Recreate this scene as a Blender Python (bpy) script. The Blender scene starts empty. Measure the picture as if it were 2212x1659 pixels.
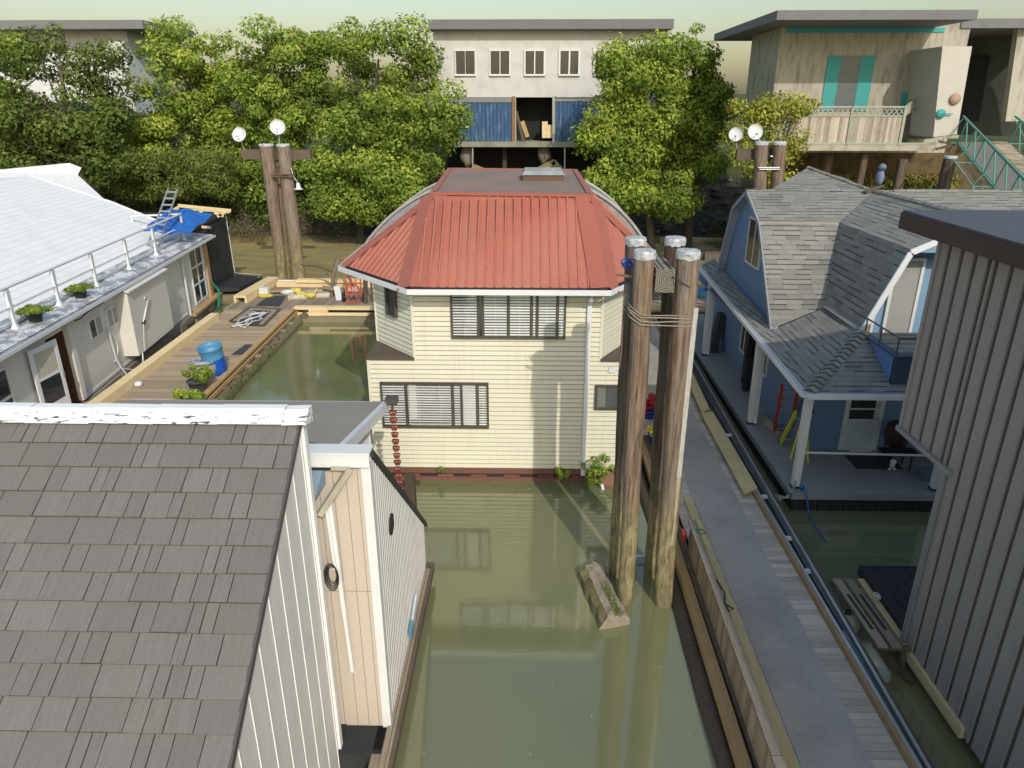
import bpy, math, random
import numpy as np
random.seed(7)
R = math.radians
sc = bpy.context.scene
COL = sc.collection
# ------------------------------------------------------------------ camera model (drone, 9.5 m above the water)
H = 9.5; F = 1546.0; TH = R(21.4); PS = R(1.24)
def _rz(v):
    c, s = math.cos(PS), math.sin(PS)
    return (c*v[0]-s*v[1], s*v[0]+c*v[1], v[2])
_f = _rz((0, math.cos(TH), -math.sin(TH))); _u = _rz((0, math.sin(TH), math.cos(TH))); _r = _rz((1, 0, 0))
def _ray(u, v):
    a = (u-1106)/F; b = -(v-829.5)/F
    return tuple(_f[i]+a*_r[i]+b*_u[i] for i in range(3))
def PZ(u, v, z):                       # survey helpers: a sight line met with a level, a cross wall or a side wall
    d = _ray(u, v); t = (z-H)/d[2]; return (d[0]*t, d[1]*t, z)
def PY(u, v, y):
    d = _ray(u, v); t = y/d[1]; return (d[0]*t, y, H+d[2]*t)
def PX(u, v, x):
    d = _ray(u, v); t = x/d[0]; return (x, d[1]*t, H+d[2]*t)
def add(a, b): return (a[0]+b[0], a[1]+b[1], a[2]+b[2])
def sub(a, b): return (a[0]-b[0], a[1]-b[1], a[2]-b[2])
def mul(a, k): return (a[0]*k, a[1]*k, a[2]*k)
def dot(a, b): return a[0]*b[0]+a[1]*b[1]+a[2]*b[2]
def cross(a, b): return (a[1]*b[2]-a[2]*b[1], a[2]*b[0]-a[0]*b[2], a[0]*b[1]-a[1]*b[0])
def ln(a): return math.sqrt(dot(a, a))
def nrm(a):
    l = ln(a) or 1.0; return (a[0]/l, a[1]/l, a[2]/l)
def lerp(a, b, t): return tuple(a[i]+(b[i]-a[i])*t for i in range(3))

# ------------------------------------------------------------------ mesh builder
class MB:
    def __init__(s): s.v = []; s.f = []; s.uv = []; s.mi = []; s.c = []; s.sm = []
    def poly(s, pts, m=0, c=None, U=None, smooth=False):
        n = (0, 0, 0)
        for i in range(len(pts)):
            n = add(n, cross(sub(pts[i], pts[0]), sub(pts[(i+1) % len(pts)], pts[0])))
        n = nrm(n)
        if U is None:
            U = (1, 0, 0) if abs(n[2]) > .97 else nrm(cross((0, 0, 1), n))
        V = cross(n, U)
        b = len(s.v); s.v += [tuple(p) for p in pts]
        s.f.append(tuple(range(b, b+len(pts))))
        s.uv.append([(dot(p, U), dot(p, V)) for p in pts]); s.mi.append(m)
        s.c.append(random.random() if c is None else c); s.sm.append(smooth)
        return s
    def hexa(s, a, b, m=0, c=None, U=None):   # a: four bottom corners, b: four top corners (counter-clockwise seen from above)
        if c is None: c = random.random()
        s.poly([a[3], a[2], a[1], a[0]], m, c, U); s.poly(list(b), m, c, U)
        for i in range(4):
            j = (i+1) % 4; s.poly([a[i], a[j], b[j], b[i]], m, c)
        return s
    def box(s, x0, y0, z0, x1, y1, z1, m=0, c=None, U=None):
        x0, x1 = min(x0, x1), max(x0, x1); y0, y1 = min(y0, y1), max(y0, y1); z0, z1 = min(z0, z1), max(z0, z1)
        q = [(x0, y0), (x1, y0), (x1, y1), (x0, y1)]
        return s.hexa([p+(z0,) for p in q], [p+(z1,) for p in q], m, c, U)
    def beam(s, p, q, w, h, up=(0, 0, 1), m=0, c=None):   # box from p to q; w across, h along up
        d = nrm(sub(q, p)); sd = cross(d, up)
        if ln(sd) < 1e-4: sd = (1, 0, 0)
        sd = nrm(sd); up2 = nrm(cross(sd, d))
        if c is None: c = random.random()
        def ring(o): return [add(add(o, mul(sd, a*w/2)), mul(up2, b*h/2)) for a, b in ((-1, -1), (1, -1), (1, 1), (-1, 1))]
        A, B = ring(p), ring(q)
        s.poly(A, m, c); s.poly(B[::-1], m, c)
        for i in range(4):
            j = (i+1) % 4
            s.poly([A[j], A[i], B[i], B[j]], m, c, U=None)
        return s
    def tube(s, pts, r, n=8, m=0, c=None, caps=True, rough=0):
        if not isinstance(r, (list, tuple)): r = [r]*len(pts)
        if c is None: c = random.random()
        rings = []; prev = None
        for i, p in enumerate(pts):
            d = nrm(sub(pts[min(i+1, len(pts)-1)], pts[max(i-1, 0)]))
            a = prev if prev else ((1, 0, 0) if abs(d[0]) < .9 else (0, 1, 0))
            a = nrm(sub(a, mul(d, dot(a, d)))); prev = a; b = cross(d, a)
            rg = []
            for k in range(n):
                t = 2*math.pi*k/n; rr = r[i]*(1+rough*random.uniform(-1, 1))
                rg.append(add(p, add(mul(a, rr*math.cos(t)), mul(b, rr*math.sin(t)))))
            rings.append(rg)
        b0 = len(s.v)
        for rg in rings: s.v += rg
        for i in range(len(rings)-1):
            for k in range(n):
                j = (k+1) % n
                s.f.append((b0+i*n+k, b0+i*n+j, b0+(i+1)*n+j, b0+(i+1)*n+k))
                s.uv.append([(k/n, i), ((k+1)/n, i), ((k+1)/n, i+1), (k/n, i+1)]); s.mi.append(m); s.c.append(c); s.sm.append(True)
        if caps:
            s.poly(rings[0][::-1], m, c); s.poly(rings[-1], m, c)
        return s
    def lathe(s, o, prof, n=20, m=0, c=None, ax=(0, 0, 1)):
        ax = nrm(ax); a = nrm(cross(ax, (0, 1, 0) if abs(ax[1]) < .9 else (1, 0, 0))); b = cross(ax, a)
        if c is None: c = random.random()
        b0 = len(s.v)
        for (rr, z) in prof:
            for k in range(n):
                t = 2*math.pi*k/n
                s.v.append(add(add(o, mul(ax, z)), add(mul(a, rr*math.cos(t)), mul(b, rr*math.sin(t)))))
        for i in range(len(prof)-1):
            for k in range(n):
                j = (k+1) % n
                s.f.append((b0+i*n+k, b0+i*n+j, b0+(i+1)*n+j, b0+(i+1)*n+k))
                s.uv.append([(k/n, i), ((k+1)/n, i), ((k+1)/n, i+1), (k/n, i+1)]); s.mi.append(m); s.c.append(c); s.sm.append(True)
        return s
    def ball(s, o, r, n=12, k=7, m=0, c=None, sq=(1, 1, 1)):
        b = len(s.v)
        s.lathe((0, 0, 0), [(r*math.sin(math.pi*i/k)+1e-4, -r*math.cos(math.pi*i/k)) for i in range(k+1)], n, m, c)
        for i in range(b, len(s.v)):
            p = s.v[i]; s.v[i] = (o[0]+p[0]*sq[0], o[1]+p[1]*sq[1], o[2]+p[2]*sq[2])
        return s
    def build(s, name, mats, parent=None, origin=None):
        o = (0, 0, 0)
        if parent is not None:
            o = tuple(parent.location); q = parent.parent
            while q is not None: o = add(o, tuple(q.location)); q = q.parent
        me = bpy.data.meshes.new(name)
        if parent is None and origin is None and s.v:
            A = np.array(s.v); origin = (float(A[:, 0].mean()), float(A[:, 1].mean()), float(A[:, 2].min()))
        if parent is None: o = origin or (0, 0, 0)
        me.from_pydata([(p[0]-o[0], p[1]-o[1], p[2]-o[2]) for p in s.v], [], s.f)
        uvl = me.uv_layers.new(name='UVMap')
        uvl.data.foreach_set('uv', np.array([x for f in s.uv for p in f for x in p], dtype=np.float32))
        ca = me.color_attributes.new('var', 'FLOAT_COLOR', 'CORNER')
        cc = np.repeat(np.array(s.c, dtype=np.float32), [len(f) for f in s.f])
        ca.data.foreach_set('color', np.column_stack([cc, cc, cc, np.ones_like(cc)]).ravel())
        if not isinstance(mats, (list, tuple)): mats = [mats]
        for m in mats: me.materials.append(m)
        me.polygons.foreach_set('material_index', s.mi)
        me.polygons.foreach_set('use_smooth', s.sm)
        me.update()
        ob = bpy.data.objects.new(name, me); COL.objects.link(ob)
        if parent is not None: ob.parent = parent
        else: ob.location = o
        return ob
def thing(name, label, cat, loc=(0, 0, 0), group=None):
    o = bpy.data.objects.new(name, None); COL.objects.link(o); o.location = loc; o.empty_display_size = .2
    o['label'] = label; o['category'] = cat
    if group: o['group'] = group
    return o
def tag(o, label, cat, group=None, kind=None):
    o['label'] = label; o['category'] = cat
    if group: o['group'] = group
    if kind: o['kind'] = kind
    return o
def struct(o, kind='structure'): o['kind'] = kind; return o
def dup(root, delta, label=None):
    r = root.copy(); COL.objects.link(r); r.location = add(tuple(root.location), delta)
    if label: r['label'] = label
    for ch in list(root.children):
        c = ch.copy(); COL.objects.link(c); c.parent = r
        for g in list(ch.children):
            e = g.copy(); COL.objects.link(e); e.parent = c
    return r

# ------------------------------------------------------------------ materials
class NT:
    def __init__(s, name):
        s.m = bpy.data.materials.new(name); s.m.use_nodes = True; s.t = s.m.node_tree; s.t.nodes.clear()
        s.out = s.t.nodes.new('ShaderNodeOutputMaterial')
    def n(s, ty, ins=None, **kw):
        x = s.t.nodes.new(ty)
        for k, v in kw.items(): setattr(x, k, v)
        for k, v in (ins or {}).items():
            if isinstance(v, bpy.types.NodeSocket): s.t.links.new(v, x.inputs[k])
            else: x.inputs[k].default_value = v
        return x
    def math(s, op, a, b=0.0, c=0.0): return s.n('ShaderNodeMath', {0: a, 1: b, 2: c}, operation=op).outputs[0]
    def mix(s, fac, a, b, bt='MIX'):
        x = s.n('ShaderNodeMix', data_type='RGBA', blend_type=bt)
        for k, v in ((0, fac), (6, a), (7, b)):
            if isinstance(v, bpy.types.NodeSocket): s.t.links.new(v, x.inputs[k])
            else: x.inputs[k].default_value = (v if k == 0 else tuple(v)+((1,) if len(v) == 3 else ()))
        return x.outputs[2]
    def pos(s, scale=(1, 1, 1)):
        g = s.n('ShaderNodeNewGeometry').outputs['Position']
        return s.n('ShaderNodeVectorMath', {0: g, 1: scale}, operation='MULTIPLY').outputs[0]
    def noise(s, vec, scale=5, detail=4, rough=.55): return s.n('ShaderNodeTexNoise', {'Vector': vec, 'Scale': scale, 'Detail': detail, 'Roughness': rough}).outputs['Fac']
    def rng(s, v, a, b, c=0., d=1.): return s.n('ShaderNodeMapRange', {0: v, 1: a, 2: b, 3: c, 4: d}).outputs[0]
    def var(s): return s.n('ShaderNodeAttribute', attribute_name='var').outputs['Fac']
    def uv(s): return s.n('ShaderNodeUVMap', uv_map='UVMap').outputs[0]
    def sep(s, v): return s.n('ShaderNodeSeparateXYZ', {0: v}).outputs
    def bump(s, h, st=.3, d=.02): return s.n('ShaderNodeBump', {'Height': h, 'Strength': st, 'Distance': d}).outputs[0]
    def bsdf(s, col, rough=.7, nor=None, metal=0., spec=.5, **kw):
        ins = {'Base Color': col if isinstance(col, bpy.types.NodeSocket) else tuple(col)+(1,), 'Roughness': rough, 'Metallic': metal, 'Specular IOR Level': spec}
        ins.update(kw)
        x = s.n('ShaderNodeBsdfPrincipled', ins)
        if nor is not None: s.t.links.new(nor, x.inputs['Normal'])
        s.t.links.new(x.outputs[0], s.out.inputs[0]); return x
def sh(c, k): return (c[0]*k, c[1]*k, c[2]*k)
def M(name, col, rough=.7, var=.15, dirt=.25, dcol=None, ns=2.0, stretch=(1, 1, 1), bump=.15, bs=30, metal=0., spec=.4, fine=.1, drip=0.):
    """weathered plain surface: per-piece tone, large stains, fine grain and a little relief"""
    t = NT(name); p = t.pos(stretch)
    c = t.mix(t.rng(t.var(), 0, 1, 0, 1), sh(col, 1-var), sh(col, 1+var))
    st = t.noise(p, ns, 6, .65)
    c = t.mix(t.rng(st, .45, .75, 0, dirt), c, dcol or sh(col, .35))
    fg = t.noise(p, bs, 3, .7)
    c = t.mix(t.rng(fg, .3, .7, 0, fine), c, sh(col, .3))
    if drip:
        dz = t.noise(t.pos((5, 5, .35)), 1.6, 5, .7); c = t.mix(t.rng(dz, .5, .8, 0, drip), c, sh(dcol or col, .75))
    t.bsdf(c, rough, t.bump(fg, bump, .01) if bump else None, metal, spec); return t.m
def wood(name, col, col2, st=(6, .5, 6), var=.25, rough=.85, spec=.2, sc_=4):
    t = NT(name); p = t.pos(st)
    g = t.noise(p, sc_, 6, .7); c = t.mix(t.rng(g, .3, .7), col, col2)
    c = t.mix(t.var(), t.mix(var, c, (0, 0, 0)), t.mix(var, c, sh(col, 1.6)))
    big = t.noise(t.pos(), .9, 4, .6); c = t.mix(t.rng(big, .5, .8, 0, .35), c, sh(col2, .6))
    t.bsdf(c, rough, t.bump(g, .35, .01), 0, spec); return t.m
WHITE = M('white_paint', (.74, .75, .74), .45, .04, .2, (.42, .42, .38), 3)
WHITE2 = M('white_metal', (.78, .79, .8), .35, .03, .15, (.4, .42, .42), 4, bump=.05)
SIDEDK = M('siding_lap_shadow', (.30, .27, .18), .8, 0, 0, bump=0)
SIDING = M('cream_vinyl_siding', (.74, .71, .56), .5, .03, .16, (.60, .54, .36), 1.2, (1, 1, 3), .06, spec=.3, drip=.35)
BROWNF = M('bronze_window_frame', (.085, .075, .06), .45, .1, .1)
BLIND = M('white_blind_slat', (.9, .9, .9), .5, .08, .05, ns=6, bump=0)
DARKIN = M('dark_interior', (.022, .024, .025), .9, .3, .3, bump=0)
REDBASE = M('red_brown_beam', (.20, .085, .06), .8, .15, .5, (.09, .07, .05), 3, (1, 1, 4))
BLACK = M('black_rubber', (.025, .026, .028), .75, .2, .3, (.06, .06, .055), 4)
ALU = M('aluminium', (.55, .56, .57), .4, .08, .2, metal=.6)
ROPE = M('pale_rope', (.34, .30, .23), .9, .15, .3, ns=20)
BLUER = M('blue_rope', (.03, .10, .42), .8)
GREEN_R = M('green_rope', (.02, .25, .16), .8)
def red_metal(name, k=1.0, fade=.5):
    t = NT(name); p = t.pos()
    c = t.mix(t.rng(t.noise(t.pos((1, .35, 1)), .8, 5, .6), .35, .7, 0, fade), sh((.43, .135, .092), k), sh((.46, .225, .15), k))
    c = t.mix(t.rng(t.noise(p, 9, 4, .7), .5, .8, 0, .35), c, (.17, .075, .05)); c = t.mix(t.rng(t.noise(t.pos((6, .5, .5)), 1.2, 5, .7), .5, .75, 0, .4), c, (.30, .13, .095)); c = t.mix(t.rng(t.noise(p, 26, 2, .5), .70, .74, 0, .5), c, (.6, .45, .38))
    t.bsdf(c, .5, t.bump(t.noise(p, 3), .08, .02), 0, .35); return t.m
REDROOF = red_metal('red_ribbed_metal'); REDCAP = red_metal('red_hip_flashing', .86, .05)
t = NT('brown_membrane'); p = t.pos((1, 1, 1))
c = t.mix(t.rng(t.noise(p, .8, 6, .65), .35, .65), (.30, .19, .14), (.19, .17, .145)); c = t.mix(t.rng(t.noise(t.pos((.5, 3, 1)), 2, 4), .5, .75, 0, .6), c, (.34, .18, .13))
t.bsdf(c, .8, t.bump(t.noise(p, 12), .2, .01)); ROOFTOP = t.m
def glass(name, tint=(.02, .025, .03), rough=.04, fac=.35):
    t = NT(name); fr = t.n('ShaderNodeLayerWeight', {'Blend': .35}).outputs['Fresnel']
    g = t.n('ShaderNodeBsdfGlossy', {'Color': (1, 1, 1, 1), 'Roughness': rough}); tr = t.n('ShaderNodeBsdfTransparent', {'Color': tuple(tint)+(1,)})
    mx = t.n('ShaderNodeMixShader', {0: t.rng(fr, 0, 1, fac*.4, 1)}); t.t.links.new(tr.outputs[0], mx.inputs[1]); t.t.links.new(g.outputs[0], mx.inputs[2])
    t.t.links.new(mx.outputs[0], t.out.inputs[0]); return t.m
PANE = glass('clear_pane', (.97, .98, .98), .03, .08)
t = NT('dark_window_glass'); t.bsdf((.03, .035, .04), .06, None, 0, .8); DGLASS = t.m
t = NT('grey_frosted_pane'); t.bsdf((.16, .165, .165), .35, None, 0, .5); FROST = t.m
t = NT('clouded_acrylic'); c = t.mix(t.rng(t.noise(t.pos(), 3, 4), .3, .7), (.34, .38, .40), (.24, .26, .27)); t.bsdf(c, .18, None, 0, .6); ACRYL = t.m
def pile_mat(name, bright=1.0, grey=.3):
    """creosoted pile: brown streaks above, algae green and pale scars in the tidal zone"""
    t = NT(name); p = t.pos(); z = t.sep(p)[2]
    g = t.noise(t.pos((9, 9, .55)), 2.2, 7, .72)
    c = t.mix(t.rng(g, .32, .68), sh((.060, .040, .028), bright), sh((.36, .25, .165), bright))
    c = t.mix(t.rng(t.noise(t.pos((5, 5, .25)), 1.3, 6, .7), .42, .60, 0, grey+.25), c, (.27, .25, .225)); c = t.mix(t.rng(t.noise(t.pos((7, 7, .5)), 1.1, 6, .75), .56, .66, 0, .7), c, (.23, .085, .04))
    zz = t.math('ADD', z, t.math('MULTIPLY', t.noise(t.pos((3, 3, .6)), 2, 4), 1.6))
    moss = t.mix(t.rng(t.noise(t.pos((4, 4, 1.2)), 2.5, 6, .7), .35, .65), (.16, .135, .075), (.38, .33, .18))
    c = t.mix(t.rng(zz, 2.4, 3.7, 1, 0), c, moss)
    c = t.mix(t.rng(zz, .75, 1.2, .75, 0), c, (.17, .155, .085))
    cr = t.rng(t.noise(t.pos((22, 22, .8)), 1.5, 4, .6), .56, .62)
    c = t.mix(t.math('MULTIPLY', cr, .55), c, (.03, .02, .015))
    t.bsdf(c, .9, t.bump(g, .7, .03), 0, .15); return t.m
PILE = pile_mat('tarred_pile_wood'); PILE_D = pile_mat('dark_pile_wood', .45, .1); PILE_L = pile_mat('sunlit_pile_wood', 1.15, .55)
BEAM_W = wood('weathered_beam', (.16, .125, .09), (.08, .062, .045), (3, 8, 8))
NEWWOOD_X = wood('new_lumber_x', (.84, .67, .39), (.68, .51, .27), (.8, 8, 8), .12)
NEWWOOD_Y = wood('new_lumber_y', (.86, .70, .42), (.72, .56, .31), (8, .8, 8), .12)
ORANGEW = wood('orange_stained_lumber', (.55, .37, .19), (.42, .27, .13), (6, .8, 6), .15)
PLYW = wood('yellow_board', (.70, .57, .30), (.54, .42, .21), (9, .8, 9), .1)
GREYPL_X = wood('grey_deck_boards_x', (.60, .55, .48), (.44, .39, .33), (.8, 9, 9), .22)
TANPL_X = wood('tan_deck_boards_x', (.48, .38, .26), (.36, .28, .19), (.8, 9, 9), .22)
GREYPL_Y = wood('grey_deck_boards_y', (.36, .30, .22), (.24, .19, .14), (9, .8, 9), .2)
OLDW_Z = wood('old_fence_boards', (.46, .34, .23), (.25, .18, .12), (9, 9, .8), .35)
MOSSLOG = wood('mossy_float_log', (.25, .20, .13), (.11, .11, .05), (3, 3, 3), .3)
GREYLOG = wood('grey_split_log', (.46, .39, .29), (.19, .15, .11), (7, 1.5, 7), .2)
MAT_G = M('grey_rubber_mat', (.43, .405, .365), .85, .05, .8, (.27, .26, .24), .7, fine=.2, drip=0)
MAT_D = M('dark_grey_mat', (.062, .062, .066), .9, .1, .3)
# ------------------------------------------------------------------ water, mud, bank
t = NT('green_river_water')
p = t.pos(); n1 = t.noise(t.pos((1, 2.6, 1)), 3.2, 3, .5); n2 = t.noise(t.pos((1, 1.4, 1)), .45, 3, .5)
h = t.math('ADD', t.math('MULTIPLY', n1, t.rng(t.noise(p, .3, 3), .4, .65, .15, .75)), n2)
nb = t.bump(h, .10, .022)
body = t.mix(t.rng(t.noise(p, .16, 4, .6), .35, .65), (.200, .205, .098), (.165, .178, .090))
d = t.n('ShaderNodeBsdfDiffuse', {'Color': body, 'Normal': nb}); g = t.n('ShaderNodeBsdfGlossy', {'Color': (.92, .95, .86, 1), 'Roughness': .07, 'Normal': nb})
fr = t.n('ShaderNodeFresnel', {'IOR': 1.33, 'Normal': nb}).outputs[0]
fac = t.math('MINIMUM', t.math('ADD', t.math('MULTIPLY', fr, 1.3), .10), .85)
mx = t.n('ShaderNodeMixShader', {0: fac}); t.t.links.new(d.outputs[0], mx.inputs[1]); t.t.links.new(g.outputs[0], mx.inputs[2]); t.t.links.new(mx.outputs[0], t.out.inputs[0])
WATER = t.m
b = MB(); b.poly([(-400, -60, 0), (400, -60, 0), (400, 600, 0), (-400, 600, 0)]); struct(b.build('water', WATER))
def hgt(x, y):
    base = 37.6 + .3*math.sin(x*.21)
    k = y-base
    z = .012+.006*k if k < 11 else .078+.05*(k-11)
    if k > 15.5: z += .42*(k-15.5)
    z = min(z, 5.6+.02*max(0, k-26))
    return z + .035*math.sin(x*1.7+y*.6)*min(1, max(0, k)*.2) + .3*math.sin(x*.5+2)*min(1, max(0, (k-15.5)*.12))+.12*math.sin(x*2.1+y*1.3)*min(1, max(0, (k-15.5)*.2))
v = []; f = []
xs = [-260, -180, -120, -80]+[-60+1.2*i for i in range(101)]+[80, 120, 180, 260]; ys = [37+.8*i for i in range(46)]+[78, 90, 120, 200, 400, 600]
for y in ys:
    for x in xs: v.append((x, y, hgt(x, y)+random.uniform(-.02, .03)))
nx = len(xs)
for j in range(len(ys)-1):
    for i in range(nx-1): f.append((j*nx+i, j*nx+i+1, (j+1)*nx+i+1, (j+1)*nx+i))
t = NT('river_mud_and_bank'); p = t.pos(); z = t.sep(p)[2]
c = t.mix(t.rng(t.noise(t.pos((.5, 1.6, 1)), .7, 6, .65), .35, .65), (.36, .285, .11), (.24, .20, .085))
c = t.mix(t.rng(t.noise(p, 5, 5, .7), .55, .75, 0, .5), c, (.26, .22, .12))
dk = t.mix(t.rng(t.noise(p, 2.2, 6, .7), .4, .65), (.018, .015, .010), (.085, .068, .045))
gr = t.mix(t.noise(p, 3, 5), (.03, .05, .015), (.10, .11, .035))
c = t.mix(t.rng(z, .18, .42), c, dk); c = t.mix(t.rng(z, 3.2, 4.8), c, gr)
t.bsdf(c, t.rng(z, .0, .4, .6, .95), t.bump(t.noise(p, 2.5, 6, .7), .5, .12), 0, .35); BANK = t.m
me = bpy.data.meshes.new('river_bank'); me.from_pydata(v, [], f); me.materials.append(BANK); me.polygons.foreach_set('use_smooth', [True]*len(f))
o = bpy.data.objects.new('river_bank', me); COL.objects.link(o); struct(o)

# ------------------------------------------------------------------ yellow two-storey float house
YF = 17.09
hs = thing('float_house', 'cream two-storey float house with red ribbed metal roof', 'house', (-.7, 22.8, 0))
def lap(b, p, q, z0, z1, ex=.127, m=0):
    d = nrm(sub(q, p)); out = nrm(cross(d, (0, 0, 1)))
    n = max(1, round((z1-z0)/ex)); e = (z1-z0)/n
    for i in range(n):
        a, c = z0+i*e, z0+(i+1)*e
        P = lambda o, w, zz: (o[0]+out[0]*w, o[1]+out[1]*w, zz)
        cv = random.random()
        b.poly([P(p, .028, a+.024), P(q, .028, a+.024), P(q, .007, c), P(p, .007, c)], m, cv)
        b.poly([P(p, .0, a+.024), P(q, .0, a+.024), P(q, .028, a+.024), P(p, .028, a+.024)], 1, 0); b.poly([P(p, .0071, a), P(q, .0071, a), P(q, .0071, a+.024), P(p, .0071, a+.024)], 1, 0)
XL, XR, XU0, XU1 = -4.03, 2.62, -2.84, 1.86; ZB, ZM, ZT = .37, 3.43, 5.34; YB = 28.6; CH = 1.35
b = MB()
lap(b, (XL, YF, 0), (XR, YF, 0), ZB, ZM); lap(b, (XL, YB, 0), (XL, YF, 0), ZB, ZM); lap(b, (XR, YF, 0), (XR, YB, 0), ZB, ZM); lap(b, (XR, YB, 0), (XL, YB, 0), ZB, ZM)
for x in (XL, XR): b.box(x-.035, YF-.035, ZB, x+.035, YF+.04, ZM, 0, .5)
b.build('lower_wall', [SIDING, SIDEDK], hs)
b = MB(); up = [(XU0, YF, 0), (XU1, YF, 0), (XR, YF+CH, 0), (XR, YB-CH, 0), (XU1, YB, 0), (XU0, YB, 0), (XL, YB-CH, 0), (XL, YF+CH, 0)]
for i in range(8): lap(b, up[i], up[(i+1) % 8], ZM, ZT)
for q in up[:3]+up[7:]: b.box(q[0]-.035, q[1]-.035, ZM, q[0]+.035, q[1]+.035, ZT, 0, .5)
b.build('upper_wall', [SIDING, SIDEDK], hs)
LEDGE = M('brown_ledge_flashing', (.12, .09, .07), .6)
for a, c, e in (((XL, YF), (XU0, YF), (XL, YF+CH)), ((XR, YF), (XR, YF+CH), (XU1, YF))):
    P = [(a[0], a[1]-.05, 0), (c[0], c[1]-(.05 if c[1] < YF+.1 else 0), 0), (e[0], e[1]-(.05 if e[1] < YF+.1 else 0), 0)]
    lo = [(q[0]+(-.05 if q[0] == XL else (.05 if q[0] == XR else 0)), q[1], ZM+.01) for q in P]; hi = [(q[0], q[1], ZM+.09) for q in lo]
    b = MB(); b.poly(hi); b.poly(lo[::-1])
    for i in range(3): b.poly([lo[i], lo[(i+1) % 3], hi[(i+1) % 3], hi[i]])
    b.build('ledge_flashing', LEDGE, hs)
# roof
ZE = 5.44
E8 = [(-2.78, 16.6, ZE), (1.89, 16.6, ZE), (3.62, 19.3, ZE), (3.62, 26.4, ZE), (1.89, 29.1, ZE), (-2.78, 29.1, ZE), (-4.98, 26.4, ZE), (-4.98, 19.1, ZE)]
ZP = 7.28; pc = [PZ(936, 420, ZP), PZ(1276, 425, ZP), PZ(1242, 370, ZP), PZ(972, 367, ZP)]
PF, PR2, PB2, PB1 = [(q[0], q[1], ZP) for q in pc]
faces = [(E8[0], E8[1], PR2, PF), (E8[1], E8[2], PR2), (E8[2], E8[3], PB2, PR2), (E8[3], E8[4], PB2), (E8[4], E8[5], PB1, PB2), (E8[5], E8[6], PB1), (E8[6], E8[7], PF, PB1), (E8[7], E8[0], PF)]
b = MB()
for fc in faces:
    b.poly(fc, 0, .5)
    n = nrm(cross(sub(fc[1], fc[0]), sub(fc[2], fc[0]))); U = nrm(sub(fc[1], fc[0])); V = cross(n, U)
    L = ln(sub(fc[1], fc[0])); k = max(2, round(L/.225)); top = [(dot(sub(q, fc[0]), U), dot(sub(q, fc[0]), V)) for q in fc[2:]]
    for i in range(1, k):
        u = L*i/k
        if len(top) == 2: (ur, vt), (ul, _) = top[0], top[1]
        else: (ur, vt) = top[0]; ul = ur
        vm = vt
        if u < ul: vm = vt*u/ul
        if u > ur: vm = vt*(L-u)/(L-ur)
        if vm < .2: continue
        A = add(fc[0], mul(U, u)); w = .017
        for q, s_ in ((0, 1),):
            a0 = add(A, mul(U, -w*1.7)); a1 = add(A, mul(U, w*1.7)); c0 = add(add(A, mul(U, -w)), mul(n, .032)); c1 = add(add(A, mul(U, w)), mul(n, .032))
            W = mul(V, vm-.02)
            b.poly([a0, c0, add(c0, W), add(a0, W)], 0, .4); b.poly([c0, c1, add(c1, W), add(c0, W)], 0, .6); b.poly([c1, a1, add(a1, W), add(c1, W)], 0, .4)
            b.poly([a0, a1, c1, c0], 0, .3)
b.build('metal_roof', REDROOF, hs)
def strip(b, p, q, w, n1, n2, lift=.045, m=0):      # folded hip cap over the two faces with normals n1, n2
    d = nrm(sub(q, p))
    for nn in (n1, n2):
        s_ = nrm(cross(nn, d)); o_ = n2 if nn is n1 else n1
        if dot(s_, o_) > 0: s_ = mul(s_, -1)
        up_ = nrm(add(n1, n2))
        P0, Q0 = add(p, mul(up_, lift)), add(q, mul(up_, lift))
        P1, Q1 = add(add(p, mul(s_, w)), mul(nn, lift)), add(add(q, mul(s_, w)), mul(nn, lift))
        A = [P0, P1, Q1, Q0]
        if dot(cross(sub(A[1], A[0]), sub(A[2], A[0])), nn) < 0: A = A[::-1]
        b.poly(A, m, .5)
N8 = [nrm(cross(sub(fc[1], fc[0]), sub(fc[2], fc[0]))) for fc in faces]
tops = [PF, PR2, PR2, PB2, PB2, PB1, PB1, PF]
for i in range(8):
    b = MB(); strip(b, E8[i], tops[i], (.40 if i in (0, 1, 4, 5) else .27), N8[i], N8[(i-1) % 8]); b.build('hip_cap', REDCAP, hs)
b = MB(); b.hexa([(q[0], q[1], ZP-.03) for q in (PF, PR2, PB2, PB1)], [(q[0], q[1], ZP+.03) for q in (PF, PR2, PB2, PB1)])
b.build('roof_deck', ROOFTOP, hs)
b = MB()
for p_, q_ in ((PF, PR2), (PR2, PB2), (PB2, PB1), (PB1, PF)):
    b.beam((p_[0], p_[1], ZP+.035), (q_[0], q_[1], ZP+.035), .16, .075, m=0)
b.build('roof_edge_trim', REDCAP, hs)
for (u_, v_) in ((1095, 404), (1125, 388), (1010, 398)):
    pass
sk = PZ(1172, 386, ZP); b = MB(); X0, X1 = PZ(1130, 386, ZP)[0], PZ(1215, 386, ZP)[0]; YA = sk[1]-1.0
b.box(X0, YA, ZP+.03, X1, YA+1.5, ZP+.2); s1 = b.build('skylight', M('skylight_curb', (.16, .09, .06), .7), hs)
b = MB(); b.hexa([(X0-.04, YA-.04, ZP+.2), (X1+.04, YA-.04, ZP+.2), (X1+.04, YA+1.54, ZP+.2), (X0-.04, YA+1.54, ZP+.2)], [(X0+.05, YA+.05, ZP+.31), (X1-.05, YA+.05, ZP+.31), (X1-.05, YA+1.45, ZP+.31), (X0+.05, YA+1.45, ZP+.31)]); b.build('skylight_dome', ACRYL, s1)
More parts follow.
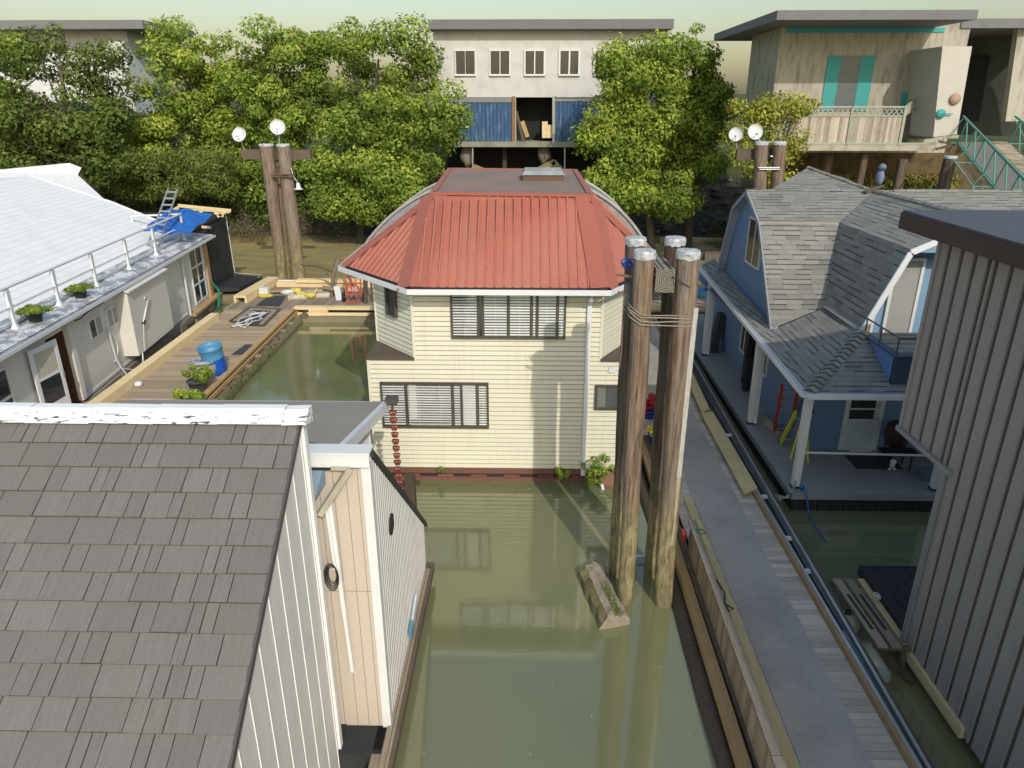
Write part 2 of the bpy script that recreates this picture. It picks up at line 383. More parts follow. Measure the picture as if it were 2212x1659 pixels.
# curved side skylights on the left and right slopes
for nm, fc, y0, y1, sg in (('left', faces[6], 21.6, 24.2, -1), ('right', faces[2], 21.6, 24.2, 1)):
    ex, ez = (E8[6][0], ZE) if sg < 0 else (E8[2][0], ZE); tx, tz = (PF[0], ZP) if sg < 0 else (PR2[0], ZP)
    nn = N8[6] if sg < 0 else N8[2]; b = MB(); K = 14; prof = []
    for i in range(K+1):
        s_ = .04+.9*i/K; base = (ex+(tx-ex)*s_, 0, ez+(tz-ez)*s_); hh = .03+.21*math.sin(math.pi*i/K)**.8
        prof.append((base[0]+nn[0]*hh, base[2]+nn[2]*hh, base[0], base[2]))
    for i in range(K):
        a_, c_ = prof[i], prof[i+1]
        q_ = [(a_[0], y0, a_[1]), (a_[0], y1, a_[1]), (c_[0], y1, c_[1]), (c_[0], y0, c_[1])]
        b.poly(q_ if sg > 0 else q_[::-1], 0, .5, smooth=True)
        for yy in (y0, y1): b.poly([(a_[2], yy, a_[3]), (a_[0], yy, a_[1]), (c_[0], yy, c_[1]), (c_[2], yy, c_[3])], 0, .5)
    sd = b.build('curved_skylight', ACRYL, hs)
    b = MB()
    for yy in (y0-.04, y1+.04):
        for i in range(K): a_, c_ = prof[i], prof[i+1]; b.beam((a_[0], yy, a_[1]), (c_[0], yy, c_[1]), .06, .07, (nn[0], 0, nn[2]))
    b.build('skylight_frame', ALU, sd)
# gutter, soffit, fascia
def gutter(b, p, q, out, w=.12, h=.12):
    for (o0, o1, z0, z1) in ((0, w, -h, -h+.02), (w-.015, w+.012, -h, .0), (0, .014, -h, 0)):
        A = [add(add(p, mul(out, o0)), (0, 0, z0)), add(add(q, mul(out, o0)), (0, 0, z0)), add(add(q, mul(out, o1)), (0, 0, z0)), add(add(p, mul(out, o1)), (0, 0, z0))]
        B = [add(x, (0, 0, z1-z0)) for x in A]
        if cross(sub(A[1], A[0]), sub(A[2], A[0]))[2] < 0: A.reverse(); B.reverse()
        b.hexa(A, B, 0, .5)
b = MB(); cx, cy = -.7, 22.8
def ex8(q, k):
    return (cx+(q[0]-cx)*(1+k/4.5), cy+(q[1]-cy)*(1+k/6.3), q[2])
for i in range(8):
    p_, q_ = E8[i], E8[(i+1) % 8]; b_o = ex8(p_, .13), ex8(q_, .13)
    for (k0, k1, z0, z1) in ((0, .13, -.15, -.13), (.115, .14, -.15, -.02)):
        A = [ex8(p_, k0), ex8(q_, k0), ex8(q_, k1), ex8(p_, k1)]
        lo = [add(x, (0, 0, z0)) for x in A]; hi = [add(x, (0, 0, z1)) for x in A]
        b.hexa(lo[::-1], hi[::-1], 0, .5)
b.build('gutter', WHITE2, hs)
b = MB(); b.hexa([(q[0], q[1], ZE-.1) for q in (E8[0], E8[1], E8[4], E8[5])], [(q[0], q[1], ZE-.075) for q in (E8[0], E8[1], E8[4], E8[5])])
b.poly([(E8[0][0], E8[0][1], ZE-.1), (E8[5][0], E8[5][1], ZE-.1), (E8[6][0], E8[6][1], ZE-.1), (E8[7][0], E8[7][1], ZE-.1)]); b.poly([(E8[1][0], E8[1][1], ZE-.1), (E8[4][0], E8[4][1], ZE-.1), (E8[3][0], E8[3][1], ZE-.1), (E8[2][0], E8[2][1], ZE-.1)])
for i in range(8):
    p_, q_ = E8[i], E8[(i+1) % 8]; b.poly([(p_[0], p_[1], ZE-.1), (q_[0], q_[1], ZE-.1), (q_[0], q_[1], ZE-.005), (p_[0], p_[1], ZE-.005)], 1, .5)
b.build('soffit', [WHITE, BLACK], hs)
b = MB(); b.box(XL+.03, YF+.03, -.3, XR-.03, YB, ZB-.16, 0); b.box(XL, YF+.0, ZB-.17, XR, YF+.1, ZB-.005, 1)
for i in range(14):
    if i % 2: b.box(XL+.3+i*.45, YF-.02, ZB-.2, XL+.72+i*.45, YF+.04, ZB-.26, 1)
b.box(XL, YF-.03, -.2, XR, YF+.04, .1, 1)
b.build('float_base', [BLACK, REDBASE], hs)
def window(root, x0, x1, z0, z1, y, mull, blinds=True, frame=BROWNF, fw=.05, back=DARKIN, sashes=()):
    b = MB(); yo = y-.085
    b.box(x0, yo, z0, x1, y, z0+fw); b.box(x0, yo, z1-fw, x1, y, z1); b.box(x0, yo, z0+fw, x0+fw, y, z1-fw); b.box(x1-fw, yo, z0+fw, x1, y, z1-fw)
    for m_ in mull: xm = x0+(x1-x0)*m_; b.box(xm-fw*.5, yo+.012, z0+fw, xm+fw*.5, y, z1-fw)
    w = b.build('window', frame, root)
    b = MB(); b.box(x0+fw, y-.034, z0+fw, x1-fw, y-.028, z1-fw); b.build('window_interior', back, w)
    if blinds:
        edges = [0]+sorted(mull)+[1]; b = MB()
        for a, c in zip(edges[:-1], edges[1:]):
            A = x0+(x1-x0)*a+fw*.8; C = x0+(x1-x0)*c-fw*.8; zz = z0+fw+.03; cl = random.uniform(.8, 1)
            if C-A < .06: continue
            while zz < z1-fw-.02:
                dz = random.uniform(-.003, .003)
                b.poly([(A, y-.052, zz+dz), (C, y-.052, zz+dz), (C, y-.038, zz+.036), (A, y-.038, zz+.036)], 0, random.random()); zz += .07
            for k in range(max(1, int((C-A)/.5))): xx = A+(C-A)*(k+.5)/max(1, int((C-A)/.5)); b.box(xx-.003, y-.056, z0+fw, xx+.003, y-.053, z1-fw)
        b.build('blind', BLIND, w)
    b = MB(); b.box(x0+fw, y-.068, z0+fw, x1-fw, y-.062, z1-fw); b.build('pane', PANE, w)
    return w
window(hs, -1.88, .96, 4.04, 5.27, YF-.012, (.24, .277, .5, .70, .75, .925))
w_ = window(hs, -3.76, -.97, 1.58, 2.85, YF-.012, (.235, .665, .75, .895))
CURT = M('pale_curtain', (.62, .60, .56), .9, .1, .1, ns=8, stretch=(6, 1, 1))
b = MB(); b.box(-1.65, YF-.0475, 1.66, -1.32, YF-.0455, 2.78); b.box(-3.03, YF-.0475, 1.8, -2.84, YF-.0455, 2.78); b.box(-3.0, YF-.06, 1.64, -2.0, YF-.05, 1.70); b.build('curtain', CURT, w_)
window(hs, 1.76, 2.42, 2.14, 2.82, YF-.012, (), False, back=FROST, fw=.06)
# chamfer window, left
a_ = (XU0, YF); c_ = (XL, YF+CH); 
def onch(s_, z, off): 
    x, y = a_[0]+(c_[0]-a_[0])*s_, a_[1]+(c_[1]-a_[1])*s_; n_ = nrm((-(CH), -(a_[0]-c_[0]), 0)); return (x+n_[0]*off, y+n_[1]*off, z)
b = MB()
for (s0, s1, z0, z1) in ((.36, .62, 4.42, 4.47), (.36, .62, 5.22, 5.27), (.36, .39, 4.47, 5.22), (.59, .62, 4.47, 5.22)):
    b.hexa([onch(s1, z0, .03), onch(s1, z0, .11), onch(s0, z0, .11), onch(s0, z0, .03)], [onch(s1, z1, .03), onch(s1, z1, .11), onch(s0, z1, .11), onch(s0, z1, .03)])
w_ = b.build('side_window', BROWNF, hs)
b = MB(); b.poly([onch(.6, 4.46, .06), onch(.38, 4.46, .06), onch(.38, 5.24, .06), onch(.6, 5.24, .06)]); b.build('pane', DGLASS, w_)
# downspout
b = MB(); P = [PY(1275, 634, YF-.3), PY(1276, 645, YF-.25), PY(1269, 666, YF-.09), PY(1243, 1020, YF-.09)]
P[0] = (P[1][0], YF-.42, 5.3); P[1] = (P[1][0], YF-.36, 5.12); P[2] = (P[1][0], YF-.07, 4.92); P[3] = (P[1][0], YF-.07, .22)
for i in range(3): b.beam(P[i], P[i+1], .11, .075, (0, -1, 0) if i > 0 else (1, 0, 0))
b.build('downspout', WHITE2, hs)
b = MB(); x_ = PY(1322, 792, YF)[0]; b.box(x_-.09, YF-.05, 3.14, x_+.09, YF-.028, 3.3); b.build('wall_vent', WHITE, hs)

# ------------------------------------------------------------------ mooring piles
def cap_mesh(b, o, r, zt, m=0):
    n = 22; rim = [r*1.07*(1+random.uniform(-.015, .015)) for _ in range(n)]; low = [zt-.11-random.uniform(0, .035) for _ in range(n)]
    b0 = len(b.v); b.v += [(o[0], o[1], zt+.02)]
    for k in range(n): t_ = 2*math.pi*k/n; b.v.append((o[0]+rim[k]*.93*math.cos(t_), o[1]+rim[k]*.93*math.sin(t_), zt+.012+random.uniform(-.004, .004)))
    for k in range(n): t_ = 2*math.pi*k/n; b.v.append((o[0]+rim[k]*math.cos(t_), o[1]+rim[k]*math.sin(t_), zt-.03))
    for k in range(n): t_ = 2*math.pi*k/n; b.v.append((o[0]+rim[k]*.985*math.cos(t_), o[1]+rim[k]*.985*math.sin(t_), low[k]))
    for k in range(n):
        j = (k+1) % n
        for q in ([b0, b0+1+k, b0+1+j], [b0+1+k, b0+1+n+k, b0+1+n+j, b0+1+j], [b0+1+n+k, b0+1+2*n+k, b0+1+2*n+j, b0+1+n+j]):
            b.f.append(tuple(q)); b.uv.append([(0, 0)]*len(q)); b.mi.append(m); b.c.append(.5); b.sm.append(False)
CAPM = M('worn_white_pile_cap', (.60, .62, .64), .4, .05, .95, (.10, .10, .09), 9, bump=.12, bs=25, fine=.3)
def pile(label, x, y, xt, yt, zt, r0, r1, group, mat, z0=-.6, cap=True, lean=0):
    o = thing('mooring_pile', label, 'pile', (x, y, z0), group); b = MB(); K = 16
    pts = [lerp((x, y, z0), (xt, yt, zt-.02), i/K) for i in range(K+1)]
    ph = random.uniform(0, 6)
    pts = [(q[0]+.012*math.sin(ph+i*.9), q[1], q[2]) for i, q in enumerate(pts)]
    b.tube(pts, [r0+(r1-r0)*i/K for i in range(K+1)], 22, rough=.025)
    b.build('pile_shaft', mat, o)
    if cap: b = MB(); cap_mesh(b, (xt, yt), r1, zt); b.build('pile_cap', CAPM, o)
    return o
G1 = 'piles lashed together beside the walkway'
pile('front pile on the left of the roped cluster, brown above and mossy below', 2.07, 12.1, 1.98, 12.1, 7.19, .155, .178, G1, PILE)
pile('front pile on the right of the roped cluster, with a white board fixed to it', 2.83, 12.06, 2.70, 12.06, 7.2, .185, .195, G1, PILE)
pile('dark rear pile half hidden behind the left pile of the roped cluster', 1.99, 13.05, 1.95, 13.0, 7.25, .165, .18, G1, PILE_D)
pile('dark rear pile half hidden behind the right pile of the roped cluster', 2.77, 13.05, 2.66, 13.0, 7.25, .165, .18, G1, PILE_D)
GRAIN = NT('grey_end_grain'); tt = GRAIN; wv = tt.n('ShaderNodeTexWave', {'Vector': tt.n('ShaderNodeVectorMath', {0: tt.pos((1, 0, 1)), 1: (2.36, 0, 6.72)}, operation='SUBTRACT').outputs[0], 'Scale': 9, 'Distortion': 3, 'Detail': 3, 'Detail Scale': 1.2}, wave_type='RINGS', rings_direction='Y').outputs['Fac']
tt.bsdf(tt.mix(tt.rng(wv, .3, .9), (.27, .25, .20), (.07, .062, .05)), .9, tt.bump(wv, .5, .02), 0, .2); GRAIN = tt.m
b = MB(); b.box(2.17, 11.98, 6.5, 2.5, 13.2, 6.9)
tag(b.build('timber_block', GRAIN), 'grey weathered timber block wedged between the tops of the roped piles', 'timber block')
b = MB(); b.box(2.14, 12.25, 6.32, 2.3, 12.6, 6.52); b.box(1.74, 12.25, 6.2, 1.82, 12.55, 6.55)
tag(b.build('junction_box', M('grey_junction_box', (.13, .15, .16), .6)), 'small grey electrical boxes strapped behind the left front pile', 'junction box')
def ropeloop(z, sag, rr=.012):
    X0, X1, Y0, Y1 = 1.76, 2.93, 11.9, 13.2; pts = []
    for (x, y) in ((X0, 12.5), (X0+.02, 12.0), (X0+.2, Y0-.0), (2.2, Y0+.0), (2.5, Y0+.0), (X1-.14, Y0-.04), (X1+.01, 12.1), (X1-.03, 12.6), (X1-.2, Y1), (2.2, Y1), (X0+.1, Y1), (X0-.01, 12.6)):
        pts.append((x, y, z+sag*(1 if y < 12 else -1)*.5+random.uniform(-.01, .01)))
    pts.append(pts[0]); return pts
b = MB()
for i in range(4): b.tube(ropeloop(6.02+i*.055-(.02 if i == 0 else 0), -.12-.03*(i % 2)), .0105, 6, caps=False)
tag(b.build('lashing_rope', ROPE), 'tan steel and rope lashing wound four times around the pile cluster', 'rope')
b = MB(); b.tube([(2.44, 12.0, 6.78), (2.52, 11.87, 6.74), (2.72, 11.86, 6.63), (2.9, 11.98, 6.62), (2.93, 12.1, 6.6)], .009, 6); tag(b.build('wire_stay', BLACK), 'thin dark wire around the top of the right front pile', 'wire')
A_ = PY(1503, 665, 11.93); B_ = PY(1466, 1030, 11.9)
b = MB(); b.beam(A_, lerp(A_, B_, .5), .085, .04, (0, -1, 0), 0, .5); b.beam(lerp(A_, B_, .5), B_, .085, .04, (0, -1, 0), 0, .5); b.beam(B_, (B_[0]-.02, B_[1], 1.5), .07, .04, (0, -1, 0), 1, .5)
tag(b.build('guide_board', [M('white_painted_board', (.50, .49, .44), .6, .05, .8, (.30, .25, .18), 5, (4, 4, 1)), M('bare_board_end', (.42, .37, .25), .8, .1, .6, (.2, .18, .1), 5, (4, 4, 1))]), 'long white painted board fixed down the side of the right front pile', 'board')
b = MB()
for k in range(5):
    c0 = (1.72+random.uniform(-.05, .08), 12.35, 6.9+random.uniform(-.06, .06)); b.tube([add(c0, (.07*math.cos(a), .03*math.sin(2*a), .07*math.sin(a))) for a in [i*.7 for i in range(10)]], .012, 5)
tag(b.build('blue_rope', BLUER), 'tangle of bright blue rope tied to the back of the left front pile', 'rope')
b = MB(); b.beam((1.82, 12.2, 6.72), (1.55, 12.35, 6.72), .04, .04); b.tube([(1.74, 12.3, 6.5), (1.70, 12.3, 6.3), (1.71, 12.3, 5.3), (1.69, 12.3, 5.0)], .014, 6)
tag(b.build('cable_bracket', M('rusty_bracket', (.25, .15, .1), .7)), 'rusty bracket with a hanging black cable on the left piles', 'bracket')

# ------------------------------------------------------------------ floating log, base plants, pipe
lg = thing('floating_log', 'grey split log with grass tufts floating beside the piles', 'log', (1.4, 11.8, 0))
a_ = PZ(1276, 1235, .05); c_ = PZ(1328, 1350, .05); b = MB()
d_ = nrm(sub(c_, a_)); s_ = nrm(cross(d_, (0, 0, 1))); PR = [(-.30, -.12), (-.31, .06), (-.22, .17), (-.05, .20), (.02, .24), (.14, .20), (.27, .10), (.31, -.04), (.24, -.2), (-.1, -.25)]
RG_ = []
for i in range(13):
    q = lerp(a_, c_, i/12); k = 1+.04*math.sin(i*1.7); RG_.append([add(add(q, mul(s_, p_[0]*k+random.uniform(-.018, .018))), add((0, 0, p_[1]*k+random.uniform(-.012, .012)), mul(d_, (random.uniform(-.09, .09) if i in (0, 12) else 0)))) for p_ in PR])
for i in range(12):
    for k in range(10): j = (k+1) % 10; b.poly([RG_[i][k], RG_[i+1][k], RG_[i+1][j], RG_[i][j]], 1 if k in (5, 6) else 0)
b.poly(RG_[0][::-1]); b.poly(RG_[12]); b.build('log_trunk', [GREYLOG, wood('mossy_log_side', (.24, .21, .10), (.10, .095, .045), (5, 3, 5))], lg)
def tuft(b, o, n, h, w, m=0, spread=.12):
    for _ in range(n):
        x, y = o[0]+random.uniform(-w, w), o[1]+random.uniform(-w, w); a = random.uniform(0, 6.28); l = h*random.uniform(.5, 1.1)
        dx, dy = math.cos(a)*spread*random.random(), math.sin(a)*spread*random.random(); s_ = (math.cos(a+1.57)*.008, math.sin(a+1.57)*.008)
        b.poly([(x-s_[0], y-s_[1], o[2]), (x+s_[0], y+s_[1], o[2]), (x+dx, y+dy, o[2]+l)], m)
GRASS = M('grass_blade', (.14, .19, .045), .7, .5, 0, bump=0); LEAFM = None
b = MB()
for k in range(9): q = lerp(a_, c_, .45+.06*k); tuft(b, (q[0]+.08, q[1]-.02, .24), 26, .13, .09)
b.build('grass_tuft', GRASS, lg)
# ------------------------------------------------------------------ foliage
def leaf_mat(name, dark, light, yel, tr=.25):
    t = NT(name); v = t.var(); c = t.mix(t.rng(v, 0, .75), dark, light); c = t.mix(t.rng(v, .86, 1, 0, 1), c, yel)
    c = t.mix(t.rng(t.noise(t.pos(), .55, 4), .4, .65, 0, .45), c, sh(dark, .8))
    d = t.n('ShaderNodeBsdfDiffuse', {'Color': c}); l = t.n('ShaderNodeBsdfTranslucent', {'Color': c}); g = t.n('ShaderNodeBsdfGlossy', {'Color': (.6, .7, .4, 1), 'Roughness': .55})
    a = t.n('ShaderNodeMixShader', {0: tr}); t.t.links.new(d.outputs[0], a.inputs[1]); t.t.links.new(l.outputs[0], a.inputs[2])
    e = t.n('ShaderNodeMixShader', {0: .03}); t.t.links.new(a.outputs[0], e.inputs[1]); t.t.links.new(g.outputs[0], e.inputs[2]); t.t.links.new(e.outputs[0], t.out.inputs[0]); return t.m
LEAF_A = leaf_mat('alder_leaves', (.085, .15, .024), (.34, .44, .07), (.58, .58, .11))
LEAF_B = leaf_mat('bright_leaves', (.095, .165, .024), (.42, .51, .075), (.64, .62, .11))
LEAF_Y = leaf_mat('yellow_leaves', (.19, .21, .03), (.50, .49, .08), (.68, .60, .10))
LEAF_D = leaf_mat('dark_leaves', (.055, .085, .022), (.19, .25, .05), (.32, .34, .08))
DRYM = leaf_mat('dry_stalks', (.08, .06, .035), (.26, .22, .12), (.4, .35, .2), .1)
BARK = wood('tree_bark', (.14, .12, .09), (.05, .042, .03), (4, 4, .8))
rng = np.random.default_rng(11)
def leaves_mesh(name, cen, rad, n, size, mat, parent=None, flat=.6, shell=.55, base=None, asp=.55):
    """n small leaf faces spread through the clumps (centres cen, radii rad)"""
    cen = np.array(cen, float); rad = np.array(rad, float); wgt = rad[:, 0]*rad[:, 2]; k = rng.choice(len(cen), n, p=wgt/wgt.sum())
    d = rng.normal(size=(n, 3)); d /= np.linalg.norm(d, axis=1)[:, None]; rr = shell+(1-shell)*rng.random(n)**.6; rr *= 1+.18*rng.normal(size=n)*.6
    P = cen[k]+d*rad[k]*rr[:, None]
    nr = d+rng.normal(size=(n, 3))*.55; nr[:, 2] += flat*.6; nr[:, 1] -= .15; nr /= np.linalg.norm(nr, axis=1)[:, None]
    a = rng.normal(size=(n, 3)); a -= nr*(a*nr).sum(1)[:, None]; a /= np.linalg.norm(a, axis=1)[:, None]; b_ = np.cross(nr, a)
    s = size*(.45+1.1*rng.random(n)**1.5); A = a*s[:, None]; B = b_*(s*asp)[:, None]; tip = nr*(s*.15)[:, None]
    V = np.stack([P-A, P+B*.9-A*.1+tip, P+A, P-B*.9-A*.1+tip], 1).reshape(-1, 3)
    o = np.array(tuple(parent.location)) if parent is not None else (np.array(base) if base is not None else np.zeros(3))
    V -= o
    me = bpy.data.meshes.new(name); me.vertices.add(4*n); me.vertices.foreach_set('co', V.astype(np.float32).ravel())
    me.loops.add(4*n); me.loops.foreach_set('vertex_index', np.arange(4*n, dtype=np.int32)); me.polygons.add(n)
    me.polygons.foreach_set('loop_start', np.arange(0, 4*n, 4, dtype=np.int32))
    me.update(calc_edges=True)
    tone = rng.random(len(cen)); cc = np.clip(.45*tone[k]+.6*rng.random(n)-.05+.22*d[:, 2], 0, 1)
    ca = me.color_attributes.new('var', 'FLOAT_COLOR', 'CORNER'); c4 = np.repeat(cc, 4); ca.data.foreach_set('color', np.column_stack([c4, c4, c4, np.ones_like(c4)]).astype(np.float32).ravel())
    me.materials.append(mat); ob = bpy.data.objects.new(name, me); COL.objects.link(ob)
    if parent is not None: ob.parent = parent
    else: ob.location = tuple(o)
    return ob
def tree(label, base, lumps, n, size, mat, group='trees along the river bank', tr=.28, cr=(.5, 1.45), cat='tree', seed=0):
    """lumps: (x, y, z, rx, ry, rz) masses of the crown; each is filled with smaller leaf clumps; trunk and limbs reach them"""
    rnd = random.Random(seed); o = thing('broadleaf_tree', label, cat, base, group); cen = []; rad = []
    for (x, y, z, rx, ry, rz) in lumps:
        m = int(9+rx*rz*2.4)
        for _ in range(m):
            while True:
                q = [rnd.gauss(0, 1) for _ in range(3)]; l = math.sqrt(sum(k*k for k in q)); q = [k/l for k in q]
                break
            s = rnd.uniform(.45, 1.0); r_ = rnd.uniform(*cr)
            cen.append((x+q[0]*rx*s, y+q[1]*ry*s, z+q[2]*rz*s)); rad.append((r_, r_, r_*rnd.uniform(.55, .85)))
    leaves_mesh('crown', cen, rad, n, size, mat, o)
    b = MB(); top = (sum(l[0] for l in lumps)/len(lumps), sum(l[1] for l in lumps)/len(lumps), max(l[2] for l in lumps))
    K = 7; pts = [lerp(base, (top[0], top[1]+.5, top[2]), i/K) for i in range(K+1)]; pts = [(q[0]+rnd.uniform(-.15, .15)*(i > 0), q[1], q[2]-(.4 if i == 0 else 0)) for i, q in enumerate(pts)]
    b.tube(pts, [tr*(1-.8*i/K) for i in range(K+1)], 10); b.build('trunk', BARK, o)
    b = MB()
    for i, c in enumerate(cen):
        if i % 3 == 0: 
            s = pts[rnd.randint(2, 5)]; mid = add(lerp(s, c, .5), (0, 0, -.25)); b.tube([s, mid, c], [tr*.28, tr*.17, .02], 5, caps=False)
    b.build('limbs', BARK, o); return o
def U(u, v, y): return PY(u, v, y)
def lump(u, v, y, ru, rv, ry=None):   # crown mass seen at (u, v) on the cross section y
    s = y/1500.0; q = PY(u, v, y); return (q[0], q[1], q[2], ru*s, ry or ru*s, rv*s)
def gb(u, y): q = PY(u, 400, y); return (q[0], y, hgt(q[0], y))
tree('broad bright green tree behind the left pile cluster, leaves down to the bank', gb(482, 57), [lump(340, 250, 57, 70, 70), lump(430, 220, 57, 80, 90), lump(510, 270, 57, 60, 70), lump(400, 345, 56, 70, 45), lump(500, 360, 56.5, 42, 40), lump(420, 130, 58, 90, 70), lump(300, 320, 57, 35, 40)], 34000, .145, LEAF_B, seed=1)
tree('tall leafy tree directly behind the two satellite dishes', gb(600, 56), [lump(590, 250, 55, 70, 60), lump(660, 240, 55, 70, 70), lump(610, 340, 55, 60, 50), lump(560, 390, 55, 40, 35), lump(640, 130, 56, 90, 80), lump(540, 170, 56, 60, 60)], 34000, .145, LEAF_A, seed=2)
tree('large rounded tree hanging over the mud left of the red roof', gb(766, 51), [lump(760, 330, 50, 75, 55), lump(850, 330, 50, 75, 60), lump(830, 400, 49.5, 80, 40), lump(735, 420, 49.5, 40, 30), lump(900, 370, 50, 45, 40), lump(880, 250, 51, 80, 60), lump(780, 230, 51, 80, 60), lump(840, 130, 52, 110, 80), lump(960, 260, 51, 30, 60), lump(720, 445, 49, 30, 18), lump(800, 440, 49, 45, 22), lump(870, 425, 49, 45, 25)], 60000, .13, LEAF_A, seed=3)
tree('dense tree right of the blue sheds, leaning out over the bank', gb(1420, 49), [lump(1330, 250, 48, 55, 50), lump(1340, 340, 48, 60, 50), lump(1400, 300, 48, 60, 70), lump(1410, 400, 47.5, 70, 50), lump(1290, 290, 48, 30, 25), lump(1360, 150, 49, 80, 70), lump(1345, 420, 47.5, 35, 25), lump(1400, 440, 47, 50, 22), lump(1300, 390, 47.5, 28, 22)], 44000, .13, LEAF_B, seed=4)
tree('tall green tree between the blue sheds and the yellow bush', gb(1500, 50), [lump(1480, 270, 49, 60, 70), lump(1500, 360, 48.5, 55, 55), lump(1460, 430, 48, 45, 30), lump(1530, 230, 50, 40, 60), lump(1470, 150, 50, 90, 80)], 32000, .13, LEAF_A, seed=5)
tree('small sparse tree with yellow leaves behind the right satellite dishes', gb(1650, 40), [lump(1598, 310, 37, 26, 40), lump(1655, 275, 37, 35, 45), lump(1705, 325, 37, 26, 35), lump(1625, 235, 37, 35, 25), lump(1715, 232, 36.6, 30, 16), lump(1675, 235, 37, 35, 25), lump(1705, 380, 36.6, 22, 22), lump(1650, 370, 37, 30, 28)], 6500, .095, LEAF_Y, tr=.12, cr=(.35, .8), seed=6)
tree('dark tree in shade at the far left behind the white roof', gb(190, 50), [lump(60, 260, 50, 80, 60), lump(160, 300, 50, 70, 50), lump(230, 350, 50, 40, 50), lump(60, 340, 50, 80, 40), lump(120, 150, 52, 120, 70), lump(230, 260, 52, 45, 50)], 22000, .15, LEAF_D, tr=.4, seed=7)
tree('shrubby green tree at the left edge of the bank', gb(-60, 52), [lump(-60, 240, 52, 90, 90), lump(20, 230, 52, 60, 50), lump(-40, 120, 53, 110, 70)], 14000, .15, LEAF_A, seed=8)
# undergrowth, dry stalks and riprap on the bank
cen = []; rad = []
for _ in range(420):
    x = random.uniform(-36, -6); y = random.uniform(54.5, 62); 
    cen.append((x, y, hgt(x, y)+random.uniform(.1, .7))); rad.append((random.uniform(.4, 1.0), .7, random.uniform(.3, .8)))
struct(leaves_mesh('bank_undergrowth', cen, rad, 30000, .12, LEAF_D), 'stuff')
cen = []; rad = []
for _ in range(260):
    y = random.uniform(51, 55); q = PY(random.uniform(255, 500), random.uniform(330, 425), y); cen.append((q[0], y, max(q[2], hgt(q[0], y)+.2))); rad.append((random.uniform(.4, .9), .6, random.uniform(.3, .7)))
struct(leaves_mesh('bank_grass', cen, rad, 30000, .13, leaf_mat('meadow_green', (.07, .11, .025), (.26, .30, .07), (.42, .40, .12)), asp=.3), 'stuff')
cen = []; rad = []
for (u0, u1, v0, v1, n) in ((250, 420, 360, 440, 60), (440, 560, 400, 470, 40), (640, 760, 420, 480, 30)):
    for _ in range(n):
        y = random.uniform(51, 56); q = PY(random.uniform(u0, u1), random.uniform(v0, v1), y); cen.append((q[0], y, hgt(q[0], y)+.5)); rad.append((.5, .5, random.uniform(.4, 1.1)))
struct(leaves_mesh('dry_bank_stalks', cen, rad, 14000, .11, DRYM, asp=.12), 'stuff')
cen = []; rad = []
for _ in range(300):
    x = random.uniform(13, 22)*1.0; y = random.uniform(49, 55); cen.append((x, y, hgt(x, y)+.15)); rad.append((.6, .5, .35))
for _ in range(160):
    x = random.uniform(18, 45); y = random.uniform(44, 52); cen.append((x, y, hgt(x, y)+.3)); rad.append((.6, .5, .5))
struct(leaves_mesh('shore_weeds', cen, rad, 22000, .08, leaf_mat('shore_weed', (.05, .06, .018), (.19, .19, .06), (.3, .28, .12)), asp=.35), 'stuff')
b = MB()
for _ in range(260):
    x = random.uniform(-34, 34); y = random.uniform(53.5, 61); r_ = random.uniform(.15, .5); q = (x, y, hgt(x, y)+r_*.2)
    b.ball(q, r_, 7, 4, sq=(1, 1, .65))
for i in range(len(b.v)): b.v[i] = tuple(c+random.uniform(-.06, .06) for c in b.v[i])
b.sm = [False]*len(b.sm)
struct(b.build('riprap_rocks', M('bank_rock', (.11, .10, .085), .95, .5, .5, bump=.5, bs=8)), 'stuff')
b = MB()
for _ in range(900):
    x = random.uniform(-32, 30); y = random.uniform(44, 55); a = random.uniform(0, 3.1); l = random.uniform(.04, .14); z = hgt(x, y)+.05
    b.poly([(x, y, z), (x+l*math.cos(a), y+l*math.sin(a), z+.01), (x+l*math.cos(a)-.04*math.sin(a), y+l*math.sin(a)+.04*math.cos(a), z+.03)])
struct(b.build('fallen_leaves', DRYM), 'stuff')
# plants at the foot of the cream house
def leafy(name, label, cat, pts, n, size, mat, rr=(.08, .16), group=None, kind=None):
    cen = [(q[0]+random.uniform(-.05, .05), q[1]+random.uniform(-.05, .05), q[2]) for q in pts]; rad = [(random.uniform(*rr),)*3 for _ in pts]
    o = leaves_mesh(name, cen, rad, n, size, mat, base=pts[0]); tag(o, label, cat, group, kind); return o
leafy('water_weed', 'bushy green weed at the waterline right of the downspout', 'plant', [PY(1290+random.uniform(-25, 12), 1030+random.uniform(-30, 30), 16.85) for _ in range(16)], 1500, .035, LEAF_A)
leafy('trailing_plant', 'thin leafy sprigs reaching up the cream siding by the piles', 'plant', [PY(1263+i*9, 1005-abs(i-4)*-4+random.uniform(-24, 12), 16.95) for i in range(9)], 260, .04, LEAF_A, (.05, .12))
leafy('grass_clump', 'small green grass clump at the waterline left of the downspout', 'plant', [PY(1216+random.uniform(-9, 9), 1024+random.uniform(-8, 12), 16.95) for _ in range(6)], 700, .03, LEAF_B, (.06, .12))
leafy('small_fern', 'single small weed on the red beam below the cream siding', 'plant', [PY(952+random.uniform(-6, 6), 1014+random.uniform(-5, 5), 16.98) for _ in range(4)], 160, .035, LEAF_A, (.04, .08))
b = MB(); b.tube([PY(1300, 1046, 16.75), PY(1303, 1060, 16.65), PY(1316, 1072, 16.6), PY(1326, 1074, 16.6)], .045, 10); tag(b.build('drain_pipe', WHITE), 'white curved plastic drain pipe at the water by the piles', 'pipe')
b = MB(); b.ball(PY(1318, 1038, 17.0), .35, 12, 8, sq=(1.1, .7, .75)); tag(b.build('foam_float', M('rusty_foam_float', (.27, .14, .08), .9, .2, .5)), 'rust brown float block at the right corner of the cream house', 'float')
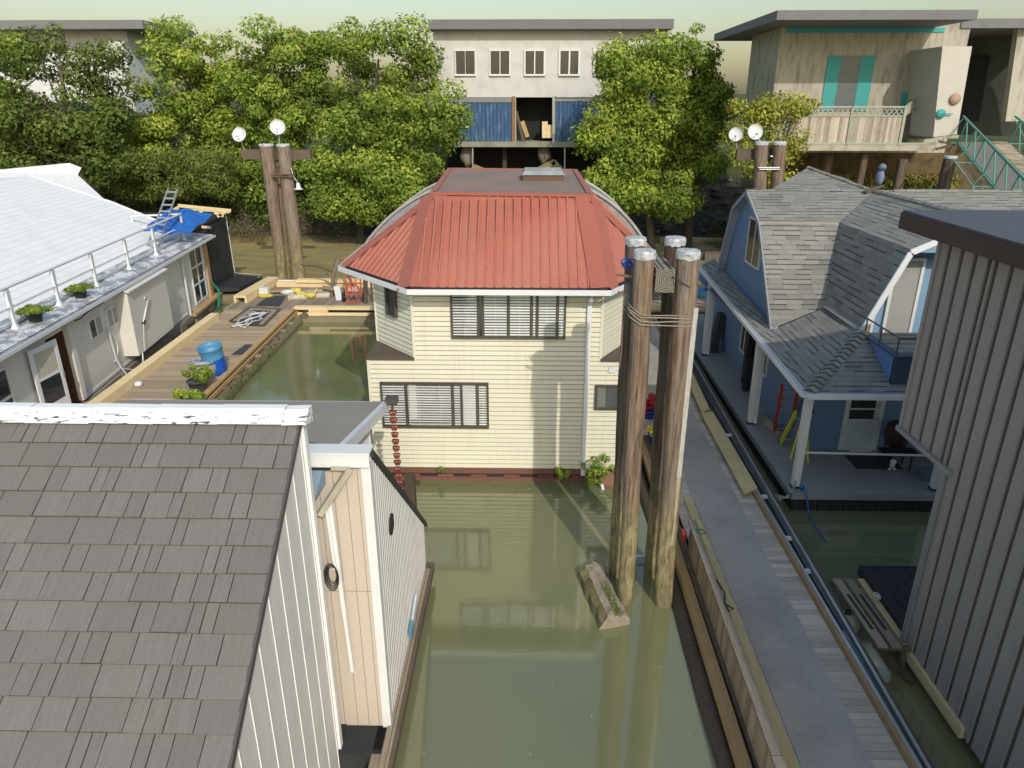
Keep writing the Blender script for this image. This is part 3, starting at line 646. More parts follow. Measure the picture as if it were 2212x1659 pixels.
b = MB(); q = PY(1381, 1098, 12.9); b.tube([(2.2, 13.5, .12), (2.95, 13.5, .12)], .03, 8); tag(b.build('white_pipe', WHITE), 'short white pipe between the two front piles at the water', 'pipe')

# small leaves, foam and twigs drifting on the water
b = MB()
def bit(x, y):
    a = random.uniform(0, 3.14); l = random.uniform(.015, .05); w = l*random.uniform(.3, .7); z = .012
    b.poly([(x, y, z), (x+l*math.cos(a), y+l*math.sin(a), z), (x+l*math.cos(a)-w*math.sin(a), y+l*math.sin(a)+w*math.cos(a), z+.004)])
for _ in range(170):
    x, y = random.uniform(-1.8, 2.9), random.uniform(8, 16.9)
    if random.random() < .5: y = 16.9-abs(random.gauss(0, .6))
    bit(x, y)
for _ in range(160): bit(random.uniform(-10, -4.3), random.uniform(19, 31.8))
for _ in range(80): bit(random.uniform(6.3, 9), random.uniform(12.8, 15.5))
struct(b.build('floating_debris', M('pale_debris', (.42, .40, .28), .8, .5, .3)), 'stuff')
# ------------------------------------------------------------------ main walkway on the right
wk = thing('walkway', 'long floating walkway of grey cross boards with a grey mat down its middle', 'dock', (4.7, 20, .3))
b = MB(); y = 5.0
while y < 32.3:
    w = .138; x0 = 3.62 if y < 19 else 2.9
    b.box(x0, y, .455, 5.6, y+w, .5+random.uniform(-.002, .003)); y += w+.008
b.build('deck_boards', GREYPL_X, wk)
b = MB(); b.beam((3.25, 5, .32), (3.36, 19, .32), .18, .2); b.build('edge_board', ORANGEW, wk)
b = MB(); b.beam((5.67, 5, .52), (5.67, 31, .52), .13, .2); b.build('edge_board', wood('tan_edge_board', (.47, .33, .19), (.33, .22, .12), (7, .8, 7), .15), wk)
b = MB(); b.beam((3.5, 5, .3), (3.5, 19, .3), .16, .25); b.beam((5.6, 5, .28), (5.6, 32, .28), .16, .3)
for i in range(16): b.beam((3.3, 5.5+1.7*i, .22), (5.9, 5.5+1.7*i, .22), .2, .2)
b.build('dock_frame', BEAM_W, wk)
b = MB(); b.tube([(3.14+.02*math.sin(i), 4+i*1.1, .0) for i in range(15)], .17, 12, rough=.12); b.tube([(5.2, 4, -.02), (5.2, 32, -.02)], .3, 12, rough=.05); b.build('float_log', BEAM_W, wk)
b = MB(); b.hexa([(4.02, 5, .501), (5.08, 5, .501), (5.2, 17.8, .501), (4.12, 17.8, .501)], [(4.02, 5, .513), (5.08, 5, .513), (5.2, 17.8, .513), (4.12, 17.8, .513)])
tag(b.build('walkway_mat', MAT_G), 'grey rubber mat strip covering the near half of the walkway', 'mat')
b = MB(); b.hexa([(4.12, 17.83, .501), (5.2, 17.83, .501), (5.3, 31, .501), (4.2, 31, .501)], [(4.12, 17.83, .512), (5.2, 17.83, .512), (5.3, 31, .512), (4.2, 31, .512)])
tag(b.build('walkway_mat', MAT_G), 'far grey mat strip on the walkway seen between the piles and the blue house', 'mat')
TANB = M('beige_board', (.50, .42, .32), .8, .1, .3)
b = MB(); b.hexa([(3.0, 19.4, .514), (4.3, 19.4, .514), (4.05, 26.5, .514), (3.0, 26.5, .514)], [(3.0, 19.4, .54), (4.3, 19.4, .54), (4.05, 26.5, .54), (3.0, 26.5, .54)])
tag(b.build('plywood_sheet', TANB), 'beige plywood sheet on the walkway behind the roped piles', 'board')
def board(label, P, z, th, mat):
    b = MB(); b.hexa([(p[0], p[1], z) for p in P], [(p[0], p[1], z+th) for p in P]); return tag(b.build('loose_board', mat), label, 'board')
board('long yellow board lying loose against the right edge of the walkway', [(5.33, 15.35), (5.72, 15.65), (5.74, 20.35), (5.36, 20.2)], .625, .05, PLYW)
board('second yellow board, overlapping the far end of the long loose one', [(5.36, 20.15), (5.66, 20.45), (5.9, 25.0), (5.6, 25.0)], .68, .05, PLYW)
board('narrow yellow board lying between the board fence and the grey mat', [(3.72, 5), (3.98, 5), (4.04, 15.35), (3.86, 15.35)], .514, .045, PLYW)
# cable tray
ct = thing('cable_tray', 'long metal trough with pipes running along the right edge of the walkway', 'trough', (6, 18, .4))
b = MB()
def sl(b, x0, x1, z0, z1, k0=0., k1=0., ya=4, yb_=31):
    f0 = lambda x, k, y: x+k*(y-9.7)
    q = [(f0(x0, k0, ya), ya), (f0(x1, k1, ya), ya), (f0(x1, k1, yb_), yb_), (f0(x0, k0, yb_), yb_)]; b.hexa([p+(z0,) for p in q], [p+(z1,) for p in q])
sl(b, 5.69, 5.71, .42, .62); sl(b, 5.85, 5.87, .42, .62, .02, .02); sl(b, 5.67, 5.72, .62, .64); sl(b, 5.84, 5.885, .62, .64, .02, .02)
b.build('tray_side', ALU, ct)
b = MB(); sl(b, 5.71, 5.85, .42, .44, 0, .02); b.build('tray_floor', M('tray_floor_dark', (.05, .065, .06), .5, .1, .4), ct)
b = MB(); b.tube([(5.75, 4, .5), (5.80, 31, .5)], .03, 8); b.tube([(5.80+.011*i+.012*math.sin(i*1.3), 4+i, .49) for i in range(28)], .02, 8); b.tube([(5.815+.013*i+.008*math.sin(i*2.1), 4+i, .53) for i in range(28)], .012, 6); b.build('pipe', M('grey_pipe', (.16, .18, .19), .5), ct)
b = MB(); b.box(5.715, 7.5, .58, 5.83, 10.6, .586); b.build('glass_cover', glass('green_glass', (.5, .62, .55), .3, .1), ct)
b = MB()
for yy in (9.9, 12.4, 13.6, 15.4, 18.9): b.box(5.73+.008*(yy-9.7), yy, .5, 5.83+.015*(yy-9.7), yy+.1, .56)
b.build('pipe_joint', WHITE, ct)
b = MB(); sl(b, 5.89, 5.97, .2, .6, .022, .024); b.build('outer_board', BEAM_W, ct)
# board fence
fn = thing('board_fence', 'low fence of upright brown boards with a grey cap board beside the walkway', 'fence', (3.5, 9, .3))
b = MB(); y = 4.0
while y < 13.3:
    x = 3.40+.016*(y-4)
    b.box(x, y, .18+random.uniform(-.03, .03), x+.03, y+.118, 1.07, 0); y += .124
b.build('fence_boards', OLDW_Z, fn)
b = MB()
for (y0, y1) in ((4, 7.4), (7.42, 9.6), (9.62, 11.5), (11.52, 13.42)): x0, x1 = 3.40+.016*(y0-4), 3.40+.016*(y1-4); b.hexa([(x0-.03, y0, 1.07), (x0+.13, y0, 1.07), (x1+.13, y1, 1.07), (x1-.03, y1, 1.07)], [(x0-.03, y0, 1.12), (x0+.13, y0, 1.12), (x1+.13, y1, 1.12), (x1-.03, y1, 1.12)])
b.build('cap_board', wood('grey_cap_wood', (.30, .26, .21), (.17, .145, .115), (9, .8, 9), .2), fn)
b = MB(); 
for yy in (6, 9.2, 13.3): b.box(3.46+.016*(yy-4), yy, .3, 3.56+.016*(yy-4), yy+.1, 1.06)
b.build('fence_post', OLDW_Z, fn)
b = MB(); q = PX(1484, 1150, 3.48); b.box(q[0]-.1, q[1]-.05, q[2]-.22, q[0]-.02, q[1]+.1, q[2]+.02); b.tube([(q[0]-.06, q[1], q[2]), (q[0]-.12, q[1]+.25, q[2]-.02), (3.5, 14.1, .55)], .012, 6)
tag(b.build('red_hook', M('red_plastic', (.5, .06, .03), .5)), 'small red plastic handle hanging at the far end of the board fence', 'handle')
b = MB(); b.tube([(3.62, 11.3, 1.13), (3.66, 10.9, 1.16), (3.6, 10.6, 1.14), (3.7, 10.45, 1.15), (3.62, 10.4, 1.14), (3.6, 10.55, 1.15)], .015, 6); tag(b.build('black_hook', BLACK), 'short black bent strap lying on the cap of the board fence', 'strap')
b = MB(); b.tube([(3.52, 13.0, 1.13), (3.72, 13.02, 1.135), (3.78, 12.9, 1.13), (3.66, 12.85, 1.13), (3.6, 12.95, 1.13)], .014, 6); tag(b.build('green_strap', GREEN_R), 'bit of green cord on the far end of the fence cap', 'cord')
# flower pots between the piles
def pot(name, label, o, r, h, mat, leafmat=None, n=900, ls=.03, lr=.8, lh=.15, grp=None):
    t_ = thing(name, label, 'potted plant', o, grp); b = MB(); b.lathe(o, [(r*.72, 0), (r, h), (r*1.06, h), (r*1.06, h-.03), (r*.9, h-.02), (.01, h-.03)], 16); b.build('pot', mat, t_)
    cen = [(o[0]+random.uniform(-r, r)*lr, o[1]+random.uniform(-r, r)*lr, o[2]+h+random.uniform(0, lh)) for _ in range(14)]
    leaves_mesh('foliage', cen, [(random.uniform(.25, .5)*r,)*3 for _ in cen], n, ls, leafmat or LEAF_A, t_); return t_
BLUEPOT = M('cobalt_blue_glaze', (.02, .04, .42), .25, .05, .1); REDFL = M('red_petals', (.42, .02, .03), .6, .4, 0); YELFL = M('yellow_petals', (.75, .58, .02), .6, .2, 0)
q = PZ(1405, 958, .5); pot('flower_pot', 'cobalt blue pot of yellow flowers between the two roped piles', (3.72, q[1]+.0, .5), .26, .34, BLUEPOT, YELFL, 900, .04)
q2 = PZ(1408, 915, .5); pot('flower_pot', 'pot of red flowers just behind the yellow ones between the piles', (3.78, q2[1]+.4, .5), .28, .32, BLUEPOT, REDFL, 1100, .05, lh=.3)
pot('flower_pot', 'leafy plant pot at the corner of the cream house seen between the piles', (3.35, 23.8, .54), .2, .35, BLACK, LEAF_A, 700, .05, lh=.4)

# ------------------------------------------------------------------ blue house with gambrel roof
def shingle_mat(name, a, b_, c_, rowh=.145, tw=.32):
    t = NT(name); uv = t.uv(); s = t.sep(uv); row = t.math('FLOOR', t.math('DIVIDE', s[1], rowh)); fr = t.math('FRACT', t.math('DIVIDE', s[1], rowh))
    jit = t.n('ShaderNodeTexWhiteNoise', {'W': row}, noise_dimensions='1D').outputs[0]
    uu = t.math('ADD', t.math('DIVIDE', s[0], tw), t.math('MULTIPLY', jit, 7.3)); cell = t.math('FLOOR', uu); fu = t.math('FRACT', uu)
    cv = t.n('ShaderNodeCombineXYZ', {0: cell, 1: row}).outputs[0]; wn = t.n('ShaderNodeTexWhiteNoise', {'Vector': cv}, noise_dimensions='2D'); r1 = wn.outputs[0]
    c = t.mix(t.rng(r1, 0, .6), a, b_); c = t.mix(t.rng(r1, .75, 1, 0, .8), c, c_)
    raised = t.math('GREATER_THAN', r1, .48)
    c = t.mix(t.math('MULTIPLY', t.rng(fr, .74, .86, 0, 1), t.rng(raised, 0, 1, .15, .9)), c, sh(a, .16))  # shadow line below each course painted into the colour, stronger on raised tabs
    c = t.mix(t.rng(t.math('ABSOLUTE', t.math('SUBTRACT', fu, .5)), .46, .5, 0, .4), c, sh(a, .3))
    c = t.mix(t.rng(t.noise(t.pos(), 40, 3, .7), .35, .7, 0, .35), c, sh(a, .4)); c = t.mix(t.rng(t.noise(t.pos(), .7, 4), .5, .75, 0, .3), c, sh(b_, .6))
    hgt_ = t.math('ADD', t.math('MULTIPLY', raised, .5), t.math('SUBTRACT', 1.0, fr))
    t.bsdf(c, .92, t.bump(hgt_, .8, .02), 0, .15); return t.m
SHING = shingle_mat('grey_green_shingles', (.24, .237, .21), (.31, .303, .268), (.18, .178, .163), .165, .42)
BLUEW = M('blue_stucco', (.175, .275, .44), .75, .02, .12, (.06, .10, .18), 1.2, bump=.15, bs=60, fine=.08)
LBLUE = M('light_blue_panel', (.22, .36, .50), .7, .02, .1)
bh = thing('blue_house', 'blue float house with grey shingled gambrel roof and wraparound porch', 'house', (9, 22, .3))
b = MB(); b.box(6.58, 15.66, .38, 15, 32, .5); b.build('porch_floor', M('grey_porch_floor', (.29, .295, .295), .8, .02, .3, (.36, .36, .35), .9, fine=.12), bh)
b = MB(); b.box(6.56, 15.64, .35, 15, 15.66, .52); b.box(6.56, 15.64, .35, 6.58, 32, .52); b.build('floor_edge_trim', ALU, bh)
b = MB()
x = 6.64
while x < 12: b.box(x, 15.7, -.2, x+.1, 15.76, .36, 0, random.random()); b.box(x+.1, 15.73, -.2, x+.16, 15.77, .36, 1); x += .16
b.box(6.64, 15.78, -.2, 15, 32, .3, 0); b.build('float_skirt', [BLACK, M('ribbed_skirt', (.05, .05, .05), .6)], bh)
b = MB(); q0 = [(7.66, 18.2), (7.66, 30), (14.5, 30), (14.5, 18.2)]
b.box(7.66, 18.2, .5, 14.5, 18.3, 3.6); b.box(7.66, 18.3, .5, 7.76, 30, 3.3); b.build('ground_floor_wall', BLUEW, bh)
b = MB(); b.box(7.5, 18.0, 3.3, 14.5, 30, 3.36, 0); b.box(6.7, 15.8, 3.08, 7.7, 30, 3.12); b.box(6.7, 15.8, 3.08, 14.5, 18.1, 3.12); b.build('porch_ceiling', BLUEW, bh)
# porch roof
G0 = (6.6, 15.7, 3.17); G1_ = (6.8, 28.0, 3.58); HT = (8.55, 17.65, 4.07); WB = (7.15, 20.0, 3.43); VB = (8.66, 20.3, 4.02)
b = MB(); b.poly([G0, HT, VB, WB]); b.poly([G0, WB, (6.68, 20.0, 3.31)]); b.poly([(6.68, 20, 3.31), WB, (7.3, 28, 3.86), G1_]); b.poly([G0, (15, 15.7, 3.17), (15, 17.65, 4.07), HT])
b.build('porch_roof', SHING, bh)
b = MB()
for i in range(15):
    q = lerp(G0, HT, (i+.5)/15); d_ = nrm(sub(HT, G0)); s_ = nrm(cross(d_, (0, 0, 1))); nx_ = lerp(G0, HT, (i+1.45)/15)
    for sg in (-1, 1):
        A = [add(q, (0, 0, .065)), add(nx_, (0, 0, .03)), add(nx_, add(mul(s_, sg*.15), (0, 0, -.04))), add(q, add(mul(s_, sg*.15), (0, 0, .0)))]
        b.poly(A if sg < 0 else A[::-1], 0)
        A = [add(q, (0, 0, .065)), add(q, add(mul(s_, sg*.15), (0, 0, 0))), add(q, add(mul(s_, sg*.15), (0, 0, -.03))), add(q, (0, 0, .035))]
        b.poly(A if sg > 0 else A[::-1], 1)
b.build('hip_shingles', [M('hip_shingle_grey', (.26, .26, .23), .9, .25, .2), M('hip_shadow', (.12, .12, .11), .9)], bh)
b = MB(); gutter(b, add(G0, (0, 0, 0)), add(G1_, (0, 0, 0)), (-1, 0, 0), .12, .11); gutter(b, G0, (15, 15.7, 3.17), (0, -1, 0), .12, .11)
b.build('gutter', WHITE2, bh)
K0, K1, RG, B0 = (22.34, 6.12), (25.4, 6.2), (24.0, 6.9), (20.05, 3.40)
XLr, XRr = 7.05, 15.8
b = MB()
b.poly([(XLr, K0[0], K0[1]), (9.5, K0[0], K0[1]), (11.16, RG[0], RG[1]), (XLr, RG[0], RG[1])]); b.poly([(12.8, K0[0], K0[1]), (XRr, K0[0], K0[1]), (XRr, RG[0], RG[1]), (11.16, RG[0], RG[1])])
b.poly([(XLr, B0[0], B0[1]), (8.64, 20.46, 3.95), (9.5, K0[0], K0[1]), (XLr, K0[0], K0[1])]); b.poly([(12.8, K0[0], K0[1]), (13.7, 20.3, 3.5), (XRr, 20.1, 3.4), (XRr, K0[0], K0[1])])
b.poly([(XLr, RG[0], RG[1]), (XRr, RG[0], RG[1]), (XRr, K1[0], K1[1]), (XLr, K1[0], K1[1])]); b.poly([(XLr, K1[0], K1[1]), (XRr, K1[0], K1[1]), (XRr, 26.6, 3.65), (XLr, 26.6, 3.65)])
CY = 17.92
b.poly([(9.5, CY, 6.12), (11.16, CY, 6.9), (11.16, RG[0], 6.9), (9.5, K0[0], 6.12)]); b.poly([(11.16, CY, 6.9), (12.8, CY, 6.12), (12.8, K0[0], 6.12), (11.16, RG[0], 6.9)])
b.poly([(8.62, CY, 4.0), (9.5, CY, 6.12), (9.5, K0[0], 6.12), (8.64, 20.46, 3.95)]); b.poly([(12.8, CY, 6.12), (13.7, CY, 4.0), (13.7, 20.4, 3.8), (12.8, K0[0], 6.12)])
A_ = PY(1745, 362, 28); L_ = PY(1661, 412, 26.2); R_ = PY(1885, 413, 26.2)
b.poly([L_, R_, A_]); b.poly([R_, (R_[0]+1, 31, R_[2]), A_])
b.build('gambrel_roof', SHING, bh)
b = MB(); n_ = 26
for i in range(n_):
    x = 12.2+i*.14 if False else XLr+i*(XRr-XLr)/n_; w_ = (XRr-XLr)/n_
    if 10.7 < x < 11.5: continue
    b.hexa([(x, RG[0]-.12, RG[1]-.035), (x+w_*.97, RG[0]-.12, RG[1]-.035), (x+w_*.97, RG[0]+.12, RG[1]-.035), (x, RG[0]+.12, RG[1]-.035)], [(x, RG[0]-.05, RG[1]+.02), (x+w_*.97, RG[0]-.05, RG[1]+.035), (x+w_*.97, RG[0]+.05, RG[1]+.035), (x, RG[0]+.05, RG[1]+.02)])
for i in range(16):
    y0 = 18+i*.37; b.hexa([(11.04, y0, 6.87), (11.28, y0, 6.87), (11.28, y0+.36, 6.87), (11.04, y0+.36, 6.87)], [(11.1, y0, 6.95), (11.22, y0, 6.95), (11.22, y0+.36, 6.925), (11.1, y0+.36, 6.925)])
for i in range(14):
    q, w = lerp(A_, R_, i/14), lerp(A_, R_, (i+.95)/14); b.beam(add(q, (0, 0, .03)), add(w, (0, 0, .015)), .22, .04)
b.build('ridge_shingles', SHING, bh)
b = MB(); b.beam((XLr, K0[0]-.01, K0[1]-.03), (9.45, K0[0]-.01, K0[1]-.03), .035, .05); b.build('knee_flashing', M('pinkish_flashing', (.42, .36, .32), .6), bh)
b = MB(); b.beam(add(VB, (-.06, -.1, .05)), add((8.62, CY, 4.03), (-.06, 0, .05)), .16, .03); b.build('valley_flashing', ALU, bh)
b = MB(); GX = 7.32; b.poly([(GX, 20.2, 3.3), (GX, B0[0]+.2, B0[1]), (GX, K0[0]+.05, K0[1]-.08), (GX, RG[0], RG[1]-.1), (GX, K1[0], K1[1]-.08), (GX, 26.5, 3.6)][::-1]); b.build('gable_wall', BLUEW, bh)
b = MB()
ed = [(B0[0], B0[1]), K0, RG, K1, (26.6, 3.65)]
for (a, c) in zip(ed[:-1], ed[1:]):
    b.beam((XLr+.02, a[0], a[1]-.07), (XLr+.02, c[0], c[1]-.07), .04, .14, (0, 0, 1)); 
b.build('rake_board', M('grey_trim', (.30, .33, .36), .5), bh)
b = MB()
for (a, c) in zip(ed[:-1], ed[1:]): b.poly([(XLr, a[0], a[1]-.1), (XLr, c[0], c[1]-.1), (GX, c[0], c[1]-.1), (GX, a[0], a[1]-.1)])
b.build('eave_soffit', M('pale_blue_soffit', (.34, .40, .46), .7), bh)
def xwin(root, pts, x, fr=.05, name='window', split=None):
    # window on a wall of constant x, given its corner sights (y0,z0)-(y1,z1)
    (y0, z0), (y1, z1) = pts; b = MB()
    for (a, c, e, g_) in ((y0, z0, y1, z0+fr), (y0, z1-fr, y1, z1), (y0, z0+fr, y0+fr, z1-fr), (y1-fr, z0+fr, y1, z1-fr)): b.box(x-.06, a, c, x, e, g_)
    for s_ in (split or []): ym = y0+(y1-y0)*s_; b.box(x-.05, ym-fr*.4, z0+fr, x, ym+fr*.4, z1-fr)
    w = b.build(name, WHITE, root); b = MB(); b.box(x-.035, y0+fr, z0+fr, x-.03, y1-fr, z1-fr); b.build('pane', DGLASS, w); return w
c1 = PX(1640, 585, GX); c2 = PX(1647, 484, GX); c3 = PX(1612, 562, GX); 
xwin(bh, ((c1[1], (c1[2]+c3[2])/2-.02), (c3[1], c2[2]+.08)), GX, .06, split=(.5,))
a1 = PX(1656, 815, 7.66); a2 = PX(1613, 730, 7.66)
xwin(bh, ((a1[1], 1.35), (a1[1]+1.9, 2.45)), 7.66, .07, split=(.33, .66))
xwin(bh, ((23.6, 1.3), (24.5, 2.5)), 7.66, .07, split=(.5,))
# white rake trim and front gable
b = MB(); fe = [(8.62, 4.0), (9.5, 6.12), (11.16, 6.9), (12.8, 6.12), (13.7, 4.0)]
for (a, c) in zip(fe[:-1], fe[1:]): b.beam((a[0], CY-.02, a[1]-.06), (c[0], CY-.02, c[1]-.06), .05, .15, (0, 0, 1))
b.build('white_rake_trim', WHITE2, bh)
b = MB(); b.poly([(8.7, 18.75, 3.5)]+[(q[0]*.985+.165, 18.75, q[1]-.09) for q in fe]+[(13.7, 18.75, 3.5)]); b.poly([(9.5, CY+.04, 6.05), (12.8, CY+.04, 6.05), (11.16, CY+.04, 6.82)]); b.build('front_gable_wall', LBLUE, bh)
b = MB()
for (a, c) in zip(fe[:-1], fe[1:]): b.poly([(a[0], CY, a[1]-.1), (a[0], 18.75, a[1]-.1), (c[0], 18.75, c[1]-.1), (c[0], CY, c[1]-.1)])
b.build('eave_soffit', LBLUE, bh)
def ywin(root, x0, x1, z0, z1, y, fr, glassm, name='window', split=(), inner=None):
    b = MB()
    for (a, c, e, g_) in ((x0, z0, x1, z0+fr), (x0, z1-fr, x1, z1), (x0, z0+fr, x0+fr, z1-fr), (x1-fr, z0+fr, x1, z1-fr)): b.box(a, y-.07, c, e, y, g_)
    for s_ in split: zm = z0+(z1-z0)*s_; b.box(x0+fr, y-.06, zm-.02, x1-fr, y, zm+.02)
    w = b.build(name, WHITE, root); b = MB(); b.box(x0+fr, y-.035, z0+fr, x1-fr, y-.03, z1-fr); b.build('pane', glassm, w); return w
GREYIN = M('pale_curtained_glass', (.36, .36, .34), .25, .05, .4, (.52, .48, .40), 1.2)
ywin(bh, 9.55, 10.35, 3.62, 5.78, 18.74, .08, GREYIN, 'balcony_door'); ywin(bh, 10.85, 11.8, 3.62, 5.78, 18.74, .08, DGLASS, 'balcony_door'); ywin(bh, 8.95, 9.3, 3.62, 4.75, 18.74, .07, ORANGEW, 'window')
# balcony
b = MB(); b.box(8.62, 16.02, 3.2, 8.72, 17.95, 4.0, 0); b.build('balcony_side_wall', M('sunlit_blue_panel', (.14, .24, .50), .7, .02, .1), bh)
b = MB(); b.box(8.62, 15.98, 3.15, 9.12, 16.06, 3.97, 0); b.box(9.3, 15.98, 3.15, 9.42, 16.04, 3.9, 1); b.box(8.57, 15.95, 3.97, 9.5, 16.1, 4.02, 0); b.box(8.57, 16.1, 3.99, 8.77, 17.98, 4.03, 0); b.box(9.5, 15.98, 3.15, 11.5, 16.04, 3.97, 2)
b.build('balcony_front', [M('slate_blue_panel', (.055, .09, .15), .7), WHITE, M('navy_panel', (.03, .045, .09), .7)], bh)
b = MB(); b.box(8.7, 16.0, 3.55, 12, 18.7, 3.6); b.build('balcony_floor', M('grey_blue_floor', (.16, .19, .24), .7), bh)
b = MB()
for i in range(9): zz = 3.2+i*.09; b.tube([(9.58+.05*(i % 2), 15.95, zz), (9.58+.05*((i+1) % 2), 15.95, zz+.09)], .018, 6)
b.build('scalloped_trim', WHITE, bh)
b = MB(); zt = 4.42
b.tube([(8.67, 17.9, zt-.02), (8.67, 16.06, zt)], .022, 8); b.tube([(8.67, 16.06, zt), (11.5, 16.04, zt)], .022, 8)
for (x, y) in ((8.67, 17.75), (8.67, 16.95), (8.67, 16.08), (9.3, 16.04), (10.2, 16.04)): b.tube([(x, y, 4.0), (x, y, zt)], .02, 8)
b.build('balcony_rail', M('dark_rail_paint', (.07, .085, .10), .5), bh)
b = MB(); b.lathe((9.12, 16.02, 4.03), [(.04, 0), (.05, .08), (.02, .12), (.09, .22), (.07, .21)], 12); tag(b.build('lantern', M('pale_green_lantern', (.45, .5, .42), .5)), 'small pale lantern on the corner of the blue house balcony', 'lantern')
# door, posts, rail, mat
ywin(bh, 8.72, 9.76, .5, 2.75, 18.19, .11, M('pale_door_panel', (.72, .78, .78), .35, .05, .15), 'front_door', (.66, .86))
dz = [PY(1850, v_, 18.1)[2] for v_ in (905, 883, 860, 850)]
b = MB(); b.box(8.84, 18.11, dz[0], 9.50, 18.12, dz[3]+.1); b.build('door_glass', DGLASS, bh)
b = MB(); b.box(8.82, 18.08, dz[0]-.08, 9.66, 18.13, dz[0]); b.box(8.82, 18.08, dz[1]-.02, 9.66, 18.13, dz[1]+.02); b.box(9.0, 18.02, .5, 9.6, 18.1, .56); b.build('door_bar', WHITE, bh)
for i, (x, y, z1) in enumerate(((6.78, 16.0, 3.07), (6.76, 19.86, 3.14), (6.82, 26.2, 3.3), (10.22, 15.95, 3.07))):
    b = MB(); b.box(x-.085, y-.085, .56, x+.085, y+.085, z1); 
    if i in (1, 2): b.box(x+.1, y-.05, .6, x+.18, y+.04, z1, 0); b.tube([(x+.14, y-.05, .72), (x+.1, y-.2, .58)], .05, 8)
    p_ = b.build('porch_post', WHITE, bh); b = MB(); b.box(x-.1, y-.1, .5, x+.1, y+.1, .56); b.build('post_foot', BLACK, p_)
b = MB(); b.tube([(6.86, 15.98, 1.48), (10.14, 15.95, 1.44)], .03, 8); b.build('porch_rail', WHITE, bh)
b = MB(); b.box(9.95, 18.14, .9, 10.1, 18.2, 1.08); b.build('socket_box', FROST, bh)
dm = thing('door_mat', 'dark door mat lying in front of the white door on the blue porch', 'mat', (9.2, 17.3, .5))
b = MB(); b.hexa([(8.75, 17.0, .501), (9.95, 17.0, .501), (9.95, 17.75, .501), (8.75, 17.75, .501)], [(8.75, 17.0, .515), (9.95, 17.0, .515), (9.95, 17.75, .515), (8.75, 17.75, .515)]); b.build('mat_body', MAT_D, dm)
b = MB()
for (x0, y0, x1, y1) in ((8.75, 17, 9.95, 17.05), (8.75, 17.7, 9.95, 17.75), (8.75, 17.05, 8.8, 17.7), (9.9, 17.05, 9.95, 17.7)): b.box(x0, y0, .516, x1, y1, .524)
b.build('mat_border', BLACK, dm)
# ladders
def ladder(name, label, A, B, wv, n, mat, rung, rw=.035, mat_foot=None, group=None):
    o = thing(name, label, 'ladder', A, group); b = MB(); P = [add(A, mul(wv, .5)), sub(A, mul(wv, .5)), add(B, mul(wv, .42)), sub(B, mul(wv, .42))]; up_ = nrm(cross(nrm(wv), sub(B, A)))
    b.beam(P[0], P[2], rw, rw*2.2, up_); b.beam(P[1], P[3], rw, rw*2.2, up_); b.build('side_rails', mat, o); b = MB()
    for i in range(n):
        b = MB(); k = (i+.5)/n; b.beam(lerp(P[0], P[2], k), lerp(P[1], P[3], k), .075, .03, up_); b.build('rung', rung, o)
    if mat_foot: b = MB(); [b.box(q[0]-.05, q[1]-.05, q[2], q[0]+.05, q[1]+.05, q[2]+.08) for q in P[:2]]; b.build('rubber_foot', mat_foot, o)
    return o
REDL = M('red_fibreglass', (.45, .045, .03), .5, .05, .15); YELL = M('yellow_fibreglass', (.62, .58, .05), .5, .05, .1)
a_ = PZ(1682, 950, .5); ladder('red_ladder', 'red fibreglass ladder leaning on the blue wall behind the corner post', PZ(1690, 936, .5), PX(1706, 836, 7.2), (.46, -.12, 0), 6, REDL, ALU, .075, group=None)
ladder('yellow_stepladder', 'folded yellow stepladder with black feet in front of the red ladder', PZ(1703, 960, .5), PY(1735, 893, 17.6), (.42, -.12, 0), 3, YELL, ALU, .07, BLACK)
b = MB(); b.beam((7.18, 17.5, .5), (7.5, 17.9, 1.6), .05, .04); b.beam((7.58, 17.3, .5), (7.6, 17.85, 1.5), .05, .04); tag(b.build('ladder_brace', YELL), 'two thin yellow legs standing beside the folded yellow stepladder', 'ladder leg')
b = MB(); b.ball((7.5, 17.75, 1.72), .11, 8, 5); b.ball((7.62, 17.7, 1.85), .08, 8, 5); tag(b.build('coiled_cord', M('grey_cord', (.12, .11, .1), .8)), 'dark bundled cord hung on top of the yellow stepladder', 'cord')
b = MB(); b.tube([(7.3, 20.2, .56), (7.25, 19.6, .57), (7.35, 19.1, .55), (7.5, 18.8, .54)], [.12, .2, .12, .04], 9, rough=.2); tag(b.build('folded_tarp', M('camouflage_cloth', (.26, .23, .18), .9, .2, .8, (.07, .06, .05), 9)), 'crumpled brown and beige cloth lying against the blue wall by the ladders', 'cloth')
b = MB(); b.box(7.42, 23.0, .5, 7.6, 23.3, 2.6); b.box(7.3, 22.6, .8, 7.5, 22.9, 1.6); b.ball((7.35, 22.5, .65), .15, 8, 5); tag(b.build('dark_tool_rack', BLACK), 'dark tall rack of tools against the left blue wall', 'rack')
b = MB(); b.hexa([(7.1, 26.4, .5), (7.4, 26.4, .5), (7.4, 27.0, .5), (7.1, 27.0, .5)], [(7.45, 26.8, 1.9), (7.65, 26.8, 1.9), (7.65, 27.3, 1.9), (7.45, 27.3, 1.9)]); tag(b.build('scrap_board', MAT_D), 'dark panel leaning on the far end of the left blue wall', 'panel')
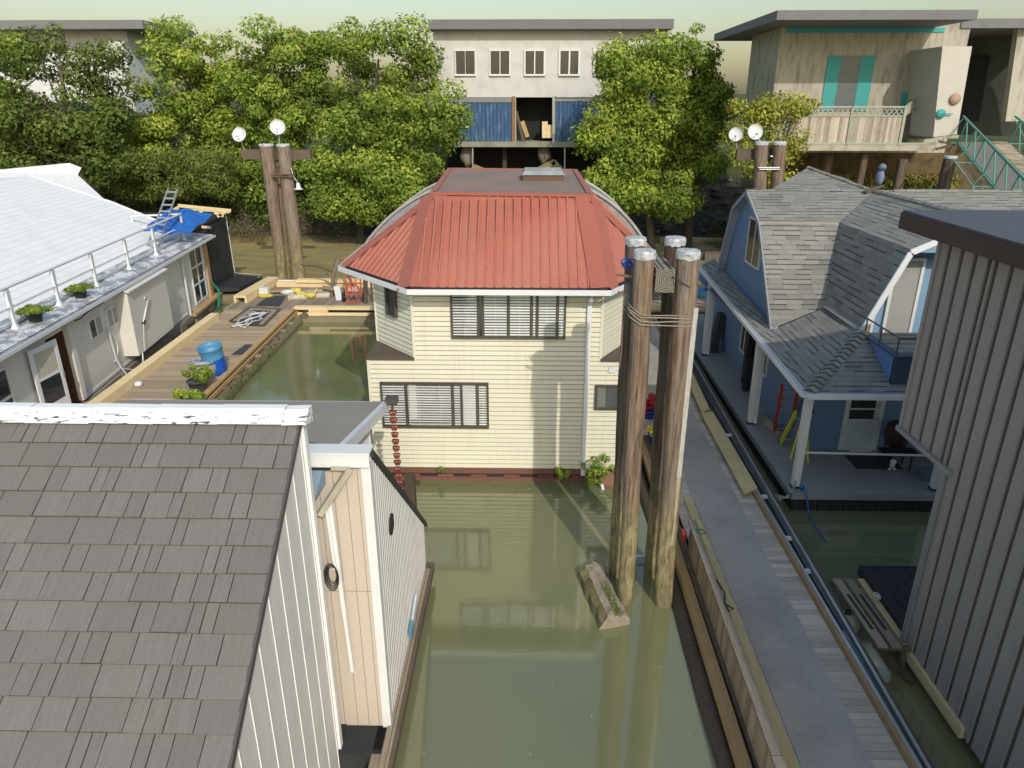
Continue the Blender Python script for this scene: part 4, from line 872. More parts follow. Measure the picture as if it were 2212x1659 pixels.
# grill, table and cushions on the porch
bt = thing('covered_grill', 'dark brown covered barbecue beside the white door on the blue porch', 'barbecue', (10.0, 17.75, .5))
b = MB(); b.lathe((10.03, 17.72, .85), [(.22, 0), (.3, .15), (.33, .45), (.3, .6), (.18, .68), (.01, .7)], 16); b.build('cover', M('brown_vinyl_cover', (.055, .03, .025), .6, .2, .3), bt)
b = MB()
for (x, y) in ((9.85, 17.55), (10.2, 17.55), (9.85, 17.9), (10.2, 17.9)): b.tube([(x, y, .5), (x, y, .95)], .025, 6)
b.build('stand_legs', BLACK, bt)
pt = thing('porch_table', 'small dark patio table on thin legs at the right end of the blue porch', 'table', (10.3, 16.9, .5))
b = MB(); b.hexa([(9.4, 16.9, .92), (10.3, 16.9, .92), (10.3, 17.4, .92), (9.4, 17.4, .92)], [(9.4, 16.9, .95), (10.3, 16.9, .95), (10.3, 17.4, .95), (9.4, 17.4, .95)]); b.build('table_top', DARKIN, pt)
for (x, y) in ((9.45, 16.95), (10.1, 16.95), (9.45, 17.35), (10.1, 17.35)): b = MB(); b.tube([(x, y, .5), (x, y, .92)], .025, 6); b.build('leg', BLACK, pt)
b = MB(); b.ball((9.62, 16.92, .76), .08, 10, 6); b.ball((9.56, 16.9, .56), .045, 8, 5); b.ball((9.68, 16.9, .56), .045, 8, 5); b.ball((9.62, 16.93, .65), .065, 8, 5); tag(b.build('white_ornament', WHITE), 'small white ornament hanging under the dark porch table', 'ornament')
b = MB(); b.box(10.15, 16.35, .5, 10.6, 16.8, .62); b.box(10.2, 16.4, .62, 10.55, 16.75, .72); tag(b.build('cushion', M('grey_blue_cushion', (.14, .18, .23), .9)), 'grey blue cushions stacked on the floor at the end of the blue porch', 'cushion')
b = MB()
for k in range(4): b.tube([(6.75, 15.9, .62+.04*k), (6.62, 15.75, .45), (6.4+.06*k, 15.7, .35), (6.2, 15.4+.1*k, .45)], .018, 6)
tag(b.build('mooring_line', M('grey_green_rope', (.34, .38, .32), .9)), 'grey mooring lines tying the blue porch corner to the walkway', 'rope')
b = MB(); b.tube([(6.9, 15.6, .6), (6.93, 15.2, .1), (7.0, 14.3, .02)], .018, 6); b.ball((6.86, 15.75, .62), .07, 8, 5); tag(b.build('blue_mooring_rope', BLUER), 'thin blue rope running from the corner post of the blue porch into the water', 'rope')
# decoy bird on roof ridge
bd = thing('decoy_bird', 'grey blue decoy bird standing on a short board on the shingled ridge', 'decoy bird', (11.9, 24.4, 6.9)); q = PY(1897, 404, 24.2)
b = MB(); b.ball(add(q, (0, 0, .3)), .17, 12, 8, sq=(.75, .9, 1.45)); b.ball(add(q, (0, -.04, .62)), .12, 12, 8); b.tube([add(q, (0, -.14, .6)), add(q, (0, -.22, .58))], [.03, .005], 6); b.build('bird_body', M('grey_blue_plastic', (.15, .19, .28), .6), bd)
b = MB(); b.beam(add(q, (-.62, -.45, -.12)), add(q, (.1, 0, .04)), .14, .06); b.build('perch_board', BEAM_W, bd)

# ------------------------------------------------------------------ dark house at the right
dh = thing('dark_metal_house', 'tall taupe house with vertical metal siding and flat dark roof at the right edge', 'house', (10, 8, .3))
TAUPE = M('taupe_metal_siding', (.31, .285, .265), .45, .02, .25, (.27, .255, .24), .8, (1, 1, .6), .05, 30, spec=.4, fine=.05)
GROOVE = M('siding_groove', (.085, .08, .072), .5)
b = MB(); XD = 6.9
def ribwall(yn, yf, z0, z1, zf=None):
    y = yf
    while y > yn:
        w = .36; y0 = max(yn, y-w)
        b.box(XD, y0+.095, z0, XD+.05, y, z1, 0, .5); b.box(XD-.02, y0+.075, z0, XD+.05, y0+.095, z1, 0, .4); b.box(XD+.012, y0, z0, XD+.05, y0+.075, z1, 1, .5); y -= w
ribwall(10.55, 12.15, 3.97, 7.46); ribwall(-3, 10.55, .25, 7.46)
b.box(XD+.05, -3, .2, 18, 10.5, 3.9, 0, .5); b.box(XD+.05, -3, 3.9, 18, 12.1, 7.46, 0, .5)
b.box(XD-.03, 10.52, .3, XD+.08, 10.6, 3.95, 0, .5); b.box(XD-.03, 12.1, 3.9, XD+.08, 12.18, 7.46, 0, .5)
b.build('metal_wall', [TAUPE, GROOVE], dh)
b = MB(); b.box(XD-.06, 10.4, 3.88, XD+.06, 12.2, 3.97); b.box(XD-.05, 10.5, .3, XD-.02, 10.62, 3.9); b.build('corner_flashing', M('grey_flashing', (.24, .24, .25), .45), dh)
b = MB(); b.box(6.58, -3, 7.44, 18.5, 13.0, 7.72, 0, .5); b.build('roof_fascia', M('dark_brown_fascia', (.042, .036, .035), .45, .05, .2), dh)
b = MB(); b.box(6.6, -3, 7.72, 18.5, 12.98, 7.76, 0, .5); b.build('flat_roof', M('dark_grey_membrane', (.075, .08, .09), .55, .05, .2, fine=.05), dh)
bk = thing('black_deck', 'black boarded deck in the water beside the dark metal house', 'deck', (8, 11.7, .3))
b = MB(); x = 7.02
while x < 9.6: b.box(x, 10.62, .44, x+.2, 12.66, .5, 0, random.random()); x += .215
b.box(6.98, 10.6, .3, 7.02, 12.7, .51, 0); b.box(7.02, 12.66, .3, 9.6, 12.7, .51, 0); b.build('deck_boards', BLACK, bk)
b = MB(); b.box(6.84, 8.6, .2, 6.97, 12.4, .4); b.build('edge_beam', PLYW, bk)
sp = thing('wooden_step', 'weathered wooden step of two planks with black grip strips', 'step', (6.6, 11, .2))
for i, x0 in enumerate((6.28, 6.52)):
    b = MB(); b.hexa([(x0, 10.25, .50), (x0+.17, 10.25, .50), (x0+.12, 12.2, .50), (x0-.05, 12.2, .50)], [(x0, 10.25, .54), (x0+.17, 10.25, .54), (x0+.12, 12.2, .54), (x0-.05, 12.2, .54)]); p_ = b.build('step_plank', GREYPL_Y, sp)
    b = MB(); b.hexa([(x0+.06, 10.7, .541), (x0+.12, 10.7, .541), (x0+.08, 11.7, .541), (x0+.02, 11.7, .541)], [(x0+.06, 10.7, .546), (x0+.12, 10.7, .546), (x0+.08, 11.7, .546), (x0+.02, 11.7, .546)]); b.build('grip_strip', BLACK, p_)
b = MB(); b.beam((6.2, 12.1, .46), (6.75, 12.1, .46), .1, .07); b.beam((6.25, 10.35, .46), (6.85, 10.3, .46), .1, .07); b.build('cross_batten', BEAM_W, sp); b = MB(); b.beam((6.3, 10.4, .43), (6.8, 9.9, .05), .07, .07); b.beam((6.75, 10.3, .4), (6.78, 10.2, -.1), .07, .07); b.build('brace', BEAM_W, sp)
by = thing('mooring_float', 'round pale green mooring buoy under the wooden step', 'buoy', (6.25, 11.1, 0)); b = MB(); b.ball((6.22, 11.35, .12), .26, 20, 12, sq=(1, 1, .95)); b.build('buoy_body', M('pale_green_buoy', (.42, .46, .32), .4, .02, .3, (.18, .2, .12), 4), by)
b = MB(); b.lathe((6.22, 11.35, .34), [(.06, 0), (.06, .08), (.03, .1)], 10); b.build('buoy_eye', BLACK, by)
b = MB()
for k in range(4): b.tube([(6.93+.05*math.cos(a+k), 11.75+.07*math.sin(a), .44+.02*k) for a in [i*.8 for i in range(9)]], .012, 5)
tag(b.build('white_line', M('white_rope', (.6, .58, .48), .9)), 'small coil of white rope on the edge of the black deck', 'rope')

# ------------------------------------------------------------------ near left house with large brown shingles
nh = thing('shingled_house', 'near house with large grey brown roof tiles and pale board walls', 'house', (-5, 8, 0))
YR, XW = 8.2, -2.8
rt = PX(652, 893, XW); lo = PX(540, 1449, XW); YR, ZR = rt[1], rt[2]
dS = nrm((0, lo[1]-YR, lo[2]-ZR)); SL = ln(sub(lo, rt)); EX = SL/9.55
nS = nrm(cross((1, 0, 0), mul(dS, -1)))
if nS[2] < 0: nS = mul(nS, -1)
t = NT('grey_brown_roof_tiles'); uv = t.uv(); gr_ = t.noise(t.n('ShaderNodeVectorMath', {0: uv, 1: (26, 1.6, 1)}, operation='MULTIPLY').outputs[0], 1.4, 5, .65)
c = t.mix(t.rng(t.var(), 0, 1), (.185, .176, .163), (.225, .215, .20)); c = t.mix(t.rng(gr_, .35, .7, 0, .5), c, (.135, .127, .117)); c = t.mix(t.rng(t.noise(t.pos(), 60, 3, .7), .3, .7, 0, .3), c, (.06, .055, .05))
c = t.mix(t.rng(t.noise(t.pos(), 1.1, 5), .55, .75, 0, .35), c, (.20, .165, .13))
t.bsdf(c, .85, t.bump(t.math('ADD', gr_, t.math('MULTIPLY', t.noise(t.pos(), 70, 2), .6)), .35, .008), 0, .25); TILE = t.m
b = MB(); rows = 22
for r_ in range(rows):
    x = XW-.01; first = True
    while x > -11:
        w = random.choice((.14, .2, .3, .34, .38, .42, .46, .5)); gap = .012
        x1, x0 = x, x-w+gap; a0 = max(0, r_*EX-.05) if r_ else 0.0; a1 = (r_+1)*EX-EX*.42+random.uniform(-.004, .004)
        a1 = (r_+.38)*EX+EX*.0 if False else (r_+.42)*EX
        s0 = a1-EX; s0 = max(0, s0)
        th0, th1 = .004, .030+random.choice((0, .006, .012)); jj = random.uniform(-.005, .005)
        P = lambda xx, s_, h_: add(add((xx, YR, ZR), mul(dS, s_)), mul(nS, h_))
        lo4 = [P(x0, a1+jj, 0), P(x1, a1+jj, 0), P(x1, s0, -.01), P(x0, s0, -.01)]; hi4 = [P(x0, a1+jj, th1), P(x1, a1+jj, th1), P(x1, s0, th0), P(x0, s0, th0)]
        cv = random.random()
        b.poly(hi4, 0, cv); b.poly([lo4[0], lo4[1], hi4[1], hi4[0]], 0, 0); b.poly([lo4[1], lo4[2], hi4[2], hi4[1]], 0, 0); b.poly([lo4[3], lo4[0], hi4[0], hi4[3]], 0, 0)
        x -= w
b.poly([P(-11, rows*EX, -.03), P(XW-.02, rows*EX, -.03), P(XW-.02, 0, -.03), P(-11, 0, -.03)], 0, 0)
b.build('tiled_roof', TILE, nh)
t = NT('chipped_white_ridge'); c = t.mix(t.math('MULTIPLY', t.rng(t.noise(t.pos((1.2, 6, 6)), 4.5, 4, .6), .57, .60), t.rng(t.sep(t.pos())[2], ZR+.05, ZR+.0, 0, 1)), (.82, .82, .81), (.10, .09, .08)); t.bsdf(c, .5, t.bump(t.noise(t.pos(), 4, 4), .3, .02)); RIDGEW = t.m
b = MB(); x = -11.0
while x < XW+.08:
    x2 = min(x+.8, XW+.1); z_ = ZR+.055
    dz0, dz1 = random.uniform(-.008, .008), random.uniform(-.008, .008)
    for (ya, za, yb, zb) in ((-.20, -.125, -.02, .01), (-.02, .01, .1, .015), (.1, .015, .11, -.2)):
        b.poly([(x, YR+ya, z_+za+dz0), (x2, YR+ya, z_+za+dz1), (x2, YR+yb, z_+zb+dz1), (x, YR+yb, z_+zb+dz0)])
    x = x2
    if x2 >= XW+.1: break
b.poly([(XW+.1, YR-.20, ZR-.07), (XW+.1, YR+.11, ZR-.14), (XW+.1, YR+.1, ZR+.06), (XW+.1, YR-.02, ZR+.055)])
b.build('ridge_cap', RIDGEW, nh)
PALEB = M('pale_grey_board_wall', (.74, .72, .69), .6, .02, .2, (.42, .41, .38), 1.5, bump=.05, drip=.3)
SEAM = M('white_seam', (.84, .83, .81), .5)
# gable wall facing right
b = MB(); yw0 = 2.0
def zr(y): return ZR+(y-YR)*(dS[2]/dS[1])
b.poly([(XW-.02, yw0, 0), (XW-.02, YR, 0), (XW-.02, YR, ZR-.03), (XW-.02, yw0, zr(yw0)-.03)], 0, .5)
y = YR-.12
while y > yw0+.2:
    z1 = zr(y)-.04; b.box(XW-.02, y-.006, 0, XW-.009, y+.006, z1, 1, .5); y -= .40
b.box(XW-.02, YR-.05, 0, XW+.02, YR+.06, ZR-.02, 1, .5)
b.poly([(XW-.02, YR+.02, 0), (-11, YR+.02, 0), (-11, YR+.02, ZR-.03), (XW-.02, YR+.02, ZR-.03)], 0, .5)
b.build('gable_wall', [PALEB, SEAM], nh)
b = MB(); b.beam(add((XW-.005, YR, ZR-.03), mul(dS, .02)), add((XW-.005, YR, ZR-.03), mul(dS, rows*EX)), .035, .08, nS); b.build('rake_edge', M('dark_rake', (.10, .09, .085), .6), nh)
# projecting wing
X2, YN, YFAR = -2.11, 8.53, 12.75
b = MB(); BEIGE = M('beige_board_wall', (.56, .49, .41), .6, .03, .15, (.60, .55, .44), .7, (1.5, 1, .3), .05, drip=.2)
b.box(-3.05, YN, 0, X2-.02, YN+.06, 5.0, 0, .5)
for xx in (-2.82, -2.62, -2.44, -2.28): b.box(xx-.005, YN-.004, 0, xx+.005, YN, 5.0, 1, .5)
b.box(-3.0, YN-.003, 2.9, X2, YN, 2.91, 1, .5)
b.build('front_board_wall', [BEIGE, M('board_joint', (.34, .27, .2), .8)], nh)
b = MB(); b.box(X2-.11, YN-.03, 0, X2+.02, YN+.1, 5.0, 0, .5); b.box(-3.12, YN-.1, 4.98, X2+.03, YN-.02, 5.17, 0, .5); b.box(-3.12, YN-.12, 5.17, X2+.04, YN+.16, 5.2, 0, .5); b.build('white_corner_trim', WHITE, nh)
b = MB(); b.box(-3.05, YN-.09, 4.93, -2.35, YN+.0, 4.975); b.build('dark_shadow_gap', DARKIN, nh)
b = MB(); zt_ = lambda y: 5.12+(y-YN)*(1.32-5.12)/(YFAR-YN); y = YN+.1; W_ = .125
RIBG = M('rib_groove', (.56, .545, .52), .7); b.poly([(X2-.019, YN+.05, .35), (X2-.019, YFAR, .35), (X2-.019, YFAR, zt_(YFAR)), (X2-.019, YN+.05, zt_(YN+.05))], 1, .5)
while y < YFAR-.02:
    z1, z2 = zt_(y), zt_(min(y+W_, YFAR)); b.hexa([(X2-.02, y, .35), (X2+.006, y+.012, .35), (X2+.006, y+W_-.03, .35), (X2-.02, y+W_-.014, .35)], [(X2-.02, y, z1), (X2+.006, y+.012, z1), (X2+.006, y+W_-.03, z2), (X2-.02, y+W_-.014, z2)], 0, .5); y += W_
b.box(-3.1, YFAR-.03, .35, X2-.02, YFAR, 1.3, 0, .5); b.build('ribbed_wall', [PALEB, RIBG], nh)
b = MB(); b.hexa([(-3.12, YN+.1, 5.04), (X2+.05, YN+.1, 5.04), (X2+.05, YFAR+.14, 1.2), (-3.12, YFAR+.14, 1.2)], [(-3.12, YN+.12, 5.14), (X2+.05, YN+.12, 5.14), (X2+.05, YFAR+.14, 1.3), (-3.12, YFAR+.14, 1.3)]); b.build('steep_roof', M('black_shingle', (.05, .048, .045), .9), nh)
# flat brown roof behind
C1 = PY(834, 868, 13.8); C2 = PX(725, 976, C1[0]); FL_ = PY(430, 866, 13.8); XB = C1[0]
nd = nrm(sub(C1, C2)); C2b = sub(C2, mul(nd, 1.2)); b = MB()
P4 = [C2b, C1, (FL_[0]-1.5, C1[1], C1[2]), (FL_[0]-1.5, C2b[1], C2b[2])]
P4 = P4[::-1] if cross(sub(P4[1], P4[0]), sub(P4[2], P4[0]))[2] < 0 else P4
b.hexa([add(q, (0, 0, -.05)) for q in P4], P4, 0, .5)
t = NT('brown_grit_roof'); c = t.mix(t.rng(t.noise(t.pos(), .6, 6, .65), .35, .65), (.34, .31, .25), (.38, .33, .27)); c = t.mix(t.rng(t.noise(t.pos(), 50, 3, .7), .3, .7, 0, .3), c, (.07, .062, .055)); t.bsdf(c, .9, t.bump(t.noise(t.pos(), 40, 3), .3, .01)); 
b.build('flat_roof', t.m, nh)
b = MB(); b.beam(add(C2b, (.03, 0, -.1)), add(C1, (.03, 0, -.1)), .035, .18, (0, 0, 1)); b.beam(add(C2b, (.0, 0, .01)), add(C1, (.0, 0, .01)), .1, .03, (0, 0, 1)); b.beam(add(C1, (0, .02, -.1)), (FL_[0]-1.5, C1[1]+.02, C1[2]-.1), .035, .18); b.build('roof_fascia', WHITE, nh)
yw = PX(797, 935, XB-.15)[1]; b = MB(); XV = XB-.15; y = C2b[1]
zz_ = lambda y: C2b[2]+(y-C2b[1])*(C1[2]-C2b[2])/(C1[1]-C2b[1])-.06
b.poly([(XV-.02, C2b[1], .4), (XV-.02, yw, .4), (XV-.02, yw, zz_(yw)), (XV-.02, C2b[1], zz_(C2b[1]))], 0, .5)
while y < yw-.1: b.hexa([(XV-.02, y, .4), (XV+.005, y+.012, .4), (XV+.005, y+.05, .4), (XV-.02, y+.065, .4)], [(XV-.02, y, zz_(y)), (XV+.005, y+.012, zz_(y)), (XV+.005, y+.05, zz_(y)), (XV-.02, y+.065, zz_(y))], 0, .5); y += .084
b.box(XV-.05, yw-.05, .4, XV+.03, yw+.03, zz_(yw), 1, .5); b.box(FL_[0]-1.4, yw-.02, .4, XV-.05, yw, zz_(yw)-.05, 0, .5)
b.build('rear_ribbed_wall', [PALEB, WHITE], nh)
b = MB(); b.box(-9, 8.3, -.2, XW, 13, .35); b.box(-3.3, 8.0, -.2, X2-.05, 12.8, .33); b.build('float_base', BLACK, nh)
# lean-to between the walls
b = MB(); A_ = PY(756, 1011, YN-.1); B_ = PY(690, 1112, YN-.25); b.beam(A_, B_, .085, .08); b.beam(add(A_, (-.25, 0, 0)), A_, .06, .05); b.build('sloping_sill', M('pale_sill_wood', (.50, .46, .36), .8, .1, .5), nh)
b = MB(); q = [PY(672, 998, YN-.04), PY(700, 1004, YN-.04), PY(704, 1040, YN-.2), PY(678, 1085, YN-.2)]; b.poly(q[::-1]); b.build('blue_glass', M('blue_grey_glass', (.20, .28, .36), .2), nh)
b = MB(); A_, B_ = PY(712, 1080, YN-.12), PY(745, 1330, YN-.12); b.beam(A_, B_, .06, .06); A_, B_ = PY(703, 1080, YN-.16), PY(725, 1230, YN-.16); b.beam(A_, B_, .04, .04); A_, B_ = PY(745, 1330, YN-.12), PY(762, 1450, YN-.12); b.beam(A_, B_, .05, .05); b.build('white_window_trim', WHITE, nh)
b = MB()
for k in range(6): rr = .13+.02*k; b.tube([(-2.74+.1+rr*.9*math.cos(a)*.5, YN-.16-.012*k, 3.32+rr*math.sin(a)+random.uniform(-.006, .006)) for a in [i*.45 for i in range(15)]], .006, 5)
q = PY(712, 1245, YN-.2); 
for i in range(len(b.v)): b.v[i] = (b.v[i][0]+2.67+q[0], b.v[i][1], b.v[i][2]-3.32+q[2])
tag(b.build('cable_coil', BLACK), 'loose coil of thin black cable hanging beside the beige board wall', 'cable')
a1, a2 = PX(843, 1106, X2), PX(843, 1158, X2); b = MB(); n_ = 14; ring = []
for i in range(n_):
    a = 2*math.pi*i/n_; ring.append((X2+.03, (a1[1]+a2[1])/2+.16*math.cos(a)*(1+.12*(i % 2)), (a1[2]+a2[2])/2+abs(a1[2]-a2[2])*.48*math.sin(a)))
b.poly(ring[::1] if True else ring); bk_ = [(X2+.008, q[1], q[2]) for q in ring]
for i in range(n_): j = (i+1) % n_; b.poly([ring[i], ring[j], bk_[j], bk_[i]])
tag(b.build('wall_ornament', M('black_iron', (.025, .025, .028), .6)), 'black oval iron ornament hung on the ribbed wall', 'ornament')
sd = thing('side_deck', 'narrow weathered plank ledge along the foot of the ribbed wall', 'deck', (-2, 9, .2))
b = MB()
for (x0, x1) in ((-2.14, -2.06), (-2.05, -1.99)): b.box(x0, 4, .33, x1, 12.6, .37)
b.box(-2.3, 4, .2, -2.0, 12.6, .33); b.build('deck_planks', GREYPL_Y, sd)
b = MB(); b.box(-1.985, 4, .22, -1.93, 12.75, .42); b.box(-2.2, 12.66, .22, -1.985, 12.75, .42); b.build('deck_edge', BEAM_W, sd)
b = MB(); A_, B_ = PX(886, 1375, -2.04), PX(899, 1288, -2.05); b.beam(A_, lerp(A_, B_, .35), .05, .12, m=1); b.beam(lerp(A_, B_, .35), B_, .045, .1, m=0)
tag(b.build('foam_fender', [M('white_foam', (.62, .68, .74), .6), M('light_blue_foam', (.10, .32, .46), .6)]), 'blue and white foam fender resting between the ribbed wall and the ledge', 'fender')
# rain chain and scupper
b = MB(); q = PY(846, 866, 13.7); b.box(q[0]-.12, q[1]-.12, q[2]-.04, q[0]+.13, q[1]+.1, q[2]+.08); b.box(q[0]-.02, q[1]-.02, q[2]-.2, q[0]+.03, q[1]+.03, q[2]-.04)
tag(b.build('rain_outlet', M('brown_outlet', (.10, .085, .07), .6)), 'brown box outlet at the corner of the flat brown roof above the rain chain', 'gutter outlet')
rc = thing('rain_chain', 'copper rain chain of small cups hanging from the flat brown roof corner', 'rain chain', (q[0], q[1], .5)); b = MB(); COPPER = M('copper_cup', (.36, .12, .085), .35, .2, .3, metal=.3)
n_ = 17; zs = q[2]-.24
for i in range(n_):
    z = zs-i*.165; xx = q[0]+.01+.004*i
    for sg in (-1, 1): b.lathe((xx+sg*.03, q[1], z-.05), [(.01, -.07), (.045, -.005), (.055, .045), (.04, .06)], 9)
b.build('copper_cups', COPPER, rc)
b = MB(); b.tube([(q[0], q[1], zs+.06), (q[0]+.01+.004*n_, q[1], zs-n_*.165)], .006, 5); b.build('chain_link', COPPER, rc)
b = MB(); q = PZ(842, 1032, .0); b.box(-2.95, 15.3, -.2, -2.72, 15.55, 1.0); b.box(-3.1, 15.4, .75, -2.6, 15.5, .85); tag(b.build('mooring_post', BEAM_W), 'short dark timber post in the water behind the rain chain', 'post')
# ------------------------------------------------------------------ white house boat on the left (slightly turned)
PW = (-14.28, 21.39); _l = math.hypot(1.2, 11.09); DW = (-1.2/_l, 11.09/_l); NW = (DW[1], -DW[0])
def W(s, d, z): return (PW[0]+DW[0]*s+NW[0]*d, PW[1]+DW[1]*s+NW[1]*d, z)
def WD(u, v, d=0):       # sight line met with a wall parallel to the long side, d outwards: returns s, z
    r = _ray(u, v); px, py = PW[0]+NW[0]*d, PW[1]+NW[1]*d; t_ = (px*NW[0]+py*NW[1])/(r[0]*NW[0]+r[1]*NW[1]); p = mul(r, t_)
    return (p[0]-px)*DW[0]+(p[1]-py)*DW[1], H+p[2]
def wbox(b, s0, d0, z0, s1, d1, z1, m=0, c=.5):
    s0, s1 = min(s0, s1), max(s0, s1); d0, d1 = min(d0, d1), max(d0, d1)
    q = [(s0, d0), (s0, d1), (s1, d1), (s1, d0)]
    A = [W(a, e, z0) for a, e in q]; B = [W(a, e, z1) for a, e in q]
    if cross(sub(A[1], A[0]), sub(A[2], A[0]))[2] < 0: A.reverse(); B.reverse()
    b.hexa(A, B, m, c)
wh = thing('white_house_boat', 'long cream walled house boat with white shingled roof at the left', 'house', W(4, -4, 0))
CREAM = M('cream_panel_wall', (.72, .69, .63), .65, .02, .12, (.48, .44, .36), 1.3, bump=.05)
b = MB(); wbox(b, -8, -9, .6, -1.75, 0, 3.42); wbox(b, -.62, -9, .6, 13.3, 0, 3.42); wbox(b, -1.75, -.9, .6, -.62, -.8, 3.42); wbox(b, -1.75, -9, 3.05, -.62, 0, 3.42)
wbox(b, -.72, 0, .72, -.48, .16, 3.36); wbox(b, -.48, 0, .62, 9.6, .03, .72); wbox(b, -8, 0, 3.28, -.72, .05, 3.42)
b.build('long_wall', CREAM, wh)
b = MB()
for s in (-3.6, 1.9, 7.2): pass
wbox(b, 2.9, 0, .95, 6.5, .5, 3.3)
b.hexa([W(2.8, -.02, 3.42), W(2.8, .62, 3.3), W(6.6, .62, 3.3), W(6.6, -.02, 3.42)], [W(2.8, -.02, 3.47), W(2.8, .62, 3.35), W(6.6, .62, 3.35), W(6.6, -.02, 3.47)])
b.build('wall_box', CREAM, wh)
def wwin(s0, s1, z0, z1, d, fr, split, name='window', gm=None, rails=()):
    b = MB()
    for (a, c, e, g_) in ((s0, z0, s1, z0+fr), (s0, z1-fr, s1, z1), (s0, z0+fr, s0+fr, z1-fr), (s1-fr, z0+fr, s1, z1-fr)): wbox(b, a, d, c, e, d+.05, g_)
    for s_ in split: sm = s0+(s1-s0)*s_; wbox(b, sm-fr*.5, d, z0+fr, sm+fr*.5, d+.045, z1-fr)
    for zz in rails: wbox(b, s0+fr, d, zz-.04, s1-fr, d+.045, zz+.04)
    w = b.build(name, WHITE, wh); b = MB(); wbox(b, s0+fr, d+.01, z0+fr, s1-fr, d+.02, z1-fr); b.build('pane', gm or DGLASS, w); return w
w1_ = wwin(.80, 1.74, 2.22, 2.9, 0, .05, (.5,)); w2_ = wwin(2.1, 3.0, 2.22, 2.9, 0, .05, (.5,), gm=None)
b = MB(); wbox(b, 1.3, .022, 2.28, 1.68, .026, 2.84); wbox(b, 2.15, .022, 2.28, 2.95, .026, 2.84); b.build('curtain', M('grey_curtain', (.42, .42, .38), .9), wh)
wwin(-5.0, -3.85, 1.2, 3.0, 0, .05, (), rails=(2.2,))
wwin(10.75, 12.5, .75, 3.3, 0, .09, (.5,), 'glazed_door', rails=(1.62, 2.42))
b = MB(); wbox(b, 12.85, -.1, .55, 13.3, .08, 3.3); wbox(b, 9.7, -.1, .5, 13.9, .32, .6); b.build('stained_wood_post', ORANGEW, wh); b = MB(); wbox(b, -1.9, -.2, .45, -.5, .4, .6); b.build('stained_wood_trim', ORANGEW, wh)
# open storm door and dark doorway
b = MB(); wbox(b, -1.75, -.79, .6, -.62, -.77, 3.05, 0); wbox(b, -1.7, -.77, .6, -.62, 0, .63, 1); wbox(b, -.72, -.7, .6, -.64, -.02, 3.0, 0); b.build('doorway', [M('brown_doorway', (.13, .06, .035), .6), MAT_D], wh)
b = MB(); A_ = W(-1.78, .02, .68); 
def dd(k, z, off=0): p0 = W(-2.9, .1, z); p1 = W(-1.75, .28, z); q = lerp(p0, p1, k); return (q[0]+NW[0]*off, q[1]+NW[1]*off, z)
def dbox(b, k0, k1, z0, z1, o0, o1, m=0):
    A = [dd(k0, z0, o0), dd(k1, z0, o0), dd(k1, z0, o1), dd(k0, z0, o1)]; B = [dd(k0, z1, o0), dd(k1, z1, o0), dd(k1, z1, o1), dd(k0, z1, o1)]
    if cross(sub(A[1], A[0]), sub(A[2], A[0]))[2] < 0: A.reverse(); B.reverse()
    b.hexa(A, B, m, .5)
dbox(b, 0, 1, .72, 1.35, 0, .04); dbox(b, 0, .12, 1.35, 3.1, 0, .04); dbox(b, .88, 1, 1.35, 3.1, 0, .04); dbox(b, .12, .88, 2.95, 3.1, 0, .04); dbox(b, .12, .88, 2.12, 2.2, 0, .04)
sdw = b.build('storm_door', WHITE2, wh)
b = MB(); dbox(b, .12, .88, 1.35, 2.12, .01, .03); b.build('pane', DGLASS, sdw); b = MB(); dbox(b, .12, .88, 2.2, 2.95, .01, .03); b.build('upper_pane', M('cream_reflecting_pane', (.55, .52, .42), .3), sdw); b = MB(); dbox(b, .92, .96, 1.95, 2.1, .04, .09); b.build('handle', ALU, sdw)
# roof: outer strip, then slope rising to the left
b = MB(); t = NT('pale_edge_roofing'); c = t.mix(t.rng(t.noise(t.pos((1.5, 1, 1)), 1.6, 6, .75), .45, .53), (.70, .71, .71), (.30, .31, .32)); t.bsdf(c, .6, t.bump(t.noise(t.pos(), 8), .2, .01)); STRIPM = t.m
b.hexa([W(-12, .34, 3.46), W(13.6, .34, 3.46), W(13.6, -1.0, 3.6), W(-12, -1.0, 3.6)], [W(-12, .34, 3.53), W(13.6, .34, 3.53), W(13.6, -1.0, 3.68), W(-12, -1.0, 3.68)], 0, .5); b.build('roof_edge_strip', STRIPM, wh)
t = NT('white_shingles'); uv = t.uv(); s = t.sep(uv); fr = t.math('FRACT', t.math('DIVIDE', s[1], .30)); row = t.math('FLOOR', t.math('DIVIDE', s[1], .30)); uu = t.math('ADD', t.math('DIVIDE', s[0], .3), t.math('MULTIPLY', row, .37)); cell = t.math('FLOOR', uu)
wn = t.n('ShaderNodeTexWhiteNoise', {'Vector': t.n('ShaderNodeCombineXYZ', {0: cell, 1: row}).outputs[0]}, noise_dimensions='2D').outputs[0]
c = t.mix(wn, (.86, .85, .82), (.90, .89, .86)); c = t.mix(t.rng(fr, .9, .97, 0, .6), c, (.45, .46, .46)); c = t.mix(t.rng(t.math('FRACT', uu), .94, .98, 0, .15), c, (.3, .3, .3)); c = t.mix(t.rng(t.noise(t.pos(), .7, 5), .5, .75, 0, .35), c, (.66, .66, .65))
t.bsdf(c, .7, t.bump(t.math('SUBTRACT', 1., fr), .5, .02)); WSH = t.m
SE = 13.6
def endp(u, v): # where the sight line meets the far end plane of the roof
    r = _ray(u, v); k = (PW[0]*DW[0]+PW[1]*DW[1]+SE)/(r[0]*DW[0]+r[1]*DW[1]); p = mul(r, k); return ((p[0]-PW[0])*NW[0]+(p[1]-PW[1])*NW[1], H+p[2])
e1, e2 = endp(358, 434), endp(243, 438)
b = MB(); D0, Z0_ = -1.0, 3.64
sl = (e2[1]-Z0_)/(D0-e2[0]); 
